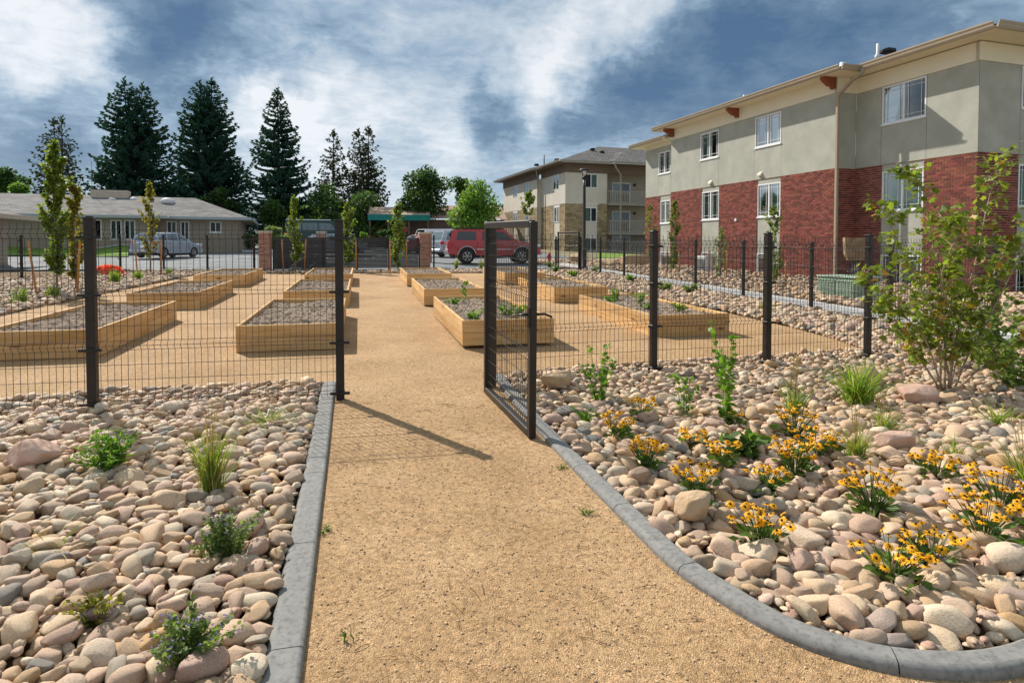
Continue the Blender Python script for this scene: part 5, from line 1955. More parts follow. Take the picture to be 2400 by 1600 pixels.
for x, y, r_, hh, nm in ((-9.0, 4.2, .28, .16, 'roof_vent'), (-7.6, 4.3, .26, .2, 'roof_vent'), (-5.2, 3.7, 0.5, 0.34, 'skylight_dome')):
    zz = e0 + RH * (y + OVH) / (half + OVH)
    mb = MB()
    mb.lathe([(r_, zz - .1), (r_, zz + hh * .4), (r_ * .8, zz + hh * .8), (r_ * .3, zz + hh)], 12, 0, True, Matrix.Translation((x, y, 0)))
    mb.build(nm, M['white_pipe'], hs_)
mb = MB()
for x, y, hh in ((-20.5, 1.8, .7), (-21.6, .6, .6), (-10.6, half, 2.6)):
    zz = e0 + RH * (y + OVH) / (half + OVH)
    mb.tube([(x, y, zz - .1), (x, y, zz + hh)], 0.045 if hh < 2 else 0.02, 6)
mb.build('vent_pipe', M['pipe'], hs_)

# near wing of another low house at the left edge
wn_ = Pd(26, 560, 30.0)
wc = Vector((wn_.x, wn_.y - 8.6, 0))
wz = G(wn_.x, wn_.y) - 0.06
hw = thing('garage_wing', 'tan garage wing at the far left edge with overhanging roof', 'building', (wc.x, wc.y, wz), R(1))
we = 1.66 + (576.7 - 510) / F * 30 - wz
mb = MB()
mb.add([(-9, 0, -.3), (0, 0, -.3), (0, 0, we), (-9, 0, we)], [(0, 1, 2, 3)])
mb.add([(0, 0, -.3), (0, 8.6, -.3), (0, 8.6, we), (0, 0, we)], [(0, 1, 2, 3)])
wl = mb.build('wall', M['siding'], hw)
mb = MB()
z = 0.1
while z < we - .1:
    slab(mb, fr_s(0), -9, 0, z, z + .012, 0, .018)
    mb.bbox((0, 0, z), (0.018, 8.6, z + .012))
    z += 0.2
mb.build('lap_joint', M['siding'], wl, kind='stuff')
mb = MB()
mb.add([(-10, -0.9, we), (0.9, -0.9, we), (0.9, 9.6, we), (-4.3, 4.2, we + 1.5), (-10, 4.2, we + 1.5)], [(0, 1, 3, 4), (1, 2, 3)])
mb.build('roof', M['house_shingle'], hw)
mb = MB()
gutter_run(mb, (-10, -.9), (.9, -.9), we - .13, .2, .13)
gutter_run(mb, (.9, -.9), (.9, 9.6), we - .131, .2, .13)
mb.build('gutter', M['cap'], hw)
mb = MB()
mb.bbox((-9, -.9, we - .06), (.9, 0, we - .03))
mb.bbox((0, 0.001, we - .061), (.9, 9.0, we - .031))
mb.build('soffit', M['siding'], hw)

# lawn in front of the house, with its kerb
lawn_px = [(0, 562), (40, 568), (95, 577), (170, 582), (235, 583), (285, 574), (300, 576)]
mb = MB()
vs, fs, back_pts = [], [], []
for px_, py_ in lawn_px:
    f0 = Pg(px_, 38.2)
    b0 = Pd(px_, py_, 42.6)
    back_pts.append(b0)
    for k in range(9):
        u = k / 8
        q = f0.lerp(b0, u)
        vs.append((q.x, q.y, f0.z + 0.03 + (b0.z - f0.z - 0.03) * (u ** 1.25) + 0.02 * noise.noise(Vector((q.x, q.y, 1)))))
    vs.append((b0.x, b0.y, G(b0.x, b0.y) - .1))
nl = len(lawn_px)
for i in range(nl - 1):
    for k in range(9):
        fs.append((i * 10 + k, (i + 1) * 10 + k, (i + 1) * 10 + k + 1, i * 10 + k + 1))
mb.add(vs, fs, 0, True)
mb.build('lawn', M['lawn'], kind='structure')
mb = MB()
mb.tube([p + Vector((0, 0, .02)) for p in back_pts], 0.085, 6, 0, False)
mb.build('lawn_kerb', M['walk'], kind='structure')
# wheel stops beside the silver car
for k, (px_, d_) in enumerate(((475, 47.0), (600, 46.0))):
    p = Pg(px_, d_)
    mb = MB()
    mb.bevbox((0, 0, 0.07), (1.9, 0.2, 0.16), 0.04)
    o = mb.build('wheel_stop', M['walk'], None, p, (0, 0, R(8)))
    tag(o, ['pale concrete wheel stop ahead of the silver hatchback', 'pale concrete wheel stop near the left brick column'][k], 'wheel stop')

# ================================================================== shop building with teal canopy
sc_ = Pd(862, 545, 62.0)
sh = thing('canopy_building', 'low brown building with teal canopy fascia and tan roof behind the trees', 'building', (sc_.x, sc_.y, G(sc_.x, sc_.y)), R(-3))
mb = MB()
mb.bbox((0.3, 2.5, -.3), (14, 9, 2.9))
mb.build('wall', M['brown_wall'], sh)
mb = MB()
mb.bbox((0, 0, 2.45 + .25), (6.1, 0.25, 3.28))
mb.bbox((0, 0.25, 2.70), (0.25, 4.0, 3.28))
mb.build('fascia', M['teal'], sh)
mb = MB()
mb.add([(0.0, 0.1, 3.27), (6.1, 0.1, 3.27), (6.1, 5, 4.3), (0, 5, 4.3)], [(0, 1, 2, 3)])
mb.add([(6.1, 2.2, 3.0), (14.3, 2.2, 3.0), (14.3, 6, 4.6), (6.1, 6, 4.6)], [(0, 1, 2, 3)])
mb.build('roof', M['tan_roof'], sh)
mb = MB()
for x in (0.2, 2.0, 4.0, 5.9):
    mb.bbox((x - .1, .12, -.3), (x + .1, .32, 2.7))
mb.build('post', M['brown_wall'], sh)
mb = MB()
for k in range(6):
    mb.bbox((0.4 + k * .25, .8, .2 + k * .28), (0.7 + k * .25, 1.9, .26 + k * .28))
mb.tube([(0.2, .8, .9), (2.0, .8, 2.8)], .06, 4, 0, False)
for k in range(7):
    mb.tube([(0.4 + k * .25, .8, .2 + k * .28), (0.4 + k * .25, .8, 1.1 + k * .26)], .03, 4, 0, False)
mb.build('stair', M['stake'], sh)
mb = MB()
mb.bbox((3.5, .33, 1.55), (3.95, .37, 2.05))
mb.build('red_sign', M['hydrant_red'], sh)

# ================================================================== vehicles
def wheel(parent, x, y, r, side, w=0.22, spokes=6):
    mb = MB()
    Mx = Matrix.Translation((x, y, r)) @ Matrix.Rotation(R(-90 * side), 4, 'X')
    mb.lathe([(r * 0.62, -w / 2), (r * 0.93, -w / 2), (r, -w / 2 + .04), (r, w / 2 - .04), (r * 0.93, w / 2), (r * 0.64, w / 2)], 22, 0, True, Mx, cap=False)
    wh = mb.build('wheel', M['rubber'], parent)
    mb = MB()
    mb.lathe([(r * .64, w / 2 - .012), (r * .60, w / 2 + .004), (r * .56, w / 2 - .03), (r * .54, w / 2 - .09)], 22, 0, True, Mx, cap=False)
    for k in range(spokes):
        a = 2 * math.pi * k / spokes
        mb.add([(math.cos(a - .22) * r * .14, math.sin(a - .22) * r * .14, w / 2 - .01), (math.cos(a - .12) * r * .58, math.sin(a - .12) * r * .58, w / 2 - .02),
                (math.cos(a + .12) * r * .58, math.sin(a + .12) * r * .58, w / 2 - .02), (math.cos(a + .22) * r * .14, math.sin(a + .22) * r * .14, w / 2 - .01)], [(0, 1, 2, 3)], 0, False, Mx)
    mb.lathe([(r * .17, w / 2 - .03), (r * .15, w / 2 + .012), (r * .05, w / 2 + .016)], 12, 0, True, Mx)
    mb.build('rim', M['rim'], wh)
    mb = MB()
    mb.lathe([(r * .55, w / 2 - .10), (r * .05, w / 2 - .10)], 18, 0, False, Mx)
    mb.build('brake_disc', M['black_plastic'], wh)
    return wh


def arch(cx, r, z, n=9):
    """points of a wheel arch, walked from +x side to -x side"""
    return [(cx + r * math.cos(math.pi * k / n), max(z, z + r * math.sin(math.pi * k / n))) for k in range(n + 1)]


def vehicle(name, label, cat, loc, rz, paint, L, Wd, sill, low_profile, cab, wb, r, glass, win, wheels=(1, 1), group=None, rail=False, trim=True, spokes=6, lamps='tail', wscale=1.0, arch_trim=False):
    """x forward, origin under the middle. low_profile: (x,z) of the shoulder line from rear to front;
    cab: (x,z) of the roof outline from rear foot to front foot; win: side windows as four-corner outlines"""
    t = thing(name, label, cat, loc, rz, group)
    xf, xr = wb / 2, -wb / 2
    ra = r * 1.17
    under = [(L / 2 - .06, sill + .02)] + arch(xf, ra, sill) + arch(xr, ra, sill) + [(-L / 2 + .06, sill + .06)]
    poly = low_profile + under
    bm = bmesh.new()
    hw_ = Wd / 2
    n = len(poly)
    top = max(z for x, z in poly)
    rows = []
    ys = [(-hw_ + .06, 0.0), (-hw_, 0.0), (0, 0), (hw_, 0.0), (hw_ - .06, 0.0)]
    def side_y(z, s):
        # tumblehome: widest a little under the shoulder
        f = (z - sill) / max(.1, top - sill)
        return s * (hw_ - 0.05 * max(0, f - .55) - 0.05 * max(0, .30 - f))
    vl = [bm.verts.new((x, side_y(z, 1), z)) for x, z in poly]
    vr = [bm.verts.new((x, side_y(z, -1), z)) for x, z in poly]
    bm.faces.new(vl[::-1])
    bm.faces.new(vr)
    for i in range(n):
        j = (i + 1) % n
        bm.faces.new((vl[i], vl[j], vr[j], vr[i]))
    bmesh.ops.recalc_face_normals(bm, faces=bm.faces[:])
    npf = len(low_profile)
    ed = [e for e in bm.edges if all(v_.co.z > sill + .15 for v_ in e.verts) and abs(abs(e.verts[0].co.y) - abs(e.verts[1].co.y)) < .04
          and (e.verts[0].co.y > 0) == (e.verts[1].co.y > 0) and (e.verts[0] in vl[:npf] + vr[:npf]) and (e.verts[1] in vl[:npf] + vr[:npf])]
    try:
        bmesh.ops.bevel(bm, geom=ed, offset=.07, segments=3, affect='EDGES', profile=.5)
    except Exception:
        pass
    bmesh.ops.triangulate(bm, faces=[f for f in bm.faces if len(f.verts) > 4])
    mb = MB()
    mb.bm(bm, 0, False)
    body = mb.build('body', paint, t)
    # cabin: roof outline swept with inward lean
    zb = min(z for x, z in cab)
    zt = max(z for x, z in cab)
    def cab_y(z):
        return hw_ - .045 - (z - zb) / (zt - zb) * 0.20 * wscale
    bm = bmesh.new()
    cl_ = [bm.verts.new((x, cab_y(z), z)) for x, z in cab]
    cr_ = [bm.verts.new((x, -cab_y(z), z)) for x, z in cab]
    bm.faces.new(cl_)
    bm.faces.new(cr_[::-1])
    for i in range(len(cab)):
        j = (i + 1) % len(cab)
        bm.faces.new((cl_[j], cl_[i], cr_[i], cr_[j]))
    bmesh.ops.recalc_face_normals(bm, faces=bm.faces[:])
    te = [e for e in bm.edges if min(v_.co.z for v_ in e.verts) > zb + .2 and (e.verts[0].co.y > 0) == (e.verts[1].co.y > 0)]
    try:
        bmesh.ops.bevel(bm, geom=te, offset=.06, segments=3, affect='EDGES')
    except Exception:
        pass
    bmesh.ops.triangulate(bm, faces=[f for f in bm.faces if len(f.verts) > 4])
    mb = MB()
    mb.bm(bm, 0, False)
    mb.build('roof_shell', paint, t)
    for q in win:
        for s in (1, -1):
            mb = MB()
            vs = [(x, s * (cab_y(z) + .006), z) for x, z in q]
            m_ = len(q)
            vs += [(x, s * (cab_y(z) - .03), z) for x, z in q]
            mb.add(vs, [tuple(range(m_)), tuple(range(2 * m_ - 1, m_ - 1, -1))] + [(i, (i + 1) % m_, m_ + (i + 1) % m_, m_ + i) for i in range(m_)])
            mb.build('side_window', glass, t)
    # windscreen and rear window along the cab's end slopes
    def endglass(nm, p, q, inset=.10):
        (x0, z0), (x1, z1) = p, q
        dx, dz = x1 - x0, z1 - z0
        nx, nz = dz, -dx
        l = math.hypot(nx, nz)
        nx, nz = nx / l * .008, nz / l * .008
        if (x0 + x1) / 2 * nx < 0:
            nx, nz = -nx, -nz
        a, b_ = .10, .93
        p0, p1 = (x0 + dx * a + nx, z0 + dz * a + nz), (x0 + dx * b_ + nx, z0 + dz * b_ + nz)
        mb = MB()
        y0, y1 = cab_y(p0[1]) - inset, cab_y(p1[1]) - inset
        mb.add([(p0[0], y0, p0[1]), (p0[0], -y0, p0[1]), (p1[0], -y1, p1[1]), (p1[0], y1, p1[1])], [(0, 1, 2, 3)])
        mb.build(nm, glass, t)
    endglass('rear_window', cab[0], cab[1])
    endglass('windscreen', cab[-1], cab[-2])
    for s in (1, -1):
        wheel(t, xf, s * (hw_ - .13), r, s, spokes=spokes)
        wheel(t, xr, s * (hw_ - .13), r, s, spokes=spokes)
        # dark wheel wells
        for cx in (xf, xr):
            mb = MB()
            ap = arch(cx, ra - .004, sill)
            mb.prism(ap, s * (hw_ - .35), s * (hw_ - .05), 0, None, 'y')
            mb.build('wheel_well', M['black_plastic'], t)
            if arch_trim:
                mb = MB()
                aa = [(cx + (ra + .02) * math.cos(math.pi * k / 12), s * (hw_ + .004), sill + (ra + .02) * math.sin(math.pi * k / 12)) for k in range(13)]
                mb.tube(aa, .028, 5)
                mb.build('arch_trim', M['chrome'], t)
        if trim:
            mb = MB()
            mb.box((0.0, s * (hw_ + .004), sill + (top - sill) * .42), (wb - 2 * ra - .1, .018, .045))
            mb.build('side_moulding', M['chrome'] if arch_trim else M['black_plastic'], t)
        mb = MB()
        mb.bevbox((0, s * 0, 0), (.16, .10, .13), .03, 0, Matrix.Translation((win[-1][-1][0] + .05 if len(win) else .6, s * (hw_ + .06), zb + .10)))
        mb.build('wing_mirror', paint, t)
    # door shuts and handles
    for s in (1, -1):
        mb = MB()
        for x in (win[0][1][0] if False else xr + ra + .10, xr + ra + .10 + (wb - 2 * ra - .2) * .52, xf - ra - .10):
            mb.box((x, s * (hw_ - .004), (sill + .15 + top - .05) / 2), (.014, .02, top - sill - .2))
        mb.build('door_gap', M['black_plastic'], t)
        mb = MB()
        for x in (xr + ra + .10 + (wb - 2 * ra - .2) * .44, xf - ra - .10 - (wb - 2 * ra - .2) * .40):
            mb.bevbox((x, s * (hw_ + .006), top - .17), (.17, .03, .04), .01)
        mb.build('door_handle', M['black_plastic'] if arch_trim else paint, t)
        # lamps wrap the corners
        zl = sill + (top - sill) * .78
        mb = MB()
        mb.bevbox((-L / 2 + .12, s * (hw_ - .10), zl), (.26, .22, .30 if lamps == 'tall' else .20), .03)
        mb.build('tail_light', M['tail'], t)
        mb = MB()
        mb.bevbox((L / 2 - .14, s * (hw_ - .16), zl - .08), (.26, .34, .17), .03)
        mb.build('headlight', M['head'], t)
    mb = MB()
    mb.bevbox((-L / 2 + .03, 0, sill + .14), (.26, Wd - .06, .20), .05)
    mb.build('rear_bumper', M['chrome'] if arch_trim else paint, t)
    mb = MB()
    mb.bevbox((L / 2 - .03, 0, sill + .14), (.26, Wd - .06, .22), .05)
    mb.build('front_bumper', M['chrome'] if arch_trim else paint, t)
    mb = MB()
    mb.box((-L / 2 - .012, 0, sill + .42), (.02, .34, .16))
    mb.build('number_plate', M['white_trim'], t)
    mb = MB()
    mb.bbox((-L / 2 + .25, -hw_ + .2, sill - .12), (L / 2 - .25, hw_ - .2, sill + .1))
    mb.build('underbody', M['black_plastic'], t)
    if rail:
        mb = MB()
        for s in (1, -1):
            y = s * (cab_y(zt) - .06)
            mb.tube([(cab[1][0] + .25, y, zt + .01), (cab[1][0] + .3, y, zt + .07), (cab[-2][0] - .3, y, zt + .07), (cab[-2][0] - .2, y, zt + .01)], .022, 5)
        mb.build('roof_rail', M['black_plastic'], t)
    return t


# red sport utility car
rc = Pg(1091.6, 34.3)
fcx = Pg(1215.7, 34.6)
mid_ = (rc + fcx) / 2
hd = math.atan2(fcx.y - rc.y, fcx.x - rc.x)
vehicle('sport_utility_car', 'red sport utility car with dark windows and alloy wheels beyond the fence', 'car', (mid_.x, mid_.y, G(mid_.x, mid_.y)), hd + R(4), M['red_paint'],
        5.0, 1.95, 0.44,
        [(-2.50, .62), (-2.50, 1.12), (-2.42, 1.20), (0.9, 1.20), (1.25, 1.18), (2.25, 1.08), (2.46, 0.98), (2.50, .62)],
        [(-2.42, 1.17), (-2.20, 1.80), (0.55, 1.82), (1.28, 1.17)], 2.95, 0.385, M['car_glass'],
        [[(-2.05, 1.24), (-0.98, 1.24), (-0.98, 1.70), (-1.95, 1.70)], [(-0.66, 1.24), (-0.05, 1.24), (-0.05, 1.70), (-0.66, 1.70)], [(0.05, 1.24), (0.98, 1.24), (0.48, 1.70), (0.05, 1.70)]],
        rail=True, lamps='tall', arch_trim=True)
# silver hatchback on the left
rc, fcx = Pg(352, 36.4), Pg(432.0, 38.6)
mid_ = (rc + fcx) / 2
hd = math.atan2(fcx.y - rc.y, fcx.x - rc.x)
HATCH = dict(low_profile=[(-2.06, .50), (-2.12, .86), (-1.98, 1.02), (0.75, .98), (1.0, .96), (1.75, .80), (2.05, .66), (2.10, .45)],
             cab=[(-2.02, .98), (-1.62, 1.44), (-0.1, 1.52), (0.28, 1.46), (1.12, .93)],
             win=[[(-1.60, 1.06), (-1.0, 1.02), (-0.95, 1.40), (-1.35, 1.36)], [(-0.90, 1.02), (-0.06, 1.0), (-0.06, 1.43), (-0.85, 1.40)], [(0.02, 1.0), (0.86, .99), (0.28, 1.38), (0.02, 1.43)]])
vehicle('hatchback_car', 'silver hatchback car parked in front of the ranch house', 'car', (mid_.x, mid_.y, G(mid_.x, mid_.y)), hd + R(9), M['silver_paint'], 4.2, 1.78, 0.27,
        HATCH['low_profile'], HATCH['cab'], 2.62, 0.325, M['car_glass_pale'], HATCH['win'], trim=False, spokes=7).scale = (.94, .94, .98)
# cars behind the red one, noses away from us
VAN_ = dict(low_profile=[(-2.35, .50), (-2.45, .95), (-2.40, 1.10), (1.1, 1.06), (1.4, 1.02), (2.2, .84), (2.45, .70), (2.5, .48)],
            cab=[(-2.40, 1.06), (-2.10, 1.70), (0.3, 1.75), (0.55, 1.70), (1.65, 1.0)],
            win=[[(-2.0, 1.14), (-1.05, 1.12), (-1.05, 1.60), (-1.85, 1.58)], [(-0.98, 1.12), (0.0, 1.10), (0.0, 1.62), (-0.98, 1.60)], [(0.08, 1.10), (1.2, 1.06), (0.6, 1.58), (0.08, 1.62)]])
p = Pg(1052, 41.0)
vehicle('minivan', 'silver minivan parked just behind the red sport utility car', 'car', p + Vector((1.4, 1.2, 0)), R(20), M['silver_paint'], 4.9, 1.9, 0.30, VAN_['low_profile'], VAN_['cab'], 3.0, 0.34, M['car_glass_pale'], VAN_['win'], trim=False)
p = Pg(1030, 50.0)
vehicle('station_wagon', 'white high-roofed wagon parked beyond the silver minivan', 'car', p + Vector((0.6, 1.4, 0)), R(22), M['white_paint'], 4.8, 1.9, 0.34, VAN_['low_profile'], [(q[0], q[1] + .12 if q[1] > 1.2 else q[1]) for q in VAN_['cab']], 3.0, 0.36, M['car_glass'], VAN_['win'], trim=False)
SED = dict(low_profile=[(-2.25, .50), (-2.30, .88), (-2.2, .97), (0.95, .93), (1.2, .92), (2.0, .78), (2.25, .62), (2.3, .42)],
           cab=[(-1.85, .93), (-1.15, 1.37), (0.15, 1.42), (0.35, 1.38), (1.25, .90)],
           win=[[(-1.35, 1.0), (-0.45, .98), (-0.45, 1.34), (-1.0, 1.31)], [(-0.37, .98), (0.75, .95), (0.3, 1.31), (-0.37, 1.34)]])
p = Pg(1000, 47.5)
vehicle('sedan_car', 'dark red sedan mostly hidden behind the right brick columns', 'car', p + Vector((.3, 1.2, 0)), R(24), M['red_paint'], 4.6, 1.8, 0.28, SED['low_profile'], SED['cab'], 2.7, 0.32, M['car_glass'], SED['win'], trim=False)
p = Pg(78, 47.5)
vehicle('sedan_car', 'dark navy sedan parked behind the lawn at the far left', 'car', p + Vector((-.2, 1.2, 0.25)), R(180 - 8), M['navy_paint'], 4.6, 1.8, 0.28, SED['low_profile'], SED['cab'], 2.7, 0.32, M['car_glass'], SED['win'], trim=False)
p = Pg(775, 42.0)
vehicle('sedan_car', 'pale silver sedan seen over the slat screen beside the black gate post', 'car', p, R(12), M['silver_paint'], 4.6, 1.8, 0.28, SED['low_profile'], SED['cab'], 2.7, 0.32, M['car_glass_pale'], SED['win'], trim=False)
p = Pg(742, 58.0)
BUS = dict(low_profile=[(-2.7, .6), (-2.75, 1.2), (-2.7, 1.5), (1.7, 1.5), (2.2, 1.3), (2.7, 1.15), (2.75, .6)],
           cab=[(-2.7, 1.47), (-2.66, 2.45), (1.3, 2.5), (1.6, 2.42), (2.2, 1.40)],
           win=[[(-2.4, 1.6), (-1.3, 1.6), (-1.3, 2.25), (-2.4, 2.25)], [(-1.2, 1.6), (0.1, 1.6), (0.1, 2.25), (-1.2, 2.25)], [(.2, 1.6), (1.7, 1.6), (1.3, 2.2), (.2, 2.25)]])
vn = vehicle('passenger_van', 'dark green van with pale roof parked beyond the slat screen', 'van', p, R(4), M['green_paint'], 5.5, 2.1, 0.42, BUS['low_profile'], BUS['cab'], 3.5, 0.38, M['car_glass_pale'], BUS['win'], trim=False, wscale=.5)
mb = MB()
mb.bevbox((-.65, 0, 2.52), (3.9, 1.75, .09), .04)
mb.build('roof_panel', M['white_trim'], vn)

# ================================================================== street lamp, boxes, condensers, hydrant
lp = Pg(1369, 29.0)
t = thing('street_lamp', 'tall dark street lamp post with lantern in front of the pale apartment block', 'street lamp', lp)
lh = 1.66 + (576.7 - 412) / F * 29.0 - lp.z
mb = MB()
mb.lathe([(.17, -.1), (.17, .12), (.12, .16), (.12, .9), (.075, .96), (.065, lh - .5), (.045, lh - .45), (.045, lh - .2)], 12)
mb.build('pole', M['metal'], t)
mb = MB()
mb.lathe([(.05, lh - .2), (.14, lh - .12), (.06, lh - .06), (.06, lh - .02)], 10)
for k in range(4):
    a = k * math.pi / 2 + .5
    mb.tube([(.05 * math.cos(a), .05 * math.sin(a), lh - .1), (.2 * math.cos(a), .2 * math.sin(a), lh + .22)], .012, 4)
mb.lathe([(.25, lh + .22), (.26, lh + .25), (.12, lh + .31), (.03, lh + .33)], 14)
mb.build('lantern', M['metal'], t)
mb = MB()
mb.lathe([(.055, lh), (.15, lh + .21), (.05, lh + .215)], 10)
mb.build('lamp_glass', M['head'], t)

p = Vector((12.6, 14.2, G(12.6, 14.2)))
t = thing('cooling_unit', 'low pale green louvred metal unit on the stones beside the red brick wall', 'air conditioner', p, R(4.5))
mb = MB()
mb.bevbox((0, 0, 0.26), (0.78, 1.30, 0.60), 0.03)
mb.bevbox((0, 0, 0.575), (0.84, 1.36, 0.05), 0.02)
mb.build('case', M['ac_green'], t)
for side in (0, 1):
    for k in range(8):
        z = 0.10 + k * 0.054
        mb = MB()
        if side == 0:
            for y in (-.31, .31):
                mb.box((-0.40, y, z), (0.04, 0.56, 0.030))
        else:
            mb.box((0, -0.66, z), (0.66, 0.04, 0.030))
        mb.build('louver', M['ac_green'], t)
p = Pd(2005, 610, 20.5)
t = thing('meter_box', 'weathered tan meter cabinet on grey pipes against the red brick corner', 'meter box', (p.x, p.y, 0.38), R(4.5))
zt_ = 1.66 + (576.7 - 557) / F * 20.5 - .38
zb_ = 1.66 + (576.7 - 610) / F * 20.5 - .38
mb = MB()
mb.prism([(-.36, zt_), (-.33, zb_ + .2), (-.24, zb_), (.24, zb_), (.27, zb_ + .2), (.30, zt_)], -0.13, 0.13, 0, Matrix.Rotation(R(-30), 4, 'Z'), 'y')
mb.build('cabinet', M['rust_box'], t)
mb = MB()
for x in (-.10, .02, .12):
    mb.tube([(x, .02, zb_ + .05), (x, .02, -.1)], .028, 6)
mb.tube([(-.3, .02, .45), (.3, .02, .40)], .025, 6)
mb.build('pipe', M['pipe'], t)
for k, (px_, d_, s_, lab) in enumerate(((1562, 33.0, .55, 'small dark condenser unit by the farthest lower window of the brick block'), (1650, 28.0, .8, 'white finned condenser unit by the middle lower window of the brick block'))):
    p = Pg(px_, d_)
    t = thing('condenser_unit', lab, 'air conditioner', p, R(4.5))
    mb = MB()
    mb.bevbox((0, 0, .35 * s_ / .8), (s_ * .5, s_, .7 * s_ / .8), .03)
    mb.build('case', M['ac_white'] if k else M['pipe'], t)
    mb = MB()
    for q in range(7):
        mb.box((-s_ * .25 - .01, 0, .1 + q * .075), (.02, s_ * .8, .03))
    mb.build('grille', M['pipe'], t)
p = Pg(1287, 36.0)
t = thing('fire_hydrant', 'small red hydrant among pale stones beyond the far corner gate', 'hydrant', p)
mb = MB()
mb.lathe([(.12, -.1), (.12, .05), (.085, .07), (.085, .36), (.11, .38), (.11, .41), (.085, .44), (.05, .52), (.03, .56)], 12)
for a in (0, math.pi / 2, math.pi):
    mb.tube([(.07 * math.cos(a), .07 * math.sin(a), .29), (.14 * math.cos(a), .14 * math.sin(a), .29)], .04, 8)
mb.build('barrel', M['hydrant_red'], t)

for k, (px_, py_, d_, sx, sz, lab) in enumerate((
        (1490, 612, 33.0, .80, .36, 'big squared sandstone block on the grass before the balconies'),
        (1425, 605, 35.0, .75, .14, 'flat sandstone slab lying left of the squared block'),
        (1432, 623, 32.0, .62, .17, 'orange-brown sandstone ledge in front of the flat slab'),
        (1352, 598, 36.0, .62, .28, 'tilted pale sandstone block left of the street lamp'))):
    p = Pg(px_, d_)
    boulder('sandstone_block', lab, (p.x, p.y, p.z + sz * .65), (sx, sx * .55, sz), M['sandstone'], 30 + k, R(20 * k), 'boulder', None, True)
a, b, c_, d = Pg(1400, 40), Pg(1500, 36.5), Pg(1540, 46), Pg(1400, 50)
sheet('lawn', [(a.x, a.y), (b.x, b.y), (c_.x, c_.y), (d.x, d.y)], M['lawn'], 0.02)
# pebble apron in front of the pale block: the stones are too far to tell apart
pts = nrs.uniform([9.5, 28.5], [17.0, 38], (1500, 2))
VV, FF, base = [], [], 0
for i, p in enumerate(pts):
    s_ = nrs.uniform(.07, .15)
    Vt = (SHAPES[1][0][i % 12] * np.array([s_, s_ * .8, s_ * .6])) @ rot_np(0, 0, nrs.uniform(0, 3)).T + np.array([p[0], p[1], G(p[0], p[1]) + s_ * .3 - .05])
    VV.append(Vt)
    FF.append(SHAPES[1][1] + base)
    base += len(Vt)
np_mesh('river_stones', np.concatenate(VV), np.concatenate(FF), M['stone_many'], True, None, 'stuff')
# ================================================================== foliage tools
KITE = np.array([(0, 0, 0), (0.42, 0.45, 0.05), (0, 1, 0), (-0.42, 0.45, 0.05)], float)
OVAL = np.array([(0, 0, 0), (0.34, 0.25, 0.03), (0.40, 0.55, 0.04), (0, 1, 0), (-0.40, 0.55, 0.04), (-0.34, 0.25, 0.03)], float)
NARROW = np.array([(0, 0, 0), (0.13, 0.35, 0.02), (0, 1, -0.04), (-0.13, 0.35, 0.02)], float)
MAPLE = np.array([(0, 0, 0), (0.10, 0.12, 0), (0.42, 0.06, -.02), (0.33, 0.25, .02), (0.60, 0.46, -.03), (0.40, 0.50, .02), (0.42, 0.66, 0), (0.22, 0.62, .02), (0.12, 0.80, 0), (0.0, 1.02, -.04),
                  (-0.12, 0.80, 0), (-0.22, 0.62, .02), (-0.42, 0.66, 0), (-0.40, 0.50, .02), (-0.60, 0.46, -.03), (-0.33, 0.25, .02), (-0.42, 0.06, -.02), (-0.10, 0.12, 0)], float)


def frames(n, seed, droop=0.0, out=None, flat=0.5):
    """random leaf frames: y = along the leaf, z = leaf normal"""
    r_ = np.random.RandomState(seed)
    d = r_.normal(size=(n, 3))
    if out is not None:
        d = d * 0.6 + out
    d[:, 2] = d[:, 2] * 0.6 - droop
    d /= np.linalg.norm(d, axis=1)[:, None] + 1e-9
    up = r_.normal(size=(n, 3)) * (1 - flat)
    up[:, 2] += flat
    x = np.cross(d, up)
    x /= np.linalg.norm(x, axis=1)[:, None] + 1e-9
    z = np.cross(x, d)
    return x, d, z


def leaf_arrays(P, size, shape, fr):
    x, y, z = fr
    k = len(shape)
    V = P[:, None, :] + (shape[None, :, 0:1] * x[:, None, :] + shape[None, :, 1:2] * y[:, None, :] + shape[None, :, 2:3] * z[:, None, :]) * np.asarray(size)[:, None, None]
    n = len(P)
    Fc = np.arange(n * k).reshape(n, k)
    return V.reshape(-1, 3), Fc


def leaves(name, P, size, shape, mat, parent, seed, droop=0.2, out=None, flat=0.5, kind=None):
    V, Fc = leaf_arrays(P, size, shape, frames(len(P), seed, droop, out, flat))
    return np_mesh(name, V, Fc, mat, False, parent, kind)


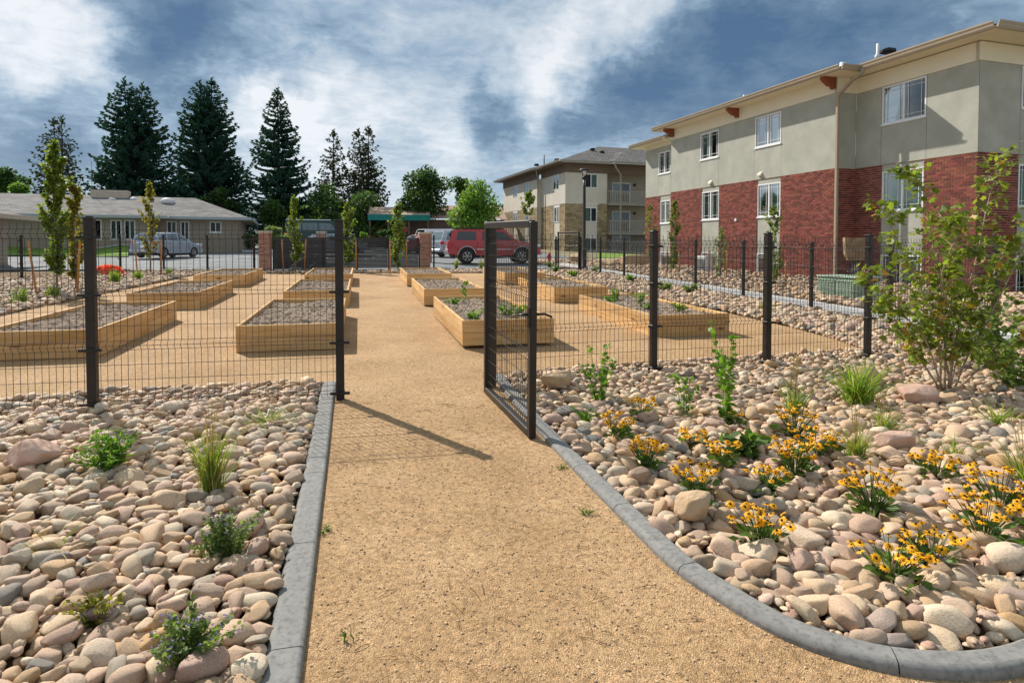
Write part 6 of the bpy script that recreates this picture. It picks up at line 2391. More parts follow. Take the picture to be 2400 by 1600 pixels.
# ------------------------------------------------------------------ spruces
def spruce(label, px, d, top_py, half_px, mat, density=1.0, tops=((0, 1.0),), base_f=0.06, seed=1, thin=0.0, asym=0.0, power=0.72, group='tall spruces beyond the low house'):
    r_ = np.random.RandomState(seed)
    p = Pg(px, d)
    H = 1.66 + (576.7 - top_py) / F * d - p.z
    Rm = half_px * 1.22 / F * d
    t = thing('spruce_tree', label, 'tree', p, 0, group)
    mb = MB()
    for (ox, hf) in tops:
        fork = H * 0.45
        pts = [(0, 0, -.2), (0, 0, fork * .5), (ox * Rm * .35, 0, fork), (ox * Rm * .8, 0.1, H * hf * .8), (ox * Rm, 0, H * hf)]
        rr = [.02 * H, .017 * H, .012 * H, .005 * H, .0015 * H]
        mb.tube(pts, rr, 7)
    # dead sticks under the crown
    P, D, SZ = [], [], []
    for (ox, hf) in tops:
        h_top = H * hf
        z = H * base_f
        while z < h_top * 0.985:
            f = z / h_top
            L0 = Rm * (1 - f) ** power * (1 - 0.25 * thin)
            if f < .22:
                L0 *= 0.72 + 1.25 * f
            nb = int(r_.randint(8, 11) * (1.0 if f < .8 else .8) * (1 - .25 * thin))
            cx = ox * Rm * min(1, max(0, (z - H * .2) / (H * .6)))
            for k in range(nb):
                a = r_.uniform(0, 2 * math.pi)
                L = L0 * r_.uniform(0.70, 1.08) * (1 + asym * math.cos(a)) + 0.15
                if r_.rand() < thin * .35:
                    L *= r_.uniform(.3, .7)
                ca, sa = math.cos(a), math.sin(a)
                droop = r_.uniform(.10, .30) * (1 - f * .8)
                tip = r_.uniform(.05, .22)
                n = max(4, int(L / (0.155 + .13 * thin) * density))
                zz = z + r_.uniform(-.2, .2)
                stick = []
                for i in range(n + 1):
                    u = (i + r_.uniform(-.3, .3)) / n
                    u = min(max(u, .0), 1.0)
                    rise = L * (-droop * u + (tip + droop * .8) * u ** 3) + .10 * L * f * u
                    q = np.array((cx + ca * L * u, sa * L * u, zz + rise))
                    if i % 3 == 0:
                        stick.append(tuple(q))
                    if u < .12 + .35 * thin:
                        continue
                    w = (1 - u) * .55 + .25
                    for s in (-1, 1):
                        if r_.rand() < .12 + thin * .25:
                            continue
                        dv = np.array((ca * .75 - s * sa * .65, sa * .75 + s * ca * .65, -.38 - .35 * r_.rand()))
                        P.append(q)
                        D.append(dv / np.linalg.norm(dv))
                        SZ.append((.26 + .36 * w) * (0.75 + .5 * r_.rand()) * min(1.0, .45 + L / 3.2) * (1 - .25 * thin))
                if thin > .2 and L > .8 and len(stick) > 1:
                    mb.tube(stick, [.035] * (len(stick) - 1) + [.012], 3, 0, False, False)
                # tip tuft
                P.append(q - np.array((ca, sa, 0)) * .15)
                D.append(np.array((ca, sa, .25)))
                SZ.append(.5 * min(1, .5 + L / 4))
            z += H / (40 + 10 * density) * r_.uniform(.75, 1.25)
        for k in range(7):
            P.append(np.array((ox * Rm, 0, h_top - .14 * k)))
            a = k * 2.4
            D.append(np.array((math.cos(a) * .5, math.sin(a) * .5, .75)))
            SZ.append(.42 + .04 * k)
    P, D, SZ = np.array(P), np.array(D), np.array(SZ)
    D /= np.linalg.norm(D, axis=1)[:, None]
    up = r_.normal(size=P.shape) * .45
    up[:, 2] += 1
    x = np.cross(D, up)
    x /= np.linalg.norm(x, axis=1)[:, None]
    zv = np.cross(x, D)
    shape = KITE.copy()
    shape[:, 0] *= .62
    V1, F1 = leaf_arrays(P, SZ, shape, (x, D, zv))
    # each spray crossed by a hanging one
    V2, F2 = leaf_arrays(P, SZ * .85, shape, (zv, D, x))
    np_mesh('crown', np.concatenate([V1, V2]), np.concatenate([F1, F2 + len(V1)]), mat, False, t)
    mb.build('trunk', M['dark_bark'], t)
    return t


spruce('broad dark spruce with two tops, second spruce from the left', 318, 66, 190, 98, M['spruce'], 1.0, ((-.15, 1.0), (.17, .975)), .05, 3)
spruce('broad dark spruce with a forked top in the middle of the spruce row', 492, 68, 189, 96, M['spruce'], 1.0, ((.08, 1.0), (-.14, .98)), .05, 4)
spruce('slim pointed dark spruce standing at the right end of the dense row', 655, 66, 213, 86, M['spruce'], 1.05, ((0, 1.0),), .04, 5, 0, 0, .78)
spruce('thin see-through spruce at the left end of the row', 146, 72, 278, 82, M['spruce_thin'], .8, ((.05, 1.0), (-.12, .985)), .12, 6, .75, -.1, .7)
spruce('sparse olive spruce with a bent tip, left one of the far pair', 780, 72, 309, 62, M['spruce_thin'], .85, ((0.05, 1.0),), .10, 7, .5, 0, .75)
spruce('sparse taller spruce with a double tip, right one of the far pair', 864, 72, 301, 64, M['spruce_thin'], .85, ((.02, 1.0), (-.28, .975)), .10, 8, .5, 0, .72)


# ------------------------------------------------------------------ broad-leaved trees
def round_tree(label, px, d, top_py, half_px, bot_py, mat, n=5000, seed=1, leaf=.22, bark='dark_bark', blobs=9, group='leafy trees in the background', cat='tree', shape=OVAL, trunk=True, name='leafy_tree', spread=0.55):
    r_ = np.random.RandomState(seed)
    p = Pg(px, d)
    zt = 1.66 + (576.7 - top_py) / F * d - p.z
    zb = max(0.15, 1.66 + (576.7 - bot_py) / F * d - p.z)
    Rm = half_px / F * d
    t = thing(name, label, cat, p, 0, group)
    hz = (zt - zb) / 2
    C, RR = [], []
    for k in range(blobs):
        a = r_.uniform(0, 2 * math.pi)
        q = r_.uniform(0, 1) ** .6
        zz = r_.uniform(-.72, .70)
        rad = Rm * math.sqrt(max(.05, 1 - zz * zz)) * q * .72
        C.append((rad * math.cos(a), rad * math.sin(a), (zb + zt) / 2 + zz * hz))
        RR.append(r_.uniform(.28, .5) * min(Rm, hz) * 1.05)
    C.append((0, 0, zt - .32 * min(Rm, hz)))
    RR.append(.36 * min(Rm, hz))
    C, RR = np.array(C), np.array(RR)
    pk = r_.choice(len(C), n, p=RR ** 2 / (RR ** 2).sum())
    dv = r_.normal(size=(n, 3))
    dv /= np.linalg.norm(dv, axis=1)[:, None]
    lump = np.array([1 + .35 * noise.noise(Vector(q) * 2.2 + Vector((seed, k, 0))) for q, k in zip(dv, pk)])
    rad = RR[pk] * (r_.uniform(0, 1, n) ** .35) * lump
    P = C[pk] + dv * rad[:, None] * np.array([1.15, 1.15, .9])
    leaves('crown', P, r_.uniform(.6, 1.3, n) * leaf, shape, mat, t, seed + 1, .25, dv * .5, .45)
    if trunk:
        mb = MB()
        mb.tube([(0, 0, -.2), (.03 * Rm, 0, zb * .5 + .2), (0.05 * Rm, 0.03, zb + hz * .5), (0, 0, zb + hz * 1.2)], [.055 * Rm + .05, .045 * Rm + .04, .03 * Rm + .02, .01], 8)
        for k in range(min(7, blobs)):
            c = C[k]
            z0 = zb + .25 * hz * (k % 3)
            mb.tube([(0.03 * Rm, 0, z0), tuple((np.array((0, 0, z0)) * .5 + c * .5) + np.array((0, 0, .1 * hz))), tuple(c)], [.022 * Rm + .015, .015 * Rm + .01, .005], 5)
        mb.build('trunk', M[bark], t)
    return t


round_tree('dark rounded tree above the teal canopy', 1000, 66, 388, 72, 518, M['leaf_dark'], 6500, 31, .26, blobs=15)
round_tree('bright green poplar tree left of the pale apartment block', 1115, 58, 418, 60, 545, M['leaf_bright'], 6500, 32, .22, 'bark', blobs=14)
round_tree('mid green tree between the dark round tree and the bright poplar', 1085, 72, 418, 38, 500, M['leaf_dark'], 2600, 33, .26, blobs=8)
round_tree('dark tree tucked against the far end of the pale apartment block', 1176, 84, 480, 26, 590, M['leaf_dark'], 2200, 34, .26, blobs=8)
round_tree('dark leafy tree at the far left edge behind the house', 18, 66, 392, 62, 480, M['leaf_dark'], 3500, 35, .26, blobs=9)
round_tree('yellow-green leafy tree behind the house roof at the left', 52, 60, 432, 42, 490, M['leaf_bright'], 2200, 36, .22, blobs=7)
round_tree('olive leafy tree growing under the left sparse spruce', 770, 64, 428, 48, 560, M['leaf_dark'], 3200, 37, .24, blobs=9)
round_tree('olive leafy tree growing under the right sparse spruce', 870, 64, 450, 52, 560, M['leaf_dark'], 3400, 38, .24, blobs=9)
round_tree('leafy tree showing between the slim spruce and the far pair', 722, 70, 478, 34, 545, M['leaf_bright'], 2000, 39, .24, blobs=7)
round_tree('dark shrubby tree at the foot of the slim pointed spruce', 640, 62, 470, 44, 545, M['leaf_dark'], 2600, 40, .24, blobs=7)
round_tree('dark undergrowth tree at the foot of the middle spruce', 520, 64, 440, 60, 500, M['leaf_dark'], 2600, 41, .24, blobs=7)
round_tree('dark leafy tree at the foot of the two-topped spruce', 390, 66, 430, 46, 490, M['leaf_dark'], 2200, 42, .24, blobs=7)
round_tree('pale green bush beside the left brick column', 650, 42, 532, 36, 580, M['leaf_grey'], 2600, 43, .13, 'bark', 9, 'bushes', 'bush', name='bush')
round_tree('dark clipped bush against the end wall of the ranch house', 590, 47, 548, 24, 600, M['leaf_dark'], 1500, 44, .14, 'bark', 7, 'bushes', 'bush', name='bush')
round_tree('bright green bush seen behind the slat screen near the trunks', 850, 48, 545, 14, 575, M['leaf_bright'], 700, 45, .14, 'bark', 5, 'bushes', 'bush', name='bush')
round_tree('dark hedge bush under the teal canopy', 915, 58, 536, 40, 575, M['leaf_dark'], 1600, 46, .2, 'bark', 7, 'bushes', 'bush', name='bush')

# distant hills
bm = bmesh.new()
nx = 60
row0, row1 = [], []
for i in range(nx + 1):
    a = R(-75) + R(150) * i / nx
    rr = 1350
    hgt = 90 + 70 * noise.noise(Vector((i * .16, 2.0, 0))) + 20 * noise.noise(Vector((i * .7, 5.0, 0)))
    row0.append(bm.verts.new((rr * math.sin(a), rr * math.cos(a), -8)))
    row1.append(bm.verts.new(((rr + 420) * math.sin(a), (rr + 420) * math.cos(a), hgt)))
for i in range(nx):
    bm.faces.new((row0[i], row0[i + 1], row1[i + 1], row1[i]))
me = bpy.data.meshes.new('hills')
bm.to_mesh(me)
bm.free()
me.materials.append(M['hill'])
link('hills', me, kind='structure')


# ------------------------------------------------------------------ staked young trees, tall and narrow
def aspen(label, px, top_py, half_px, leaf_bot, d=None, base_py=None, mat='leaf_aspen', n=700, seed=1, leaf=.055, loc=None, group='slim staked young trees'):
    r_ = np.random.RandomState(seed)
    p = loc if loc is not None else Pg(px, d)
    dd = p.x * math.sin(YAW) + p.y * math.cos(YAW)
    zt = 1.66 + (576.7 - top_py) / F * dd - p.z
    zb = 1.66 + (576.7 - leaf_bot) / F * dd - p.z
    Rm = half_px / F * dd
    t = thing('young_tree', label, 'tree', p, 0, group)
    mb = MB()
    bend = [(0, 0, -.1), (r_.uniform(-.03, .03), 0, zt * .3), (r_.uniform(-.05, .05), 0, zt * .6), (r_.uniform(-.06, .06), 0, zt * .97)]
    mb.tube(bend, [.032, .025, .016, .004], 7)
    P, O = [], []
    nb = int((zt - zb) / .09)
    for k in range(nb):
        f = (k + r_.rand()) / nb
        z = zb + (zt - zb) * f * .97
        env = Rm * (.55 + .75 * math.sin(math.pi * min(1, f * .85 + .12))) * (1 - max(0, f - .75) * 2.6) * r_.uniform(.6, 1.15)
        a = r_.uniform(0, 6.283)
        e = np.array((math.cos(a) * env, math.sin(a) * env, .12 + env * r_.uniform(.6, 1.4)))
        s0 = np.array((0, 0, z - .05))
        mb.tube([tuple(s0), tuple(s0 + e * np.array((.6, .6, .35))), tuple(s0 + e)], [.007, .005, .002], 4, 0, False, False)
        m_ = max(5, int(2.3 * n / nb * r_.uniform(.5, 1.5)))
        for i in range(m_):
            u = r_.uniform(.15, 1.05)
            P.append(s0 + e * np.array((u, u, u * (.35 + .65 * u))) + r_.normal(size=3) * .035)
            O.append(np.array((math.cos(a), math.sin(a), -.2)))
    P, O = np.array(P), np.array(O)
    mb.build('trunk', M['bark'], t)
    leaves('crown', P, r_.uniform(.7, 1.35, len(P)) * leaf * 1.35, OVAL, M[mat], t, seed + 9, .35, O * .6, .35)
    return t


def stake(label, x0, y0, x1, y1, d, group='orange wooden tree stakes'):
    """(x0,y0) top and (x1,y1) foot in the picture, d metres ahead"""
    f = Pg(x1, d)
    top = Pd(x0, y0, d)
    t = thing('tree_stake', label, 'stake', f, 0, group)
    mb = MB()
    v_ = top - f
    mb.tube([tuple(-v_ * .05), tuple(v_ * .96), tuple(v_)], [.028, .027, .02], 8)
    mb.build('pole', M['stake'], t)
    mb = MB()
    q = v_ * .85
    mb.tube([(q.x + .035 * math.cos(a), q.y + .035 * math.sin(a), q.z) for a in [k * math.pi / 4 for k in range(9)]], .008, 4)
    mb.build('strap', M['strap'], t)
    return t


def dist_of(px, py):
    r = pix_dir(px, py)
    lo, hi = .5, 300
    for _ in range(50):
        m = (lo + hi) / 2
        if EYE + r.z * m > G(r.x * m, r.y * m):
            lo = m
        else:
            hi = m
    return lo * (r.x * math.sin(YAW) + r.y * math.cos(YAW))


aspen('tallest slim tree at the far left with yellow-green top', 132, 336, 20, 640, d=dist_of(134, 690), n=1500, seed=51, leaf=.06)
aspen('slim yellowing tree just right of the tallest slim tree', 177, 430, 15, 650, d=dist_of(180, 682), mat='leaf_aspen_y', n=800, seed=52, leaf=.055)
aspen('slim pale tree standing in front of the silver hatchback', 352, 426, 15, 600, d=dist_of(352, 641), mat='leaf_aspen_y', n=620, seed=53, leaf=.06)
aspen('slim green tree before the slat screen beside the left brick column', 692, 464, 13, 612, d=dist_of(692, 640), n=640, seed=54, leaf=.065)
aspen('slim green tree just right of the black gate post', 816, 474, 13, 622, d=dist_of(816, 636), n=640, seed=55, leaf=.065)
aspen('slim green tree before the right end of the slat screen', 932, 477, 14, 622, d=dist_of(932, 636), n=640, seed=56, leaf=.065)
aspen('thin sparse tree at the far end of the brick block', 1526, 478, 11, 600, d=31.0, n=260, seed=57, leaf=.06)
aspen('dense ivy-like slim tree against the far brick pier', 1580, 466, 12, 634, d=28.5, n=620, seed=58, leaf=.06)
aspen('short sparse tree before the middle lower window', 1688, 532, 12, 655, d=24.5, mat='leaf_grey', n=260, seed=59, leaf=.05)
aspen('slim open tree before the nearer second floor window', 1815, 484, 17, 665, d=21.0, n=300, seed=60, leaf=.06)
aspen('small tree with one tuft of leaves before the pale apartment block', 1236, 452, 12, 505, d=44.0, n=180, seed=61, leaf=.13)
ST = [('leaning orange stake left of the tallest slim tree', 66, 565, 84, 691, dist_of(84, 693)),
      ('leaning orange stake beside the slim yellowing tree, with a ribbon', 187, 566, 179, 689, dist_of(179, 691)),
      ('thin stake left of the tree before the silver hatchback', 316, 562, 321, 639, dist_of(321, 641)),
      ('straight stake right of the tree before the silver hatchback', 378, 560, 377, 644, dist_of(377, 646)),
      ('stake just right of the left brick column', 661, 560, 664, 637, dist_of(664, 639)),
      ('stake between the left slim tree and the back raised bed', 717, 560, 713, 635, dist_of(713, 637)),
      ('stake right of the tree beside the black gate post', 834, 564, 835, 635, dist_of(835, 637)),
      ('stake left of the rightmost tree before the slat screen', 914, 564, 914, 639, dist_of(914, 641)),
      ('stake nearest the right brick columns', 953, 562, 952, 625, dist_of(952, 634)),
      ('stake left of the dense slim tree by the brick block', 1564, 585, 1564, 650, 27.0),
      ('stake right of the dense slim tree by the brick block', 1592, 590, 1592, 656, 26.5),
      ('stake left of the short sparse tree by the middle window', 1664, 585, 1662, 668, 23.5),
      ('stake right of the short sparse tree by the middle window', 1704, 587, 1704, 672, 23.2),
      ('stake left of the slim open tree before the nearer window', 1802, 592, 1799, 686, 20.3),
      ('stake right of the slim open tree before the nearer window', 1842, 612, 1842, 694, 19.6)]
for s_ in ST:
    stake(*s_)


# ------------------------------------------------------------------ the maple clump at the right
mp = Vector((5.97, 5.40, G(5.97, 5.40)))
mt = thing('maple_tree', 'multi-stemmed young maple with yellow-green leaves in the right rock bed', 'tree', mp)
r_ = np.random.RandomState(77)
dm = mp.x * math.sin(YAW) + mp.y * math.cos(YAW)


def mpt(px, py, dd=0.0):
    p = Pd(px, py, dm + dd)
    return np.array(p - mp)


# main stems (picture places of tips, depth offset)
STEMS = [([(2205, 915), (2200, 800), (2165, 690), (2120, 600), (2075, 500), (2058, 480)], -.1), ([(2215, 915), (2212, 780), (2200, 640), (2180, 540), (2160, 440), (2100, 400)], .15),
         ([(2225, 915), (2240, 800), (2265, 690), (2290, 600), (2310, 500), (2330, 420), (2345, 372)], .05), ([(2235, 915), (2270, 830), (2330, 720), (2370, 640), (2410, 560), (2440, 500)], -.2),
         ([(2230, 915), (2215, 820), (2230, 700), (2235, 600), (2215, 520), (2200, 500)], .4), ([(2235, 920), (2300, 860), (2380, 800), (2440, 740)], .25),
         ([(2205, 915), (2150, 830), (2080, 720), (2045, 660), (2030, 640)], .2), ([(2225, 915), (2260, 780), (2330, 640), (2365, 560)], .45),
         ([(2210, 915), (2170, 800), (2120, 740), (2070, 690)], -.35), ([(2222, 915), (2235, 760), (2205, 660), (2240, 560), (2270, 520)], -.4)]
mb = MB()
P, O = [], []
for pts, dd in STEMS:
    L = len(pts)
    c = [mpt(px, py, dd * i / (L - 1)) for i, (px, py) in enumerate(pts)]
    sp = smooth_path([tuple(q) for q in c], .09)
    n = len(sp)
    mb.tube([tuple(q) for q in sp], [.0095 * (1 - .8 * i / n) + .0018 for i in range(n)], 6)
    for i in range(int(n * .22), n):
        f = i / n
        for k in range(3 if f < .85 else 4):
            if r_.rand() < .18:
                continue
            a = r_.uniform(0, 6.283)
            ln = r_.uniform(.10, .34) * (1.1 - .6 * f)
            e = np.array((math.cos(a) * ln, math.sin(a) * ln, ln * r_.uniform(.1, .7)))
            b = np.array(sp[i])
            mb.tube([tuple(b), tuple(b + e * .6 + np.array((0, 0, .01))), tuple(b + e)], [.0045, .003, .0015], 4, 0, False, False)
            for j in range(r_.randint(5, 11)):
                u = r_.uniform(.35, 1.1)
                P.append(b + e * u + r_.normal(size=3) * .035)
                O.append(np.array((math.cos(a), math.sin(a), 0)))
P, O = np.array(P), np.array(O)
mb.build('trunk', M['maple_bark'], mt)
x, y, z = frames(len(P), 78, .28, O * .7, .62)
sz = r_.uniform(.042, .088, len(P))
gold = r_.rand(len(P)) < .10
idx = np.arange(len(P))
dist = (P @ np.array((math.sin(YAW), math.cos(YAW), 0)))
singles = idx[np.argsort(dist - 2 * sz)][:300]
sset = set(singles.tolist())
me = bpy.data.meshes.new('leaf')
me.from_pydata([tuple(q) for q in MAPLE], [], [tuple(range(len(MAPLE)))])
me.materials.append(M['leaf_maple_one'])
for i in singles:
    o = link('leaf', me, mt)
    mm = Matrix(((x[i][0], y[i][0], z[i][0], 0), (x[i][1], y[i][1], z[i][1], 0), (x[i][2], y[i][2], z[i][2], 0), (0, 0, 0, 1)))
    o.location = P[i]
    o.rotation_euler = mm.to_euler()
    o.scale = (sz[i],) * 3
rest = np.array([i for i in idx if i not in sset])
for nm, sel, mat in (('leaves', rest[~gold[rest]], 'leaf_maple'), ('turning_leaves', rest[gold[rest]], 'leaf_gold')):
    V, Fc = leaf_arrays(P[sel], sz[sel], MAPLE, (x[sel], y[sel], z[sel]))
    np_mesh(nm, V, Fc, M[mat], False, mt, 'stuff')


# ------------------------------------------------------------------ grasses
def grass(label, x, y, h, n, spread, seed, dry=.2, lean=.35, seedheads=False, width=.006, dz=.05, group='ornamental grass tufts', base=.05):
    r_ = random.Random(seed)
    t = thing('grass_tuft', label, 'grass', at(x, y, dz - .05), 0, group)
    for nm, mat, cnt in (('blades', 'grass', int(n * (1 - dry))), ('dry_blades', 'grass_dry', int(n * dry))):
        V, Fq = [], []
        for k in range(cnt):
            a = r_.uniform(0, 6.283)
            L = h * r_.uniform(.45, 1.08)
            l = r_.uniform(.1, 1) * lean
            bx, by = r_.gauss(0, base * .5), r_.gauss(0, base * .5)
            ca, sa = math.cos(a), math.sin(a)
            w = width * r_.uniform(.6, 1.2)
            ph = r_.uniform(0, 6.28)
            wx, wy = math.cos(ph) * w, math.sin(ph) * w
            o = len(V)
            for i, u in enumerate((0, .35, .7, 1.0)):
                rad = spread * l * (u ** 1.8) * 2.2
                zz = L * (u - .28 * l * u ** 3)
                ww = (1, .95, .6, .08)[i]
                V.append((bx + ca * rad - wx * ww, by + sa * rad - wy * ww, zz))
                V.append((bx + ca * rad + wx * ww, by + sa * rad + wy * ww, zz))
            for i in range(3):
                Fq.append((o + 2 * i, o + 2 * i + 1, o + 2 * i + 3, o + 2 * i + 2))
        if not V:
            continue
        me = bpy.data.meshes.new(nm)
        me.from_pydata(V, [], Fq)
        me.materials.append(M[mat])
        link(nm, me, t)
    if seedheads:
        mb = MB()
        for k in range(9):
            a = r_.uniform(0, 6.28)
            q = r_.uniform(.05, .30) * spread
            L = h * r_.uniform(1.0, 1.55)
            mb.tube([(0, 0, 0), (q * .5 * math.cos(a), q * .5 * math.sin(a), L * .6), (q * math.cos(a), q * math.sin(a), L)], [.0016, .0014, .001], 3, 0, False)
            for i in range(7):
                u = .72 + .04 * i
                c = (q * u * math.cos(a), q * u * math.sin(a), L * u)
                mb.add([(c[0] - .004, c[1], c[2]), (c[0], c[1] + .003, c[2] + .02), (c[0] + .004, c[1], c[2])], [(0, 1, 2)])
        mb.build('seed_stalks', M['grass_dry'], t)
    return t


grass('tall wispy golden grass tuft in the middle of the left rock bed', -.92, 4.22, .46, 240, .20, 1, .40, .5, True, .0035)
grass('low bright grass tuft near the fence beside the left kerb', -.78, 5.62, .17, 120, .26, 2, .15, 1.0, False, .005)
grass('broad bright green grass clump left of the maple', 4.66, 5.10, .52, 190, .32, 3, .04, .75, False, .008, base=.09)
grass('thin upright grass tuft between the tall shrub and the bright clump', 3.80, 4.90, .40, 90, .24, 4, .08, .5, True, .005)
grass('fine brownish grass tuft above the upper yellow flowers', 3.52, 3.86, .30, 130, .22, 5, .35, .6, True, .004)
grass('fine grass tuft just below the bright green clump', 4.27, 4.38, .26, 100, .24, 6, .25, .6, True, .004)
grass('small grass tuft right of the maple stems', 5.38, 4.28, .28, 90, .24, 7, .15, .6, False, .005)
grass('short grass tuft by the long flat stone among flowers', 4.28, 3.74, .20, 70, .22, 8, .2, .8, False, .004)
grass('wispy grass tuft at the right picture edge among flowers', 4.3, 3.25, .34, 90, .24, 9, .25, .6, True, .004)
grass('grassy weed at the left edge of the left rock bed', -1.52, 3.58, .20, 26, .25, 10, .3, .8, False, .003)
grass('bright grass clump at the far left behind the mesh fence', *Pg(48, dist_of(48, 712)).to_2d(), .42, 120, .2, 11, .02, .35, False, .010, base=.12)
grass('bright grass clump in front of the orange flowers', *Pg(322, dist_of(322, 656)).to_2d(), .36, 110, .2, 12, .02, .4, False, .012, base=.12)
grass('bright grass clump beside the stake left of the pale tree', *Pg(268, dist_of(268, 662)).to_2d(), .46, 110, .2, 13, .02, .4, False, .012, base=.12)
grass('dull grass clump beside the trunk of the tallest slim tree', *Pg(120, dist_of(120, 697)).to_2d(), .36, 100, .2, 14, .15, .4, False, .010, base=.12)
grass('yellowish upright grass before the wheel of the red car', *Pg(1070, dist_of(1070, 634)).to_2d(), .55, 90, .25, 15, .4, .35, True, .012)
grass('yellowish upright grass left of the open gate beyond the beds', *Pg(1127, dist_of(1127, 634)).to_2d(), .5, 80, .25, 16, .4, .35, True, .012)
grass('small green grass clump at the foot of the far fence post', *Pg(395, dist_of(395, 645)).to_2d(), .34, 80, .22, 17, .1, .5, False, .012)
grass('pale grass clump on the stones behind the second right fence post', *Pg(1795, dist_of(1795, 735)).to_2d(), .30, 90, .25, 18, .1, .6, False, .008)


# ------------------------------------------------------------------ leafy herbs and shrubs
def herb(label, x, y, h, w, n, mat, seed, leaf=.05, shape=NARROW, stems=14, upright=.5, flower=None, dz=.04, group='leafy plants among the stones', name='leafy_plant', cat='plant'):
    r_ = np.random.RandomState(seed)
    t = thing(name, label, cat, at(x, y, dz - .04), 0, group)
    mb = MB()
    P, O = [], []
    tips = []
    for k in range(stems):
        a = r_.uniform(0, 6.283)
        q = w * r_.uniform(.1, 1.0)
        L = h * r_.uniform(.6, 1.05)
        pts = [np.array((0.02 * math.cos(a), .02 * math.sin(a), 0)), np.array((q * .45 * math.cos(a), q * .45 * math.sin(a), L * .6)), np.array((q * math.cos(a), q * math.sin(a), L * (1 - .3 * (1 - upright) * q / w)))]
        mb.tube([tuple(p) for p in pts], [.003, .0024, .0012], 4, 0, False, False)
        tips.append(pts[-1])
        m_ = max(2, n // stems)
        for i in range(m_):
            u = r_.uniform(.12, 1.02)
            p = pts[0] * (1 - u) ** 2 + 2 * pts[1] * u * (1 - u) + pts[2] * u * u
            P.append(p + r_.normal(size=3) * .008)
            b = r_.uniform(0, 6.283)
            O.append(np.array((math.cos(b) + .5 * math.cos(a), math.sin(b) + .5 * math.sin(a), .45 * upright)))
    P, O = np.array(P), np.array(O)
    mb.build('stems', M['leaf_herb'] if mat != 'leaf_grey' else M['leaf_grey'], t)
    leaves('foliage', P, r_.uniform(.6, 1.25, len(P)) * leaf, shape, M[mat], t, seed + 3, -.15, O * .9, .5)
    if flower:
        mb = MB()
        for p in tips:
            for i in range(5):
                c = p + r_.normal(size=3) * .014
                mb.add([tuple(c + np.array((.006, 0, 0))), tuple(c + np.array((0, .006, .004))), tuple(c + np.array((-.006, 0, 0))), tuple(c + np.array((0, -.006, .008)))], [(0, 1, 2, 3)])
        mb.build('flowers', M[flower], t, kind='stuff')
    return t


herb('bright green narrow-leaved plant in the left rock bed', -1.66, 4.72, .30, .22, 800, 'leaf_herb', 11, .062, NARROW, 22, .75)
herb('grey-green bushy herb beside the left kerb', -.66, 3.36, .24, .19, 1700, 'leaf_grey', 12, .020, OVAL, 26, .6, 'lilac')
herb('grey-green herb with lilac flowers at the bottom of the left bed', -.64, 2.58, .22, .20, 1700, 'leaf_grey', 13, .020, OVAL, 26, .6, 'lilac')
herb('small yellowing herb between large stones in the lower left bed', -1.08, 2.92, .16, .15, 330, 'leaf_aspen_y', 14, .022, OVAL, 18, .5)
herb('tall leafy shrub with two upright stems near the gate', 2.22, 5.66, .58, .20, 200, 'leaf_herb', 15, .050, OVAL, 7, 1.0)
herb('low dark ferny plant below the tall shrub near the gate', 1.88, 5.12, .14, .15, 240, 'leaf_herb', 16, .05, NARROW, 16, .3)
herb('tall dark leafy shrub with a spire in front of the fence', 3.05, 4.80, .92, .15, 210, 'leaf_herb', 17, .058, OVAL, 5, 1.0)
herb('lighter leafy shoots left of the tall spire shrub', 2.78, 5.05, .42, .15, 100, 'leaf_herb', 18, .045, OVAL, 7, .9)
herb('broad-leaved dark plant among the upper yellow flowers', 2.72, 4.05, .20, .17, 120, 'leaf_rud', 19, .095, OVAL, 12, .5)
herb('grey-green shrub low to the right of the maple', 6.9, 5.35, .55, .42, 500, 'leaf_grey', 20, .06, OVAL, 18, .6)
herb('dark grey-green shrub behind the maple at the right edge', 7.4, 6.1, .9, .5, 600, 'leaf_grey', 21, .07, OVAL, 18, .7)
for k, (px, py, lab) in enumerate(((1345, 652, 'small green plant on the stones below the street lamp'), (1395, 640, 'leafy green plant on the stones right of the street lamp'), (1475, 664, 'low spreading plant among the stones behind the first right fence post'),
                                  (1620, 690, 'low spreading weeds among the stones beside the walk'), (1300, 640, 'green weed beside the back gate'), (1290, 628, 'tall green weed at the foot of the back gate'), (1560, 684, 'pale weed on the stones near the walk'),
                                  (1880, 640, 'trailing plant at the foot of the brick wall'))):
    p = Pg(px, dist_of(px, py))
    herb(lab, p.x, p.y, .30, .24, 220, 'leaf_herb' if k % 2 == 0 else 'leaf_grey', 200 + k, .075, OVAL, 12, .6)
# seedlings in the raised beds
SD = [('C1', -.42, -1.35, .16, 'cluster of seedlings in the left front of the bed behind the gate'), ('C1', .15, -1.0, .20, 'bright seedlings in the middle of the bed behind the gate'), ('C1', -.40, .95, .10, 'pale creeping seedling along the plank of the bed behind the gate'),
      ('C1', -.1, 1.5, .48, 'single tall leafy shoot at the back of the bed behind the gate'), ('C1', .42, -.8, .18, 'green seedlings at the right side of the bed behind the gate'),
      ('D1', -.1, 1.1, .3, 'tall pale shoot at the back of the right front bed'), ('D1', .15, .5, .22, 'broad seedling in the middle of the right front bed'), ('D1', .3, -.9, .16, 'bluish seedlings along the front right of the right front bed'),
      ('D1', -.25, -.7, .13, 'low seedlings near the front of the right front bed'), ('D1', -.35, .8, .12, 'tiny seedlings by the left plank of the right front bed')]
for k, (b, dx, dy, h, lab) in enumerate(SD):
    bx, by, bz = BEDS[b]
    t = herb(lab, bx + dx, by + dy, h, .18 if h < .4 else .06, 90 if h < .4 else 60, 'leaf_herb', 240 + k, .055, OVAL, 9 if h < .4 else 3, .8, None, .04, 'seedlings in the raised beds', 'seedling', 'seedling')
    t.location.z = bz + .0179 * dy + 2 * BH - .07
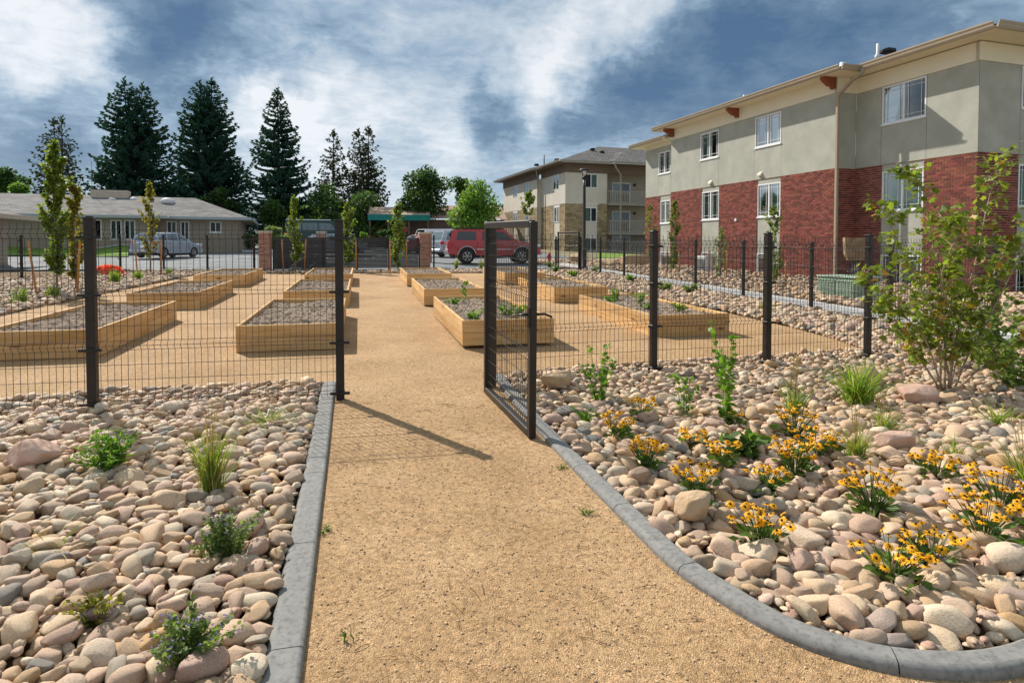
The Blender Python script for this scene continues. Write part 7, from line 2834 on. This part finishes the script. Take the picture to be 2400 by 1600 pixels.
for k, (dx, dy) in enumerate(((-.2, .35), (.1, -.35), (.38, 1.2))):
    bx, by, bz = BEDS['D1']
    mb = MB()
    mb.bevbox((0, 0, .06), (.03, .006, .16), .002)
    o = mb.build('plant_tag', M['white_trim'], None, (bx + dx, by + dy, bz + 2 * BH - .06), (R(8), 0, R(20 * k)))
    tag(o, ['white plant tag at the centre left of the right front bed', 'white plant tag nearest the front of the right front bed', 'white plant tag at the back right of the right front bed'][k], 'plant tag', 'white plant tags')
# little weeds on the path
for k, (x, y, lab) in enumerate(((1.36, 4.2, 'small weed at the path edge where the gate shadow meets the kerb'), (1.28, 3.47, 'flat weed on the path beside the right kerb'), (-.2, 3.58, 'small dark weed at the foot of the left kerb'), (-.06, 2.6, 'tiny grassy sprout on the path near the left kerb'))):
    herb(lab, x, y, .03 if k < 3 else .06, .07, 60 if k < 3 else 14, 'leaf_aspen', 270 + k, .022, NARROW, 10 if k < 3 else 5, .1 if k < 3 else .8, None, .04, 'weeds on the path', 'weed', 'weed')

# orange flower bush behind the left fence
p = Pg(252, dist_of(252, 655))
t = thing('flower_bush', 'red-orange flowering bush beside the far left fence', 'bush', p)
r_ = np.random.RandomState(5)
n = 420
a = r_.uniform(0, 6.283, n)
u = np.sqrt(r_.uniform(0, 1, n))
P = np.stack([np.cos(a) * u * .50, np.sin(a) * u * .35, .34 * np.sqrt(np.maximum(0, 1 - u ** 2)) + .10 + r_.uniform(-.03, .03, n)], 1)
leaves('blossoms', P, r_.uniform(.07, .12, n), OVAL, M['red_flower'], t, 6, -.5, None, .7)
P2 = P * np.array([.95, .95, .7])
leaves('foliage', P2[:260], r_.uniform(.06, .1, 260), NARROW, M['leaf_herb'], t, 7, .1, None, .4)


# ------------------------------------------------------------------ black-eyed susans
def flower_mesh():
    mb = MB()
    n = 11
    for k in range(n):
        a = 2 * math.pi * k / n + (k % 2) * .06
        ca, sa = math.cos(a), math.sin(a)
        def pt(r, w, z):
            return (ca * r - sa * w, sa * r + ca * w, z)
        dz = -.006 - .004 * (k % 3)
        mb.add([pt(.006, -.003, .0), pt(.019, -.0075, .002), pt(.033, -.0058, dz * .6), pt(.041, 0, dz), pt(.033, .0058, dz * .6), pt(.019, .0075, .002), pt(.006, .003, .0)], [(0, 1, 2, 3, 4, 5, 6)], 0)
    mb.lathe([(.0085, -.001), (.0095, .004), (.0075, .010), (.003, .0135)], 8, 1, True)
    me = bpy.data.meshes.new('flower_head')
    me.from_pydata(mb.v, [], mb.f)
    me.materials.append(M['petal'])
    me.materials.append(M['cone'])
    me.polygons.foreach_set('material_index', mb.m)
    me.polygons.foreach_set('use_smooth', mb.s)
    return me


FLW = flower_mesh()


def rudbeckia(label, x, y, n, w, h, seed):
    r_ = random.Random(seed)
    t = thing('coneflower', label, 'flower', at(x, y), 0, 'black-eyed yellow coneflowers')
    mb = MB()
    for k in range(int(n * 1.7)):
        a = r_.uniform(0, 6.283)
        q = w * 1.05 * math.sqrt(r_.random())
        L = h * r_.uniform(.72, 1.1)
        tip = Vector((q * math.cos(a), q * math.sin(a), L))
        mid_ = Vector((tip.x * .45, tip.y * .45, L * .55))
        mb.tube([(tip.x * .1, tip.y * .1, 0), mid_, tip], [.0026, .0022, .0018], 4, 0, False, False)
        o = link('flower_head', FLW, t)
        o.location = tip
        o.rotation_euler = (r_.gauss(0, .38), r_.gauss(0, .38), r_.uniform(0, 6.28))
        s_ = r_.uniform(.50, .74)
        o.scale = (s_, s_, s_)
    mb.build('stems', M['leaf_rud'], t)
    nr = np.random.RandomState(seed)
    m_ = 46
    a = nr.uniform(0, 6.283, m_)
    rr = nr.uniform(0, .7, m_) * w
    P = np.stack([np.cos(a) * rr, np.sin(a) * rr, nr.uniform(.02, .62, m_) * h], 1)
    O = np.stack([np.cos(a), np.sin(a), .3 + 0 * a], 1)
    sh = OVAL.copy()
    sh[:, 0] *= .62
    leaves('foliage', P, nr.uniform(.05, .10, m_), sh, M['leaf_rud'], t, seed + 2, -.1, O * 1.2, .5)
    return t


RUD = [
    (2.39, 5.06, 12, .12, .20, 'small yellow coneflower clump, highest and nearest the gate'),
    (1.95, 4.58, 16, .13, .22, 'yellow coneflower clump just below the ferny plant'),
    (1.92, 3.99, 22, .13, .22, 'full yellow coneflower clump nearest the shaded kerb'),
    (2.44, 4.32, 14, .12, .15, 'low yellow coneflower clump left of the broad-leaved plant'),
    (2.00, 3.46, 20, .15, .22, 'yellow coneflower clump above the large orange-tan boulder'),
    (2.44, 3.87, 13, .12, .20, 'yellow coneflower clump just left of the broad-leaved plant'),
    (3.10, 4.75, 4, .06, .16, 'three yellow blooms at the foot of the spire shrub'),
    (3.37, 4.34, 22, .17, .26, 'yellow coneflower clump highest of the dense centre group'),
    (3.22, 3.92, 26, .17, .22, 'densest yellow coneflower clump right in the centre group'),
    (2.82, 3.62, 24, .15, .26, 'tall yellow coneflower clump lowest of the dense centre group'),
    (2.50, 3.45, 14, .13, .18, 'yellow coneflower clump left below the dense centre group'),
    (2.90, 3.05, 24, .17, .26, 'yellow coneflower clump with drooping leaf right of the pink stones'),
    (3.80, 3.44, 16, .16, .17, 'low wide yellow coneflower clump at upper right'),
    (2.01, 2.84, 20, .15, .22, 'yellow coneflower clump nearest the curved kerb below the boulder'),
    (3.66, 2.90, 26, .19, .26, 'tall yellow coneflower clump at the right picture edge'),
    (3.22, 2.63, 24, .20, .24, 'yellow coneflower clump in front of the right edge clump'),
    (2.42, 2.42, 18, .17, .20, 'yellow coneflower clump lowest in the picture with wide bare stems'),
    (2.74, 2.50, 16, .16, .18, 'yellow coneflower clump right behind the lowest one'),
    (3.62, 2.60, 12, .14, .20, 'yellow coneflower clump cut by the right picture edge'),
]
for k, (x, y, n, w, h, lab) in enumerate(RUD):
    rudbeckia(lab, x, y, n, w, h, 400 + k)
